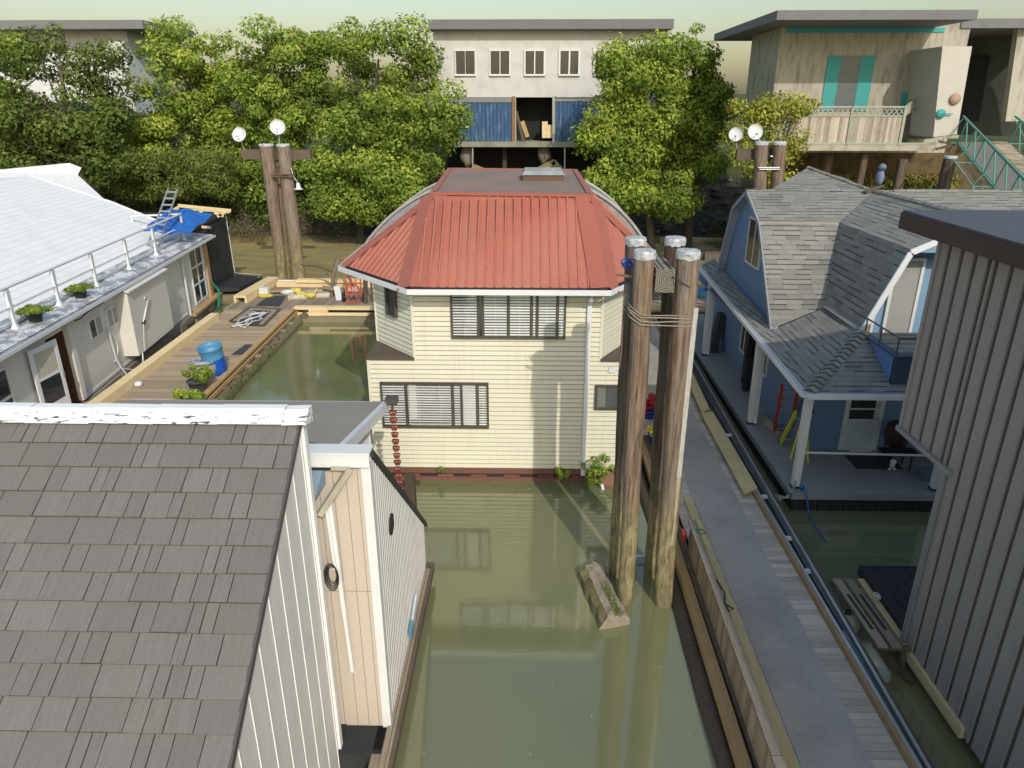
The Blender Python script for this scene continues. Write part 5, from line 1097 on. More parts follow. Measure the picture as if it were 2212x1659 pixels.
DK = e2[0]; ZK = e2[1]
b.poly([W(-12, D0, Z0_+.05), W(SE, D0, Z0_+.05), W(SE, DK, ZK), W(-12, DK, ZK)][::1])
e3 = (DK-5.2, ZK+ .36*5.2)
b.poly([W(-12, DK, ZK), W(SE, DK, ZK), W(SE, DK-3.4, ZK+1.25), W(-12, DK-3.4, ZK+1.25)]); 
b.poly([W(-12, DK-3.4, ZK+1.25), W(SE, DK-3.4, ZK+1.25), W(SE, DK-8, ZK+1.0), W(-12, DK-8, ZK+1.0)])
b.build('shingled_roof', WSH, wh)
b = MB(); b.poly([W(SE-.02, D0, 3.4), W(SE-.02, D0, Z0_), W(SE-.02, DK, ZK-.05), W(SE-.02, DK-3.4, ZK+1.2), W(SE-.02, DK-8, ZK+.95), W(SE-.02, DK-8, .5), W(SE-.02, D0, .5)]); b.beam(W(SE, D0, Z0_+.04), W(SE, DK, ZK), .06, .12); b.beam(W(SE, DK, ZK), W(SE, DK-3.4, ZK+1.25), .06, .12); b.build('end_wall', WHITE, wh)
b = MB(); g0, g1 = W(-12, .34, 3.52), W(13.6, .34, 3.52); gutter(b, g0, g1, (NW[0], NW[1], 0), .12, .1); b.build('gutter', WHITE2, wh)
b = MB(); b.tube([W(13-k*1.3, .37, 3.56+.01*(k % 2)) for k in range(20)], .012, 5); b.tube([W(-.6+.4*k, .36-.1*(k in (2, 3)), 3.3-.05*math.sin(k)) for k in range(6)], .02, 6); b.build('cable', BLACK, wh)
b = MB(); b.tube([W(9.65, .1, 3.42), W(9.6, .12, .5)], .045, 8); b.build('downspout', WHITE, wh)
b = MB(); A_ = W(4.45, .56, 2.75); b.tube([W(4.2, .52, 2.78), A_, W(3.62, .56, 2.0)], .035, 8); b.tube([W(3.62, .56, 2.0), W(3.2, .58, 1.05)], .012, 6); b.tube([W(3.6, .56, 1.95), W(3.72, .57, 2.05)], .06, 8, m=1); b.build('vent_pipe', [WHITE, BLACK], wh)
b = MB(); b.tube([W(2.0, .06, 2.3), W(2.05, .08, 1.3), W(2.2, .12, .75), W(2.6, .35, .5), W(3.1, .5, .62), W(3.2, .5, .95)], .03, 7); b.tube([W(1.95, .06, 2.3), W(2.0, .1, 1.1), W(2.1, .3, .5)], .025, 7)
b.tube([W(1.9+.55*math.sin(a)*.9, .06, 1.6+.5*math.cos(a)) for a in [i*.35 for i in range(10)]], .022, 6); b.build('hose', M('white_hose', (.7, .7, .68), .5), wh)
b = MB(); wbox(b, -9, -9, -.3, 13.6, .1, .3, 0); 
for k in range(11): wbox(b, -8+2*k, .1, .1, -7.3+2*k, .22, .55, 1)
wbox(b, -.4, .02, .3, 13.6, .16, .58, 1); b.build('float_hull', [MOSSLOG, M('grey_block', (.25, .22, .18), .9)], wh)
# railing on the roof edge
rl = thing('roof_railing', 'white pipe railing with triangular posts along the white shingled roof', 'railing', W(5, -.35, 3.5))
SP = (-7.4, -4.85, -2.35, .12, 2.7, 5.45, 8.2, 11.7)
for s in SP:
    b = MB(); b.hexa([W(s-.1, -.47, 3.55), W(s-.1, -.23, 3.53), W(s+.1, -.23, 3.53), W(s+.1, -.47, 3.55)][::-1] if False else [W(s+.1, -.47, 3.55), W(s+.1, -.23, 3.53), W(s-.1, -.23, 3.53), W(s-.1, -.47, 3.55)][::-1], [W(s+.035, -.39, 3.75), W(s+.035, -.31, 3.75), W(s-.035, -.31, 3.75), W(s-.035, -.39, 3.75)][::-1])
    b.hexa([W(s+.035, -.39, 3.75), W(s+.035, -.31, 3.75), W(s-.035, -.31, 3.75), W(s-.035, -.39, 3.75)][::-1], [W(s+.09, -.39, 4.72), W(s+.09, -.31, 4.72), W(s-.09, -.31, 4.72), W(s-.09, -.39, 4.72)][::-1]); b.build('post', WHITE, rl)
b = MB(); b.tube([W(-12, -.35, 4.74), W(11.75, -.35, 4.80)], .045, 8); b.build('top_rail', WHITE2, rl); b = MB(); b.tube([W(-12, -.35, 4.2), W(11.75, -.35, 4.24)], .035, 8); b.build('middle_rail', WHITE2, rl)
b = MB(); b.tube([W(-12, -.55, 3.68), W(11.9, -.55, 3.70)], .06, 8); b.build('lower_pipe', WHITE2, rl)
b = MB(); p0 = W(11.7, -.35, 4.78); p1 = W(11.9, -2.6, 4.7); b.tube([p0, p1], .045, 8); b.tube([add(p0, (0, 0, -.55)), add(p1, (0, 0, -.5))], .035, 8); b.tube([p1, add(p1, (0, 0, -1.0))], .05, 8); b.build('return_rail', WHITE2, rl)
for i, (u_, v_, lab) in enumerate(((74, 678, 'round green plant in a black pot on the white roof edge, nearer of two'), (172, 629, 'round green plant in a black pot on the white roof edge, farther of two'))):
    s, z = WD(u_, v_, -.2)
    o_ = W(s, -.2, 3.55); r_ = .2; t_ = thing('potted_plant', lab, 'potted plant', o_, 'potted plants on the white roof edge'); b = MB(); b.lathe(o_, [(r_*.75, 0), (r_, .24), (r_*1.05, .24), (r_*.9, .23), (.01, .22)], 16); b.build('pot', BLACK, t_)
    cen = [add(o_, (random.uniform(-.3, .3), random.uniform(-.3, .3), .33+random.uniform(0, .1))) for _ in range(26)]; leaves_mesh('foliage', cen, [(.13, .13, .08)]*26, 2600, .028, LEAF_A, t_)
# ladder on roof, tarp, unfinished black box building
s_, z_ = WD(300, 556, -.9); A_ = W(s_, -.9, 3.7); s2_, z2_ = WD(372, 408, -1.6); B_ = W(s2_, -1.6, z2_)
A_ = W(9.3, -.9, 3.7); B_ = PY(374, 408, 32.5)
ladder('aluminium_ladder', 'grey aluminium ladder standing on the white roof edge beside the blue tarp', A_, B_, (.55, -.1, 0), 9, ALU, ALU, .035)
bx = thing('black_clad_shed', 'unfinished black clad shed with bare rafters beyond the white house boat', 'shed', (-16.5, 36.5, 0))
DARKC = M('black_building_wrap', (.032, .032, .034), .55, .05, .3, (.06, .06, .06), 1.2)
TL = PY(492, 462, 36.0); BR = PY(508, 605, 36.0); NL = W(13.7, .15, 0)
c0 = (NL[0]-.15, NL[1]); c1 = PY(505, 560, 37.8); c1 = (c1[0]-.1, 37.8)
ztop0 = 3.9; b = MB()
P_ = [(c0[0], c0[1]), (c1[0], c1[1]), (c1[0]-5, c1[1]+.6), (c0[0]-5, c0[1]+.3)]
zt0, zt1 = 3.55, PY(493, 462, 37.8)[2]
b.poly([P_[0]+(.3,), P_[1]+(.3,), P_[1]+(zt1,), P_[0]+(zt0,)]); b.poly([P_[1]+(.3,), P_[2]+(.3,), P_[2]+(zt1,), P_[1]+(zt1,)]); b.poly([P_[3]+(.3,), P_[0]+(.3,), P_[0]+(zt0,), P_[3]+(zt0+.2,)])
b.build('clad_wall', DARKC, bx)
b = MB(); q0 = (P_[0][0], P_[0][1], .62); q1 = (P_[1][0]+.2, P_[1][1], .62)
b.hexa([q0, add(q0, (1.15, .25, 0)), add(q1, (1.25, .1, 0)), q1], [add(q0, (0, 0, .28)), add(q0, (1.15, .25, .16)), add(q1, (1.25, .1, .16)), add(q1, (0, 0, .28))]); b.build('clad_deck', DARKC, bx)
b = MB()
for k in range(6): q = lerp(q0, q1, (k+.3)/6); b.tube([add(q, (-.8, 0, -.45)), add(q, (1.2, .1, -.45))], .3, 12, rough=.06)
b.build('float_logs', MOSSLOG, bx)
b = MB(); ra = (P_[0][0]-2.5, P_[0][1]+.2, zt0+.62); rb = (P_[1][0]+.15, P_[1][1]+.1, zt1+.32); b.beam(PY(385, 444, 35.5), PY(498, 455, 37.6), .1, .16); b.beam(PY(400, 452, 35), PY(495, 459, 37.4), .06, .08)
b.beam(PY(300, 500, 33.5), PY(385, 448, 35.5), .09, .12)
for (u0, v0, u1, v1) in ((463, 459, 483, 467), (436, 490, 456, 492), (470, 468, 490, 456), (430, 462, 440, 452)): b.beam(PY(u0, v0, 36.2), PY(u1, v1, 36.2), .07, .12)
b.build('rafters', NEWWOOD_X, bx)
t = NT('blue_tarpaulin'); n_ = t.noise(t.pos((1, 1, 1)), 2.2, 5, .65); t.bsdf(t.mix(t.rng(n_, .3, .7), (.012, .10, .42), (.03, .19, .62)), .35, t.bump(n_, .9, .12), 0, .5); 
tp = [PY(310, 500, 34.6), PY(372, 452, 36.4), PY(455, 457, 37.4), PY(452, 475, 36.6), PY(402, 502, 34.9), PY(330, 490, 34.4)]
b = MB(); N_ = 12
Q = [PY(308, 500, 30.6), PY(408, 506, 32.0), PY(460, 462, 35.4), PY(366, 448, 33.5)]
for i in range(N_):
    for j in range(N_):
        def g(a, c): 
            p = lerp(lerp(Q[0], Q[1], a), lerp(Q[3], Q[2], a), c); return add(p, (0, 0, .09*math.sin(a*9+c*4)*math.sin(c*7+a*3)))
        b.poly([g(i/N_, j/N_), g((i+1)/N_, j/N_), g((i+1)/N_, (j+1)/N_), g(i/N_, (j+1)/N_)], 0, .5, smooth=True)
tag(b.build('blue_tarp', t.m), 'bright blue tarpaulin spread over the bare rafters behind the railing', 'tarp')
b = MB(); pts = [add(lerp(q0, q1, k/7), (1.2, .15, .2+.05*math.sin(k*2))) for k in range(4, 8)]; b.tube([P_[1]+(zt1,), (c1[0]+.05, c1[1], 1.0)]+pts[::-1][:2], .02, 5); tag(b.build('white_rope', WHITE), 'thin white rope hanging down the black clad shed corner', 'rope')
b = MB(); q = PZ(474, 640, .6)
for k in range(4): b.tube([add(q, (-.35+.05*k, -.1, .7+.1*random.random())), add(q, (-.08+.03*k, .1, .3)), add(q, (.04*k-.1, 0, -.1)), add(q, (.04*k-.1, -.2, -.45-.1*random.random()))], .016, 5)
tag(b.build('green_net', GREEN_R), 'green netting hanging at the corner of the white house boat', 'net')
# neighbour house behind, upper left
fh = thing('white_shed_roof_house', 'white roofed house beyond the house boat at the far left edge', 'house', (-25, 43, 0))
b = MB(); T = [PY(-60, 378, 44), PY(150, 366, 44), PY(180, 384, 44), PY(240, 436, 40.5), PY(-60, 470, 38)]
b.poly([PY(-60, 470, 37), PY(236, 440, 37.5), PY(168, 378, 44), PY(-60, 392, 44)]); b.build('white_roof', WSH, fh)
b = MB(); b.poly([PY(236, 440, 37.5), PY(236, 520, 37.5), PY(176, 460, 44), PY(168, 378, 44)]); b.poly([PY(-60, 392, 44), PY(168, 378, 44), PY(176, 362, 44.5), PY(150, 352, 45), PY(-60, 372, 45)]); b.build('side_wall', WHITE, fh)

# ------------------------------------------------------------------ L shaped dock on the left and across the back
dk = thing('plank_dock', 'L shaped plank dock with yellow timber edges beside the white house boat', 'dock', (-12, 28, 0))
b = MB(); y = 14.0
def xl(y): return -13.55-.04*(y-20)
def xr(y): return -10.5-.03*(y-20)
while y < 32.2: b.hexa([(xl(y)-.1, y, .455), (xr(y), y, .455), (xr(y), y+.132, .455), (xl(y)-.1, y+.132, .455)], [(xl(y)-.1, y, .5), (xr(y), y, .5), (xr(y), y+.132, .5), (xl(y)-.1, y+.132, .5)]); y += .14
b.build('deck_boards', TANPL_X, dk)
b = MB(); x = -14.3
while x < 11: b.box(x, 32.35, .455, x+.2, 36.9, .5+random.uniform(-.002, .004)); x += .207
b.build('cross_deck_boards', GREYPL_Y, dk)
b = MB(); b.hexa([(xl(14)-.14, 14, .5), (xl(14)+.22, 14, .5), (xl(30.6)+.22, 30.6, .5), (xl(30.6)-.14, 30.6, .5)], [(xl(14)-.14, 14, .8), (xl(14)+.22, 14, .8), (xl(30.6)+.22, 30.6, .8), (xl(30.6)-.14, 30.6, .8)]); b.build('timber_edge', NEWWOOD_Y, dk)
b = MB(); b.beam((xr(14)-.06, 14, .545), (xr(32.4)-.06, 32.4, .545), .2, .09); b.beam((xr(14)+.1, 14, .4), (xr(32.4)+.1, 32.4, .4), .05, .14); b.build('inner_edge_board', ORANGEW, dk)
b = MB(); b.box(-10.9, 32.2, .52, -3, 32.5, .66)
b.box(-10.9, 32.14, .2, -3, 32.2, .40); 
for x in (-10.2, -6.9, -4.2): b.box(x, 32.14, .40, x+.9, 32.48, .52)
b.build('timber_rail', NEWWOOD_X, dk); b = MB(); b.box(4.5, 32.6, .5, 11, 32.95, .72); b.build('timber_rail', NEWWOOD_X, dk)
b = MB(); b.box(-13.2, 36.7, .5, -4.5, 37.0, .75); b.box(-9.1, 36.5, .75, -8.0, 36.8, .8) if False else None; b.box(-12.1, 36.6, .76, -8.5, 37.05, .9); b.build('rear_timber', NEWWOOD_X, dk)
b = MB(); b.box(-13.2, 37.0, .55, -4.5, 37.12, .8); b.build('rear_white_strip', WHITE, dk)
A_, B_ = PZ(520, 654, .5), PZ(592, 612, .5); b = MB(); b.beam(add(A_, (0, 0, .3)), add(B_, (0, 0, .3)), .62, .12); b.beam(add(A_, (-.26, 0, .1)), add(B_, (-.26, 0, .1)), .1, .4); b.beam(add(A_, (.26, 0, .1)), add(B_, (.26, 0, .1)), .1, .4); b.build('timber_box_edge', NEWWOOD_Y, dk)
b = MB(); b.box(-14.2, 32.4, .2, 11, 36.9, .44); b.hexa([(xl(14), 14, .2), (xr(14), 14, .2), (xr(32.4), 32.4, .2), (xl(32.4), 32.4, .2)], [(xl(14), 14, .44), (xr(14), 14, .44), (xr(32.4), 32.4, .44), (xl(32.4), 32.4, .44)]); b.build('dock_frame', BEAM_W, dk)
b = MB(); b.tube([(xr(y)+.22, y, .08) for y in range(14, 33, 2)], .22, 12, rough=.08); b.tube([(-11+1.2*i, 32.45, .0) for i in range(8)], .34, 12, rough=.08); b.tube([(-11+1.2*i, 32.1, .0) for i in range(7)], .26, 12, rough=.1)
for x in (-10.4, -7.2): b.tube([(x, 31.9, .22), (x, 36, .22)], .2, 12)
for k in range(16): yy = 15+k*1.12; b.tube([(xr(yy)-.6, yy, .3), (xr(yy)+.35, yy, .3)], .09, 8, rough=.15)
b.build('float_logs', MOSSLOG, dk)
def flat(name, label, P, z, th, mat, cat='mat'):
    b = MB(); b.hexa([(p[0], p[1], z) for p in P], [(p[0], p[1], z+th) for p in P]); return tag(b.build(name, mat), label, cat)
def quadZ(pts, z=.5): return [PZ(u, v, z)[:2] for u, v in pts]
def ccw(P):
    a = sum(P[i][0]*P[(i+1) % len(P)][1]-P[(i+1) % len(P)][0]*P[i][1] for i in range(len(P))); return P if a > 0 else P[::-1]
flat('dock_mat', 'dark grey mat on the dock just behind the blue barrel', ccw(quadZ([(500, 767), (530, 745), (556, 745), (534, 767)])), .502, .02, MAT_D)
flat('dock_mat', 'dark grey mat on the dock corner in front of the stacked poles', ccw(quadZ([(553, 661), (580, 640), (618, 640), (604, 662)])), .502, .02, MAT_D)
flat('dock_mat', 'small dark mat with tangled white cord on the wooden hatch', ccw(quadZ([(508, 702), (548, 672), (586, 674), (556, 706)])), .545, .01, MAT_D)
hq = ccw(quadZ([(497, 696), (540, 666), (604, 670), (568, 706)])); hb = thing('dock_hatch', 'raised wooden hatch board on the dock holding the tangled white cord', 'hatch', hq[0]+(.5,)); b = MB(); b.hexa([p+(.501,) for p in hq], [p+(.54,) for p in hq]); b.build('hatch_panel', GREYPL_Y, hb)
b = MB()
for i in range(4): b.beam(hq[i]+(.55,), hq[(i+1) % 4]+(.55,), .12, .03)
b.build('hatch_frame', BEAM_W, hb)
b = MB(); cc = PZ(540, 690, .57)
for k in range(5):
    ph = random.uniform(0, 6); pts = []
    for i in range(14): a = ph+i*.5; pts.append((cc[0]+.5*math.cos(a)*(1-.05*i)+random.uniform(-.1, .1), cc[1]+1.1*math.sin(a*.7+k)+random.uniform(-.15, .15), .57+.02*(i % 2)))
    b.tube(pts, .022, 5)
tag(b.build('tangled_rope', WHITE), 'tangled white cord lying on the dark mat of the hatch', 'cord')
# barrel, rope coil, planters
q = PZ(470, 806, .5); br = thing('blue_barrel', 'open light blue plastic barrel tied with a darker blue band on the dock', 'barrel', q)
BL1 = M('faded_blue_plastic', (.085, .29, .48), .4, .03, .3, (.05, .15, .3), 3); BL2 = M('deep_blue_plastic', (.012, .10, .55), .35, .03, .2)
tilt = nrm((-.07, -.14, 1))
b = MB(); b.lathe(q, [(.31, 0), (.35, .04), (.375, .3), (.37, .62)], 26, m=1, ax=tilt); b.lathe(q, [(.37, .62), (.39, .64), (.39, .68), (.38, .70), (.395, .85), (.415, 1.0), (.43, 1.02), (.43, 1.07), (.39, 1.07), (.38, .9), (.36, .75), (.01, .74)], 26, m=0, ax=tilt); b.build('barrel_shell', [BL1, BL2], br)
b = MB(); b.lathe(q, [(.37, .80), (.01, .805)], 20, ax=tilt); b.build('pale_lid', M('cloudy_water', (.32, .45, .46), .3), br)
q = add(PZ(443, 812, .5), (0, 0, 0)); bt_ = thing('rope_bin', 'round grey bin piled with coiled grey hose beside the blue barrel', 'bin', q); b = MB(); b.lathe(q, [(.38, 0), (.48, .25), (.50, .46), (.46, .48), (.01, .44)], 22); b.build('bin_body', M('grey_fabric_bin', (.35, .33, .30), .9, .05, .4, (.2, .19, .17), 5), bt_)
b = MB()
for k in range(9): rr = .12+.042*k; b.tube([(q[0]+rr*math.cos(a)+random.uniform(-.02, .02), q[1]+rr*math.sin(a), q[2]+.50+.03*random.random()+.03*(k % 3)) for a in [i*.5 for i in range(14)]], .028, 6)
b.build('coiled_hose', M('grey_hose', (.40, .40, .42), .6, .1, .3), bt_)
q = PZ(430, 845, .5); pot('planter', 'grey pot with a bushy green herb on the dock edge below the hose bin', q, .33, .4, M('grey_planter', (.10, .105, .11), .6), LEAF_A, 3200, .04, 1.25, .36)
q = PZ(405, 878, .5); pot('planter', 'low bright green plant at the dock edge just behind the flat brown roof', q, .32, .2, BLACK, LEAF_B, 3000, .05, 1.4, .25)
leafy('edge_weeds', 'weeds and moss growing on the float log under the dock edge', 'weeds', [(xr(yy)+.35, yy, .2) for yy in [19+.35*k for k in range(26)]], 2600, .03, LEAF_D, (.1, .2), kind='stuff')
b = MB(); q = PZ(300, 834, .5); b.ball(add(q, (0, 0, .08)), .14, 12, 6, sq=(1, 1, .7)); tag(b.build('white_fender_ball', WHITE), 'small white ball lying on the dock beside the long yellow timber', 'ball')
# back of dock: poles, hand truck, anchor, bag
b = MB()
for k in range(7): A_ = PZ(622+k, 645-k*1.6, .55+.05*(k % 3)); B_ = PZ(712, 640-k*1.8, .55+.05*(k % 2)); b.tube([A_, B_], random.uniform(.12, .2), 8)
tag(b.build('stacked_poles', M('weathered_pole', (.50, .44, .34), .8, .35, .4, (.12, .1, .08), 4)), 'stack of grey and brown poles along the back of the dock', 'poles')
b = MB(); q = PZ(618, 638, .5); b.ball(add(q, (0.2, 0, .15)), .22, 10, 6, sq=(2.2, .8, .7)); q2 = PZ(606, 634, .5); b.beam(add(q2, (-.6, 0, .1)), add(q2, (.9, .1, .2)), .3, .06, m=1); tag(b.build('white_bag', [WHITE, ORANGEW]), 'white bag lying at the left end of the stacked poles', 'bag')
b = MB(); q = PZ(573, 640, .5); b.box(q[0]-.25, q[1]-.1, q[2]+.1, q[0]+.2, q[1]+.2, q[2]+.45); b.ball(add(q, (.05, -.1, .06)), .36, 10, 5, sq=(1.2, .7, .3), m=1); tag(b.build('yellow_bag', [WHITE, M('yellow_cloth', (.62, .52, .08), .8)]), 'white bundle on yellow cloth in the dock corner', 'bag')
b = MB(); q = PZ(672, 645, .5); 
for k in range(5): b.tube([add(q, (-.9+.1*k, 0, .5)), add(q, (-.5, -.1, .2+.05*k)), add(q, (.1, -.2, .1)), add(q, (.35, 0, .5))], .05, 6)
b.ball(add(q, (0, -.1, .2)), .25, 10, 5, sq=(1.2, .8, .6)); tag(b.build('yellow_straps', M('yellow_strap', (.66, .56, .10), .7)), 'bundle of yellow straps lying over the stacked poles', 'strap')
b = MB(); q = PZ(716, 640, .5); b.tube([add(q, (0, 0, 0)), add(q, (.1, .3, 1.0)), add(q, (.35, .5, 1.75)), add(q, (.6, .5, 1.7)), add(q, (1.05, .3, .4))], [.09, .1, .13, .1, .07], 8, rough=.1); b.tube([add(q, (.15, .3, 1.15)), add(q, (-.9, .9, 1.35)), add(q, (-1.7, 1.0, 1.4))], .06, 7); b.tube([add(q, (.3, 0, .3)), add(q, (-.4, 0, .45))], .12, 7)
tag(b.build('driftwood_frame', wood('driftwood', (.26, .20, .13), (.09, .07, .05))), 'upright crooked driftwood pieces standing behind the stacked poles', 'driftwood')
b = MB(); q = PZ(733, 648, .5); b.hexa([add(q, (-.15, -.05, 0)), add(q, (.15, -.05, 0)), add(q, (.15, .05, 0)), add(q, (-.15, .05, 0))], [add(q, (-.25, .1, .65)), add(q, (.05, .1, .65)), add(q, (.05, .2, .65)), add(q, (-.25, .2, .65))]); tag(b.build('scrap_sheet', WHITE), 'small white panel leaning beside the red hand truck', 'panel')
q = PZ(765, 652, .5); ht = thing('hand_truck', 'red hand truck standing at the back of the dock beside the cream house', 'hand truck', q)
RM = M('red_tube', (.52, .12, .07), .5); b = MB()
for x in (-.38, -.13, .12, .38): b.tube([add(q, (x, 0, .2)), add(q, (x*.9, .25, 1.4 if abs(x) < .2 else 2.1))], .035, 6)
for z, w_ in ((.35, .38), (.9, .38), (1.35, .36), (1.75, .36), (2.1, .35)): b.tube([add(q, (-w_, z*.12, z)), add(q, (w_, z*.12, z))], .035, 6)
b.box(q[0]-.4, q[1]-.3, q[2]+.02, q[0]+.4, q[1], q[2]+.06); b.build('tube_frame', RM, ht)
b = MB(); b.box(q[0]-.3, q[1]-.06, q[2]+.5, q[0]+.3, q[1]-.03, q[2]+.8); pl = b.build('number_plate', RM, ht)
for x in (-.5, .5):
    b = MB(); b.lathe(add(q, (x-.06, .05, .22)), [(.0, 0), (.22, 0), (.22, .12), (0, .12)], 16, ax=(1, 0, 0)); b.build('wheel', BLACK, ht)
try:
    cu = bpy.data.curves.new('number_text', 'FONT'); cu.body = '610'; cu.size = .3; cu.extrude = .004; cu.align_x = 'CENTER'; to = bpy.data.objects.new('number_text', cu); COL.objects.link(to)
    bpy.context.view_layer.update(); dg = bpy.context.evaluated_depsgraph_get(); me = bpy.data.meshes.new_from_object(to.evaluated_get(dg)); me.name = 'number_text'; bpy.data.objects.remove(to)
    no = bpy.data.objects.new('number_text', me); COL.objects.link(no); me.materials.clear(); me.materials.append(WHITE); no.parent = pl; no.rotation_euler = (R(90), 0, 0); no.location = (0, -.075, .56)
    no.location = sub(add(q, (0, -.075, .55)), tuple(ht.location))
except Exception as ex: print('text', ex)
b = MB(); q = PZ(789, 655, .5); b.tube([add(q, (0, 0, 0)), add(q, (.05, .2, 1.2))], .1, 7, rough=.2); b.tube([add(q, (.3, .2, 0)), add(q, (.3, .3, 1.6))], .05, 6); tag(b.build('leaning_tools', BEAM_W), 'dark tools leaning at the rear corner of the cream house', 'tool')
# items seen right of the piles behind
b = MB(); q = PZ(1520, 640, .5); b.lathe(add(q, (-.1, 0, 0)), [(.4, 0), (.5, .35), (.46, .35), (.01, .1)], 16); tag(b.build('blue_tub', BL1), 'blue plastic tub on the far cross dock left of the blue house', 'tub')
b = MB(); q = PZ(1552, 640, .5); b.ball(add(q, (0, 0, .4)), .6, 12, 8, sq=(1.2, .8, .75))
for i in range(len(b.v)): b.v[i] = add(b.v[i], (random.uniform(-.04, .04),)*3)
tag(b.build('black_bag', M('black_plastic_bag', (.03, .035, .045), .3, bump=.8, bs=6)), 'shiny black bag beside the blue tub on the far cross dock', 'bag')

# ------------------------------------------------------------------ left pile cluster with satellite dishes
G2 = 'tall piles behind the plank dock'
YD = 39.9
def pile2(label, ut, vt, ub, r0, r1, y, mat, grp, z0, cap=True, zcap=True):
    tp_ = PY(ut, vt, y); bx_ = PY(ub, 600, y); return pile(label, bx_[0], y, tp_[0], y, tp_[2], r0, r1, grp, mat, z0, cap)
pile2('left pile of the dish cluster, reddish brown and leaning inwards', 575, 311, 610, .27, .37, YD, PILE, G2, -.5)
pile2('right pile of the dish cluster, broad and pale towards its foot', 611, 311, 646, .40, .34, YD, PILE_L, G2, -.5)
pile2('thin mossy middle pile between the two big ones of the dish cluster', 600, 350, 622, .22, .22, YD+.6, PILE, G2, -.5, False)
b = MB(); A_, B_ = PY(524, 333, YD+.55), PY(672, 334, YD+.55); b.beam(A_, B_, .35, .5); tag(b.build('cross_beam', BEAM_W), 'weathered cross beam across the tops of the dish pile cluster', 'beam')
b = MB(); q0_, q1_ = PY(585, 377, YD-.45), PY(634, 377, YD-.45); b.tube([q0_, q1_], .04, 6); b.tube([add(q0_, (0, 0, -.12)), add(q1_, (0, 0, -.12))], .04, 6); b.tube([PY(596, 352, YD), PY(611, 352, YD)], .03, 6); tag(b.build('lashing_cable', BEAM_W), 'cables tying the two piles of the dish cluster together', 'cable')
b = MB(); q = PY(645, 409, YD-.3); b.lathe(q, [(.05, .35), (.1, .3), (.12, .1), (.28, 0), (.01, 0)], 12); b.tube([add(q, (0, 0, .3)), PY(634, 380, YD-.4), PY(628, 362, YD-.4)], .02, 5); tag(b.build('lamp', WHITE), 'white lamp hanging on the right side of the dish pile cluster', 'lamp')
DISHM = M('white_dish', (.74, .74, .73), .45, .02, .25, (.5, .5, .48), 6, bump=0)
def dish(label, u, v, y, ru, nrmv, foot, grp):
    c = PY(u, v, y); k = y/1546.0*1.02; r_ = ru*k; o = thing('satellite_dish', label, 'satellite dish', c, grp); n = nrm(nrmv)
    b = MB(); b.lathe(c, [(r_*math.sin(a), r_*.28*(1-math.cos(a*1.5))) for a in [i*.157 for i in range(0, 11)]]+[(r_*1.0, r_*.24)], 28, ax=n)
    b.lathe(sub(c, mul(n, .02)), [(r_*math.sin(a), r_*.28*(1-math.cos(a*1.5))) for a in [i*.157 for i in range(0, 11)]], 28, ax=n); b.build('reflector', DISHM, o)
    b = MB(); b.tube([sub(c, mul(n, .03)), lerp(c, foot, .4), foot], .03, 6); b.build('mast', ALU, o)
    b = MB(); lnb = add(c, add(mul(n, r_*1.0), (0, 0, -r_*.4))); b.tube([add(c, (0, 0, -r_*.9)), lnb], .015, 5); b.lathe(lnb, [(.04, -.08), (.05, .03), (.01, .04)], 8, ax=n); b.build('feed_arm', ALU, o)
G3 = 'satellite dishes on the pile clusters'
dish('satellite dish on the left end of the cross beam, lower of the pair', 520, 292, YD+.3, 14.5, (-.25, -1, .35), PY(527, 328, YD+.5), G3)
dish('satellite dish mounted above the dish pile cluster, higher of the pair', 601, 276, YD+.3, 15, (.1, -1, .3), PY(604, 312, YD+.3), G3)
# right pile cluster
YR_ = 31.0
pile2('left pile of the small cluster behind the shingled blue house', 1646, 306, 1640, .26, .26, YR_, PILE, 'piles behind the shingled blue house', .2)
pile2('right pile of the small cluster behind the shingled blue house', 1684, 306, 1674, .26, .26, YR_, PILE, 'piles behind the shingled blue house', .2)
b = MB(); b.beam(PY(1590, 333, YR_+.35), PY(1640, 333, YR_+.35), .3, .42); b.beam(PY(1640, 333, YR_+.35), PY(1690, 333, YR_+.35), .3, .42); tag(b.build('cross_beam', BEAM_W), 'short cross beam on the pile cluster behind the blue house', 'beam')
b = MB(); b.tube([PY(1638, 362, YR_-.3), PY(1684, 362, YR_-.3)], .03, 6); b.tube([PY(1640, 366, YR_-.3), PY(1684, 366, YR_-.3)], .03, 6); b.tube([PY(1664, 338, YR_), PY(1678, 338, YR_)], .05, 6); tag(b.build('lashing_cable', ALU), 'pale cables around the pile cluster behind the blue house', 'cable')
dish('satellite dish beside the yellow tree, left one of the right hand pair', 1590, 291, YR_+.3, 13.5, (-.35, -1, .25), PY(1591, 325, YR_+.4), G3)
dish('satellite dish beside the yellow tree, right one of the right hand pair', 1629, 286, YR_+.3, 15, (.1, -1, .25), PY(1642, 305, YR_+.3), G3)

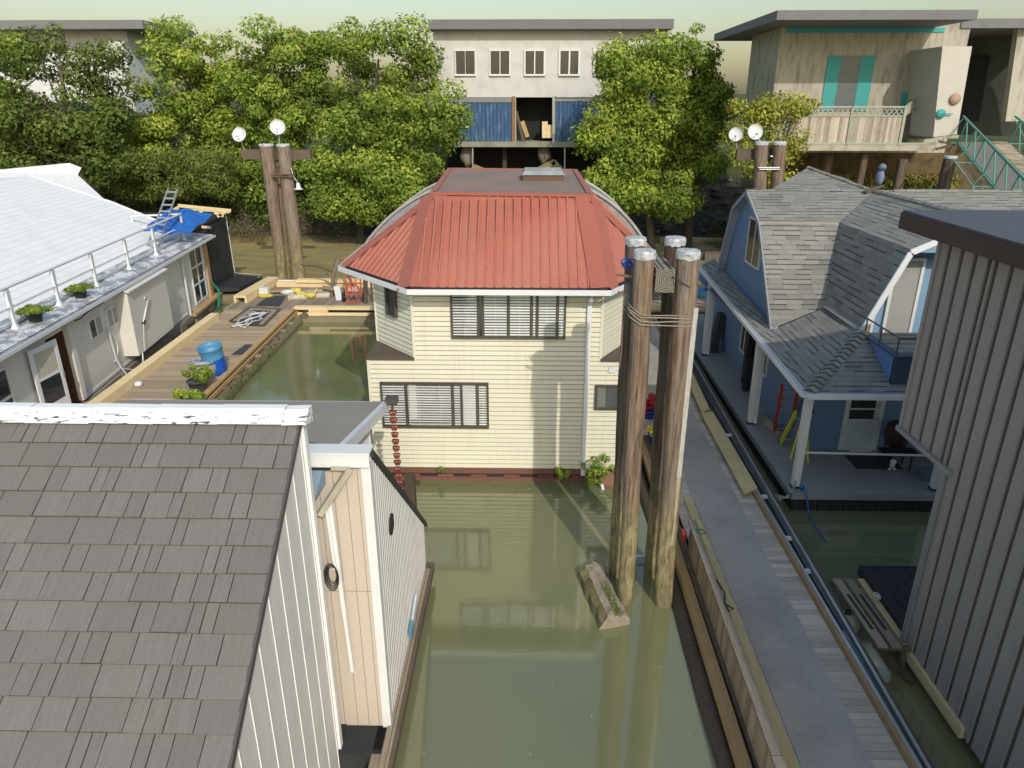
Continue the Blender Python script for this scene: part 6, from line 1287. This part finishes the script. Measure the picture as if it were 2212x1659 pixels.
# ------------------------------------------------------------------ blue sheds on stilts
sh_ = thing('blue_shed_building', 'white building over blue corrugated sheds on stilts on the bank', 'building', PY(1130, 320, 56)); YS = 56.0
t = NT('blue_corrugated_metal'); c = t.mix(t.rng(t.noise(t.pos((3, 1, .6)), 1.2, 6, .7), .5, .72, 0, .8), (.05, .11, .22), (.22, .28, .33)); t.bsdf(c, .6, None, 0, .3); BCORR = t.m
def yb(b, u0, v0, u1, v1, y, th=.1, m=0):
    A_, B_ = PY(u0, v0, y), PY(u1, v1, y); b.box(A_[0], y, min(A_[2], B_[2]), B_[0], y+th, max(A_[2], B_[2]), m)
for (u0, u1) in ((975, 1112), (1198, 1300)):
    b = MB(); x0, x1 = PY(u0, 300, YS)[0], PY(u1, 300, YS)[0]; z0, z1 = PY(1100, 305, YS)[2], PY(1100, 219, YS)[2]; x = x0
    while x < x1-.1:
        b.hexa([(x, YS, z0), (x+.1, YS-.06, z0), (x+.18, YS-.06, z0), (x+.26, YS, z0)], [(x, YS, z1), (x+.1, YS-.06, z1), (x+.18, YS-.06, z1), (x+.26, YS, z1)]); x += .28
    b.box(x0, YS+.01, z0, x1, YS+.05, z1); b.build('corrugated_wall', BCORR, sh_)
b = MB(); yb(b, 968, 306, 1420, 318, YS-.4, 6); b.build('floor_beam', M('mossy_concrete_beam', (.30, .30, .23), .9, .1, .7, (.10, .12, .07), 1.0), sh_)
b = MB(); yb(b, 968, 211, 1112, 221, YS-.1, .2); yb(b, 1198, 213, 1300, 219, YS-.1, .2, 0); b.build('grey_lintel', M('grey_lintel_mat', (.28, .29, .28), .8), sh_)
b = MB(); yb(b, 935, 60, 1440, 210, YS+.1, 6, 0); b.build('upper_wall', M('white_upper_wall', (.62, .61, .57), .8, .02, .4, (.35, .33, .28), 1.2), sh_)
for k in range(5): b = MB(); u0 = 985+k*75; yb(b, u0, 110, u0+40, 160, YS+.04, .05); w_ = b.build('upper_window', DGLASS, sh_); b = MB(); yb(b, u0-3, 107, u0+43, 110, YS-.02, .1); yb(b, u0-3, 160, u0+43, 164, YS-.06, .14); yb(b, u0-3, 110, u0, 160, YS-.02, .1); yb(b, u0+40, 110, u0+43, 160, YS-.02, .1); yb(b, u0+19, 110, u0+21, 160, YS-.01, .05); b.build('window_frame', WHITE, w_)
b = MB(); yb(b, 925, 42, 1455, 62, YS-.8, 9); b.build('roof_slab', M('grey_roof', (.2, .2, .2), .8), sh_)
b = MB(); yb(b, 1112, 208, 1200, 306, YS+2.4, .05); yb(b, 1112, 208, 1114, 306, YS, 2.4); yb(b, 1197, 208, 1199, 306, YS, 2.4); b.build('dark_bay', DARKIN, sh_)
b = MB(); b.beam(PY(1109, 306, YS-.1), PY(1109, 208, YS-.1), .25, .15, (0, 1, 0)); b.build('brown_post', M('brown_post_mat', (.32, .17, .09), .8), sh_); b = MB(); b.beam(PY(1196, 306, YS-.1), PY(1196, 208, YS-.1), .2, .15, (0, 1, 0)); b.beam(PY(1114, 306, YS-.1), PY(1113, 208, YS-.1), .1, .1, (0, 1, 0)); b.build('pale_post', M('pale_post_mat', (.45, .42, .36), .8), sh_)
b = MB(); b.beam(PY(1131, 304, YS+.1), PY(1115, 240, YS+.3), .22, .08, (0, 1, 0)); b.beam(PY(1140, 296, YS+.2), PY(1128, 262, YS+.3), .3, .08, (0, 1, 0), 1); tag(b.build('leaning_boards', [BEAM_W, ORANGEW]), 'boards leaning in the dark bay between the blue sheds', 'boards')
b = MB()
for k in range(18):
    u_ = 1171+(k % 4)*6; v_ = 298-(k//4)*7; A_ = PY(u_, v_, YS+.2); b.box(A_[0], YS+.2, A_[2], A_[0]+.2, YS+1.2, A_[2]+.23)
tag(b.build('firewood_stack', NEWWOOD_Y), 'small stack of split firewood in the dark bay between the blue sheds', 'firewood')
b = MB()
for u_, w_ in ((1009, .5), (1176, .35), (1330, .5), (1090, .3)): q = PY(u_, 330, YS+1); b.box(q[0]-w_/2, YS+1, 0, q[0]+w_/2, YS+1+w_, 6.5)
b.build('stilts', M('dark_stilts', (.07, .06, .05), .9), sh_)
b = MB(); b.box(PY(965, 300, YS+4)[0], YS+4.2, 0, PY(1430, 300, YS+4)[0], YS+4.4, 6.6); b.build('rear_retaining_wall', M('dark_wall', (.03, .026, .02), .95), sh_)
b = MB()
for (u0, v0, u1, v1) in ((1150, 374, 1198, 349), (1195, 349, 1218, 374), (1022, 360, 1062, 376), (1228, 390, 1275, 367)): b.beam(PY(u0, v0, YS+.3), PY(u1, v1, YS+.3), .1, .42, (0, 1, 0) if False else (0, 0, 1))
b.build('cross_brace', M('greenish_brace', (.30, .26, .12), .9), sh_)
b = MB()
for u_, v1 in ((1021, 372), (1220, 372)): b.tube([PY(u_, 318, YS-.2), PY(u_, v1, YS-.2)], .07, 6)
b.build('drain_tube', ALU, sh_)
b = MB()
for u_, v_ in ((1009, 335), (1176, 332)): q = PY(u_, v_, YS+.7); b.ball(q, .7, 9, 6, sq=(.7, .5, 1.1))
for i in range(len(b.v)): b.v[i] = add(b.v[i], (random.uniform(-.12, .12), 0, random.uniform(-.12, .12)))
b.build('pile_wrapping', M('grey_wrap', (.26, .23, .19), .95), sh_)
b = MB(); q = PY(1222, 398, 54); b.box(q[0]-.8, 54, q[2]-.6, q[0]+.9, 54.6, q[2]+.5); q = PY(1249, 398, 54); tag(b.build('white_crate', M('white_crate', (.40, .40, .36), .8)), 'pale crate on the dark bank under the blue sheds', 'crate')
b = MB(); q = PY(1452, 375, 50); b.lathe(PZ(1452, 418, 1.0) if False else q, [(.35, -.15), (.5, 0), (.35, .15), (.25, .1), (.25, -.1), (.35, -.15)], 18, ax=(.3, 1, .4)); 
b = MB(); q = PY(1455, 420, 50); q = PY(778+676, 420, 50); b = MB(); q = PY(1453, 420, 50)
q = PY(1458*0+ (860+1380/2.304)*.576, 420, 53); b.lathe(q, [(.45, -.15), (.62, -.1), (.62, .1), (.45, .15), (.35, .1), (.35, -.1), (.45, -.15)], 20, ax=(.2, .6, .8)); tag(b.build('old_tyre', M('muddy_tyre', (.10, .095, .08), .9)), 'muddy old tyre on the dark bank left of the red roof', 'tyre')
# white building left behind trees
lb = thing('white_building', 'white walled building glimpsed between trees at the upper left', 'building', (-36, 62, 4)); b = MB(); yb(b, 225, 90, 300, 275, 62, 6); yb(b, -200, 60, 300, 222, 63, 6); b.build('white_wall', M('bright_white_wall', (.7, .7, .68), .7), lb)
b = MB(); yb(b, 232, 150, 252, 262, 61.9, .1); yb(b, 262, 215, 280, 268, 61.9, .1); b.build('dark_downpipe', M('slate_strip', (.12, .15, .2), .6), lb); b = MB(); yb(b, -210, 44, 310, 62, 61, 9); b.build('roof_slab', M('grey_roof2', (.22, .22, .22), .8), lb)

# ------------------------------------------------------------------ weathered deck building, upper right
YK = 38.0; db = thing('stilt_deck_building', 'weathered pale building with lattice railed deck on stilts, upper right', 'building', PY(1850, 320, YK))
WEA = M('weathered_white_boards', (.46, .43, .35), .85, .08, .75, (.14, .11, .08), 1.6, (2.5, 1, .5), .1); TEAL = M('teal_trim', (.05, .34, .33), .6, .05, .2)
DECKB = M('mossy_deck_beam', (.42, .38, .29), .9, .1, .7, (.16, .16, .09), 1.5)
zdk = PY(1850, 313, YK)[2]; x0, x1 = PY(1700, 313, YK)[0], PY(2022, 313, YK)[0]
b = MB(); b.box(x0, YK, zdk-.28, x1, YK+.12, zdk+.02); b.box(x0, YK+.12, zdk-.1, x1, YK+5, zdk-.02); b.build('deck_floor', DECKB, db)
b = MB(); zr0, zr1, zl = PY(1850, 308, YK)[2], PY(1850, 252, YK)[2], PY(1850, 230, YK)[2]; x = x0+.05; xe = PY(1944, 300, YK)[0]
while x < xe: b.box(x, YK+.02, zr0, x+.135, YK+.05, zr1, 0, random.random()); x += .14
b.build('board_railing', wood('old_white_boards', (.50, .46, .38), (.30, .23, .16), (5, 5, .9), .35), db)
b = MB(); b.box(x0, YK-.02, zl-.06, xe, YK+.08, zl+.02); b.box(x0, YK-.02, zr1, xe, YK+.06, zr1+.07); b.box(x0, YK-.02, zr0-.1, x1, YK+.06, zr0)
for u_ in (1703, 1831, 1944): q = PY(u_, 300, YK); b.box(q[0]-.06, YK-.05, zdk, q[0]+.06, YK+.06, zl+.02)
xw_ = PY(2012, 300, YK)[0]; b.beam((xe, YK, zl), (xw_+.2, YK+2.4, zl+.5), .08, .08); b.beam((xe, YK, zr1+.03), (xw_+.2, YK+2.4, zr1+.5), .08, .08); b.build('railing_frame', M('grey_green_frame', (.36, .38, .30), .85), db)
b = MB(); k = 0; x = x0
while x < xe-.2:
    for sg in (1, -1): b.beam((x+.1-sg*.12, YK+.03+.01*sg, zr1+.07), (x+.1+sg*.12, YK+.03+.01*sg, zl-.06), .042, .012, (0, -1, 0))
    x += .24
for i in range(14):
    q0_ = lerp((xe, YK, zr1+.03), (xw_+.2, YK+2.4, zr1+.5), i/14); 
    for sg in (0, 1): q1_ = lerp((xe, YK, zl), (xw_+.2, YK+2.4, zl+.5), (i+1 if sg else i)/14); b.beam(lerp((xe, YK, zr1+.03), (xw_+.2, YK+2.4, zr1+.5), (i if sg else i+1)/14), q1_, .03, .012, (0, -1, 0))
b.build('lattice', M('lattice_wood', (.38, .36, .29), .85), db)
b = MB(); YW = YK+2.6; yb(b, 1690, 40, 2040, 330, YW, 5, 0); b.build('house_wall', WEA, db)
b = MB(); 
for (u0, v0, u1, v1) in ((1790, 120, 1800, 240), (1862, 120, 1872, 240), (1950, 200, 1962, 305), (1700, 60, 2040, 70)): yb(b, u0, v0, u1, v1, YW-.05, .05)
b.build('teal_trim_boards', TEAL, db)
b = MB(); yb(b, 1800, 120, 1862, 240, YW-.03, .03); b.build('sliding_door', M('grey_blue_glass', (.12, .15, .16), .2), db)
b = MB(); yb(b, 1965, 215, 2012, 300, YW-.6, .04); b.build('shadow_panel', M('grey_brown_panel', (.17, .15, .12), .9), db)
b = MB(); A_ = PY(2018, 208, YK-.4); B_ = PY(2090, 208, YK-.4); b.hexa([PY(2016, 296, YK-.4), PY(2067, 290, YK-.4), add(PY(2067, 290, YK-.4), (0, 3, 0)), add(PY(2016, 296, YK-.4), (0, 3, 0))], [PY(2036, 100, YK-.4), PY(2100, 100, YK-.4), add(PY(2100, 100, YK-.4), (0, 3, 0)), add(PY(2036, 100, YK-.4), (0, 3, 0))]); b.build('white_tall_panel', M('white_panel_boards', (.56, .53, .46), .8, .02, .3, (.4, .36, .28), 1.2), db)
b = MB(); yb(b, 2020, 292, 2070, 299, YK-.35, 3); b.build('panel_sill', DECKB, db)
b = MB(); q = PY(2032, 246, YK-.46); b.lathe(q, [(0, 0), (.22, 0), (.22, .04), (0, .04)], 20, ax=(0, -1, 0)); b.box(q[0], q[1]-.08, q[2]-.03, q[0]+.55, q[1]-.05, q[2]+.03); tag(b.build('teal_round_sign', TEAL), 'round teal ornament fixed on the tall pale panel', 'ornament')
b = MB(); q = PY(2067, 212, YK-.46); q = PY(2063, 214, YK-.46); b.lathe(q, [(0, 0), (.26, 0), (.26, .04), (0, .04)], 20, ax=(0, -1, 0)); tag(b.build('orange_round_sign', M('faded_orange', (.48, .33, .26), .8)), 'round faded orange ornament on the tall pale panel above the teal one', 'ornament')
b = MB(); yb(b, 1680, 22, 2110, 42, YK-1, 12); b.build('roof_slab', M('grey_roof3', (.2, .2, .2), .8), db)
for i, (u_, v_, y_, r_) in enumerate(((1868, 331, YK+.8, .2), (1951, 343, YK+.3, .26), (2054, 337, 36.5, .3), (1790, 335, YK+2, .25))):
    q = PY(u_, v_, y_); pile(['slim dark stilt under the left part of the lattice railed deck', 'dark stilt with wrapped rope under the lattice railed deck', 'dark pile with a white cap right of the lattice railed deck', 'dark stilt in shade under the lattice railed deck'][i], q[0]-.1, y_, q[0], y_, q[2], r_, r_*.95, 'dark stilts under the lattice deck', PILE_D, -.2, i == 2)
b = MB(); b.box(x0+.6, YK+5.5, 0, x1+8, YK+5.7, zdk-.2); db2 = b.build('bank_wall', M('ochre_bank', (.12, .085, .04), .95, .2, 1.0, (.02, .017, .012), 1.4), db)
cen = []; rad = []
for _ in range(90): u_ = random.uniform(1760, 2060); q = PY(u_, random.uniform(385, 408), 41); cen.append(q); rad.append((.35, .3, .35))
struct(leaves_mesh('bank_weeds', cen, rad, 5000, .1, leaf_mat('autumn_weed', (.10, .12, .03), (.30, .26, .06), (.40, .22, .06))), 'stuff')
b = MB()
for (u0, v0, u1, v1) in ((2028, 305, 2062, 312), (2022, 322, 2060, 313), (2062, 312, 2050, 330)): b.beam(PY(u0, v0, 37), PY(u1, v1, 37), .1, .1)
tag(b.build('loose_braces', BEAM_W), 'loose old braces under the corner of the stilt deck', 'braces')
# far right buildings
rb = thing('grey_clad_building', 'grey clad building behind the green gangway at the upper right', 'building', PY(2160, 300, 44)); b = MB()
b.hexa([PY(2070, 290, 46), PY(2290, 300, 42), add(PY(2290, 300, 42), (0, 6, 0)), add(PY(2070, 290, 46), (0, 6, 0))], [PY(2110, 60, 46), PY(2330, 60, 42), add(PY(2330, 60, 42), (0, 6, 0)), add(PY(2110, 60, 46), (0, 6, 0))]); b.build('grey_wall', M('grey_cladding', (.17, .175, .165), .8, .05, .3), rb)
b = MB(); yb(b, 2090, 120, 2135, 262, 45.2, .1); b.build('dark_doorway', DARKIN, rb)
b = MB(); b.hexa([PY(2172, 262, 41), PY(2300, 262, 41), add(PY(2300, 262, 41), (0, .4, 0)), add(PY(2172, 262, 41), (0, .4, 0))], [PY(2200, 60, 41), PY(2320, 60, 41), add(PY(2320, 60, 41), (0, .4, 0)), add(PY(2200, 60, 41), (0, .4, 0))]); b.build('white_wall_panel', WEA, rb)
b = MB(); yb(b, 2080, 40, 2330, 60, 40.5, 8); b.build('roof_slab', M('grey_roof4', (.2, .2, .2), .8), rb)
# gangway
gw = thing('gangway', 'long green metal truss gangway sloping down from the bank at the upper right', 'gangway', (22, 32, 6)); GRN = M('sea_green_steel', (.10, .36, .28), .5, .05, .25, (.2, .15, .1), 5)
LA, LB = PY(2069, 309, 38), PY(2188, 456, 27.5); dG = sub(LB, LA); RA = PY(2122, 283, 39.5); 
wv = mul(nrm(cross(dG, (0, 0, 1))), 1.0)
if wv[0] < 0: wv = mul(wv, -1)
wd = 2.2; hh = 1.25
LB = add(LA, mul(dG, 1.0)); E_ = add(LA, mul(dG, 1.6))
b = MB(); b.hexa([add(LA, mul(wv, .05)), add(LA, mul(wv, wd)), add(E_, mul(wv, wd)), add(E_, mul(wv, .05))][::-1], [add(add(LA, mul(wv, .05)), (0, 0, .06)), add(add(LA, mul(wv, wd)), (0, 0, .06)), add(add(E_, mul(wv, wd)), (0, 0, .06)), add(add(E_, mul(wv, .05)), (0, 0, .06))][::-1]); b.build('gangway_deck', M('grey_mesh_deck', (.20, .19, .165), .8, .03, .3), gw)
b = MB(); n_ = 60
for i in range(n_):
    A_ = lerp(LA, E_, i/n_); B_ = lerp(LA, E_, (i+.8)/n_); b.hexa([add(add(A_, mul(wv, 1.25)), (0, 0, .07)), add(add(A_, mul(wv, 2.1)), (0, 0, .07)), add(add(B_, mul(wv, 2.1)), (0, 0, .07)), add(add(B_, mul(wv, 1.25)), (0, 0, .07))][::-1], [add(add(A_, mul(wv, 1.25)), (0, 0, .1)), add(add(A_, mul(wv, 2.1)), (0, 0, .1)), add(add(B_, mul(wv, 2.1)), (0, 0, .1)), add(add(B_, mul(wv, 1.25)), (0, 0, .1))][::-1])
b.build('cleat_boards', wood('pale_cleats', (.46, .38, .26), (.34, .27, .19), (4, 4, 4), .3), gw)
for off in (0, wd):
    b = MB(); A_, B_ = add(LA, mul(wv, off)), add(E_, mul(wv, off)); b.tube([A_, B_], .055, 6); b.tube([add(A_, (0, 0, hh)), add(B_, (0, 0, hh))], .05, 6); n_ = 9
    for i in range(n_):
        a0, a1, am = lerp(A_, B_, i/n_), lerp(A_, B_, (i+1)/n_), lerp(A_, B_, (i+.5)/n_)
        b.tube([a0, add(am, (0, 0, hh))], .03, 5); b.tube([add(am, (0, 0, hh)), a1], .03, 5)
    for i in range(0, n_, 2): a0 = lerp(A_, B_, i/n_); b.tube([a0, add(a0, mul(wv, -.8 if off == 0 else .8))], .03, 5); b.tube([add(a0, mul(wv, -.8 if off == 0 else .8)), add(a0, (0, 0, hh*.9))], .022, 5)
    b.build('truss_side', GRN, gw)
b = MB()
for (u0, v0, u1, v1) in ((2060, 345, 2104, 406), (2084, 352, 2122, 408)): b.tube([PY(u0, v0, 36), PY(u1, v1, 32)], .06, 6)
tag(b.build('steel_pipes', ALU), 'two parallel steel pipes running down beside the green gangway', 'pipe')
# log boom
b = MB(); A_, B_ = PZ(1425, 524, .15), PZ(1590, 528, .15); b.tube([lerp(A_, B_, i/8) for i in range(9)], .42, 14, rough=.03); tag(b.build('boom_log', wood('tan_boom_log', (.50, .40, .22), (.36, .28, .15), (.8, 4, 4), .1)), 'long tan log afloat beyond the roped piles', 'log')
b = MB(); A_, B_ = PZ(1520, 560, .1), PZ(1592, 562, .1); b.tube([A_, B_], .55, 12, rough=.05); A_, B_ = PZ(1468, 548, .1), PZ(1540, 552, .1); b.tube([A_, B_], .35, 12, rough=.05); tag(b.build('dark_log_bundle', BEAM_W), 'bundle of dark logs in the mud in front of the long tan log', 'logs')

# ------------------------------------------------------------------ light, sky, camera
w = bpy.data.worlds.new('World'); sc.world = w; w.use_nodes = True; nt = w.node_tree
sky = nt.nodes.new('ShaderNodeTexSky'); sky.sky_type = 'NISHITA'; sky.sun_disc = False; L_ = nrm((-1.67, 5.05, -3.66))
el = math.asin(-L_[2]); sky.sun_elevation = el; sky.sun_rotation = math.atan2(-L_[0], -L_[1]); sky.air_density = 1.75; sky.dust_density = 2.5; sky.ozone_density = 3.0
nt.links.new(sky.outputs[0], nt.nodes['Background'].inputs[0]); nt.nodes['Background'].inputs[1].default_value = .15
ld = bpy.data.lights.new('sun', 'SUN'); ld.energy = 2.5; ld.angle = R(.6); ld.color = (1, .945, .86); lo_ = bpy.data.objects.new('sun', ld); COL.objects.link(lo_)
from mathutils import Vector
lo_.rotation_euler = Vector(L_).to_track_quat('-Z', 'Y').to_euler(); lo_.location = (8, -20, 30)
cd = bpy.data.cameras.new('camera'); co = bpy.data.objects.new('camera', cd); COL.objects.link(co); cd.sensor_width = 36; cd.lens = 36*F/2212; cd.clip_end = 3000
co.location = (0, 0, H); co.rotation_euler = (R(90)-TH, 0, PS); sc.camera = co
sc.view_settings.view_transform = 'Standard'; sc.view_settings.look = 'None'; sc.view_settings.exposure = 0; sc.view_settings.gamma = 1
sc.cycles.max_bounces = 6; sc.cycles.transparent_max_bounces = 12
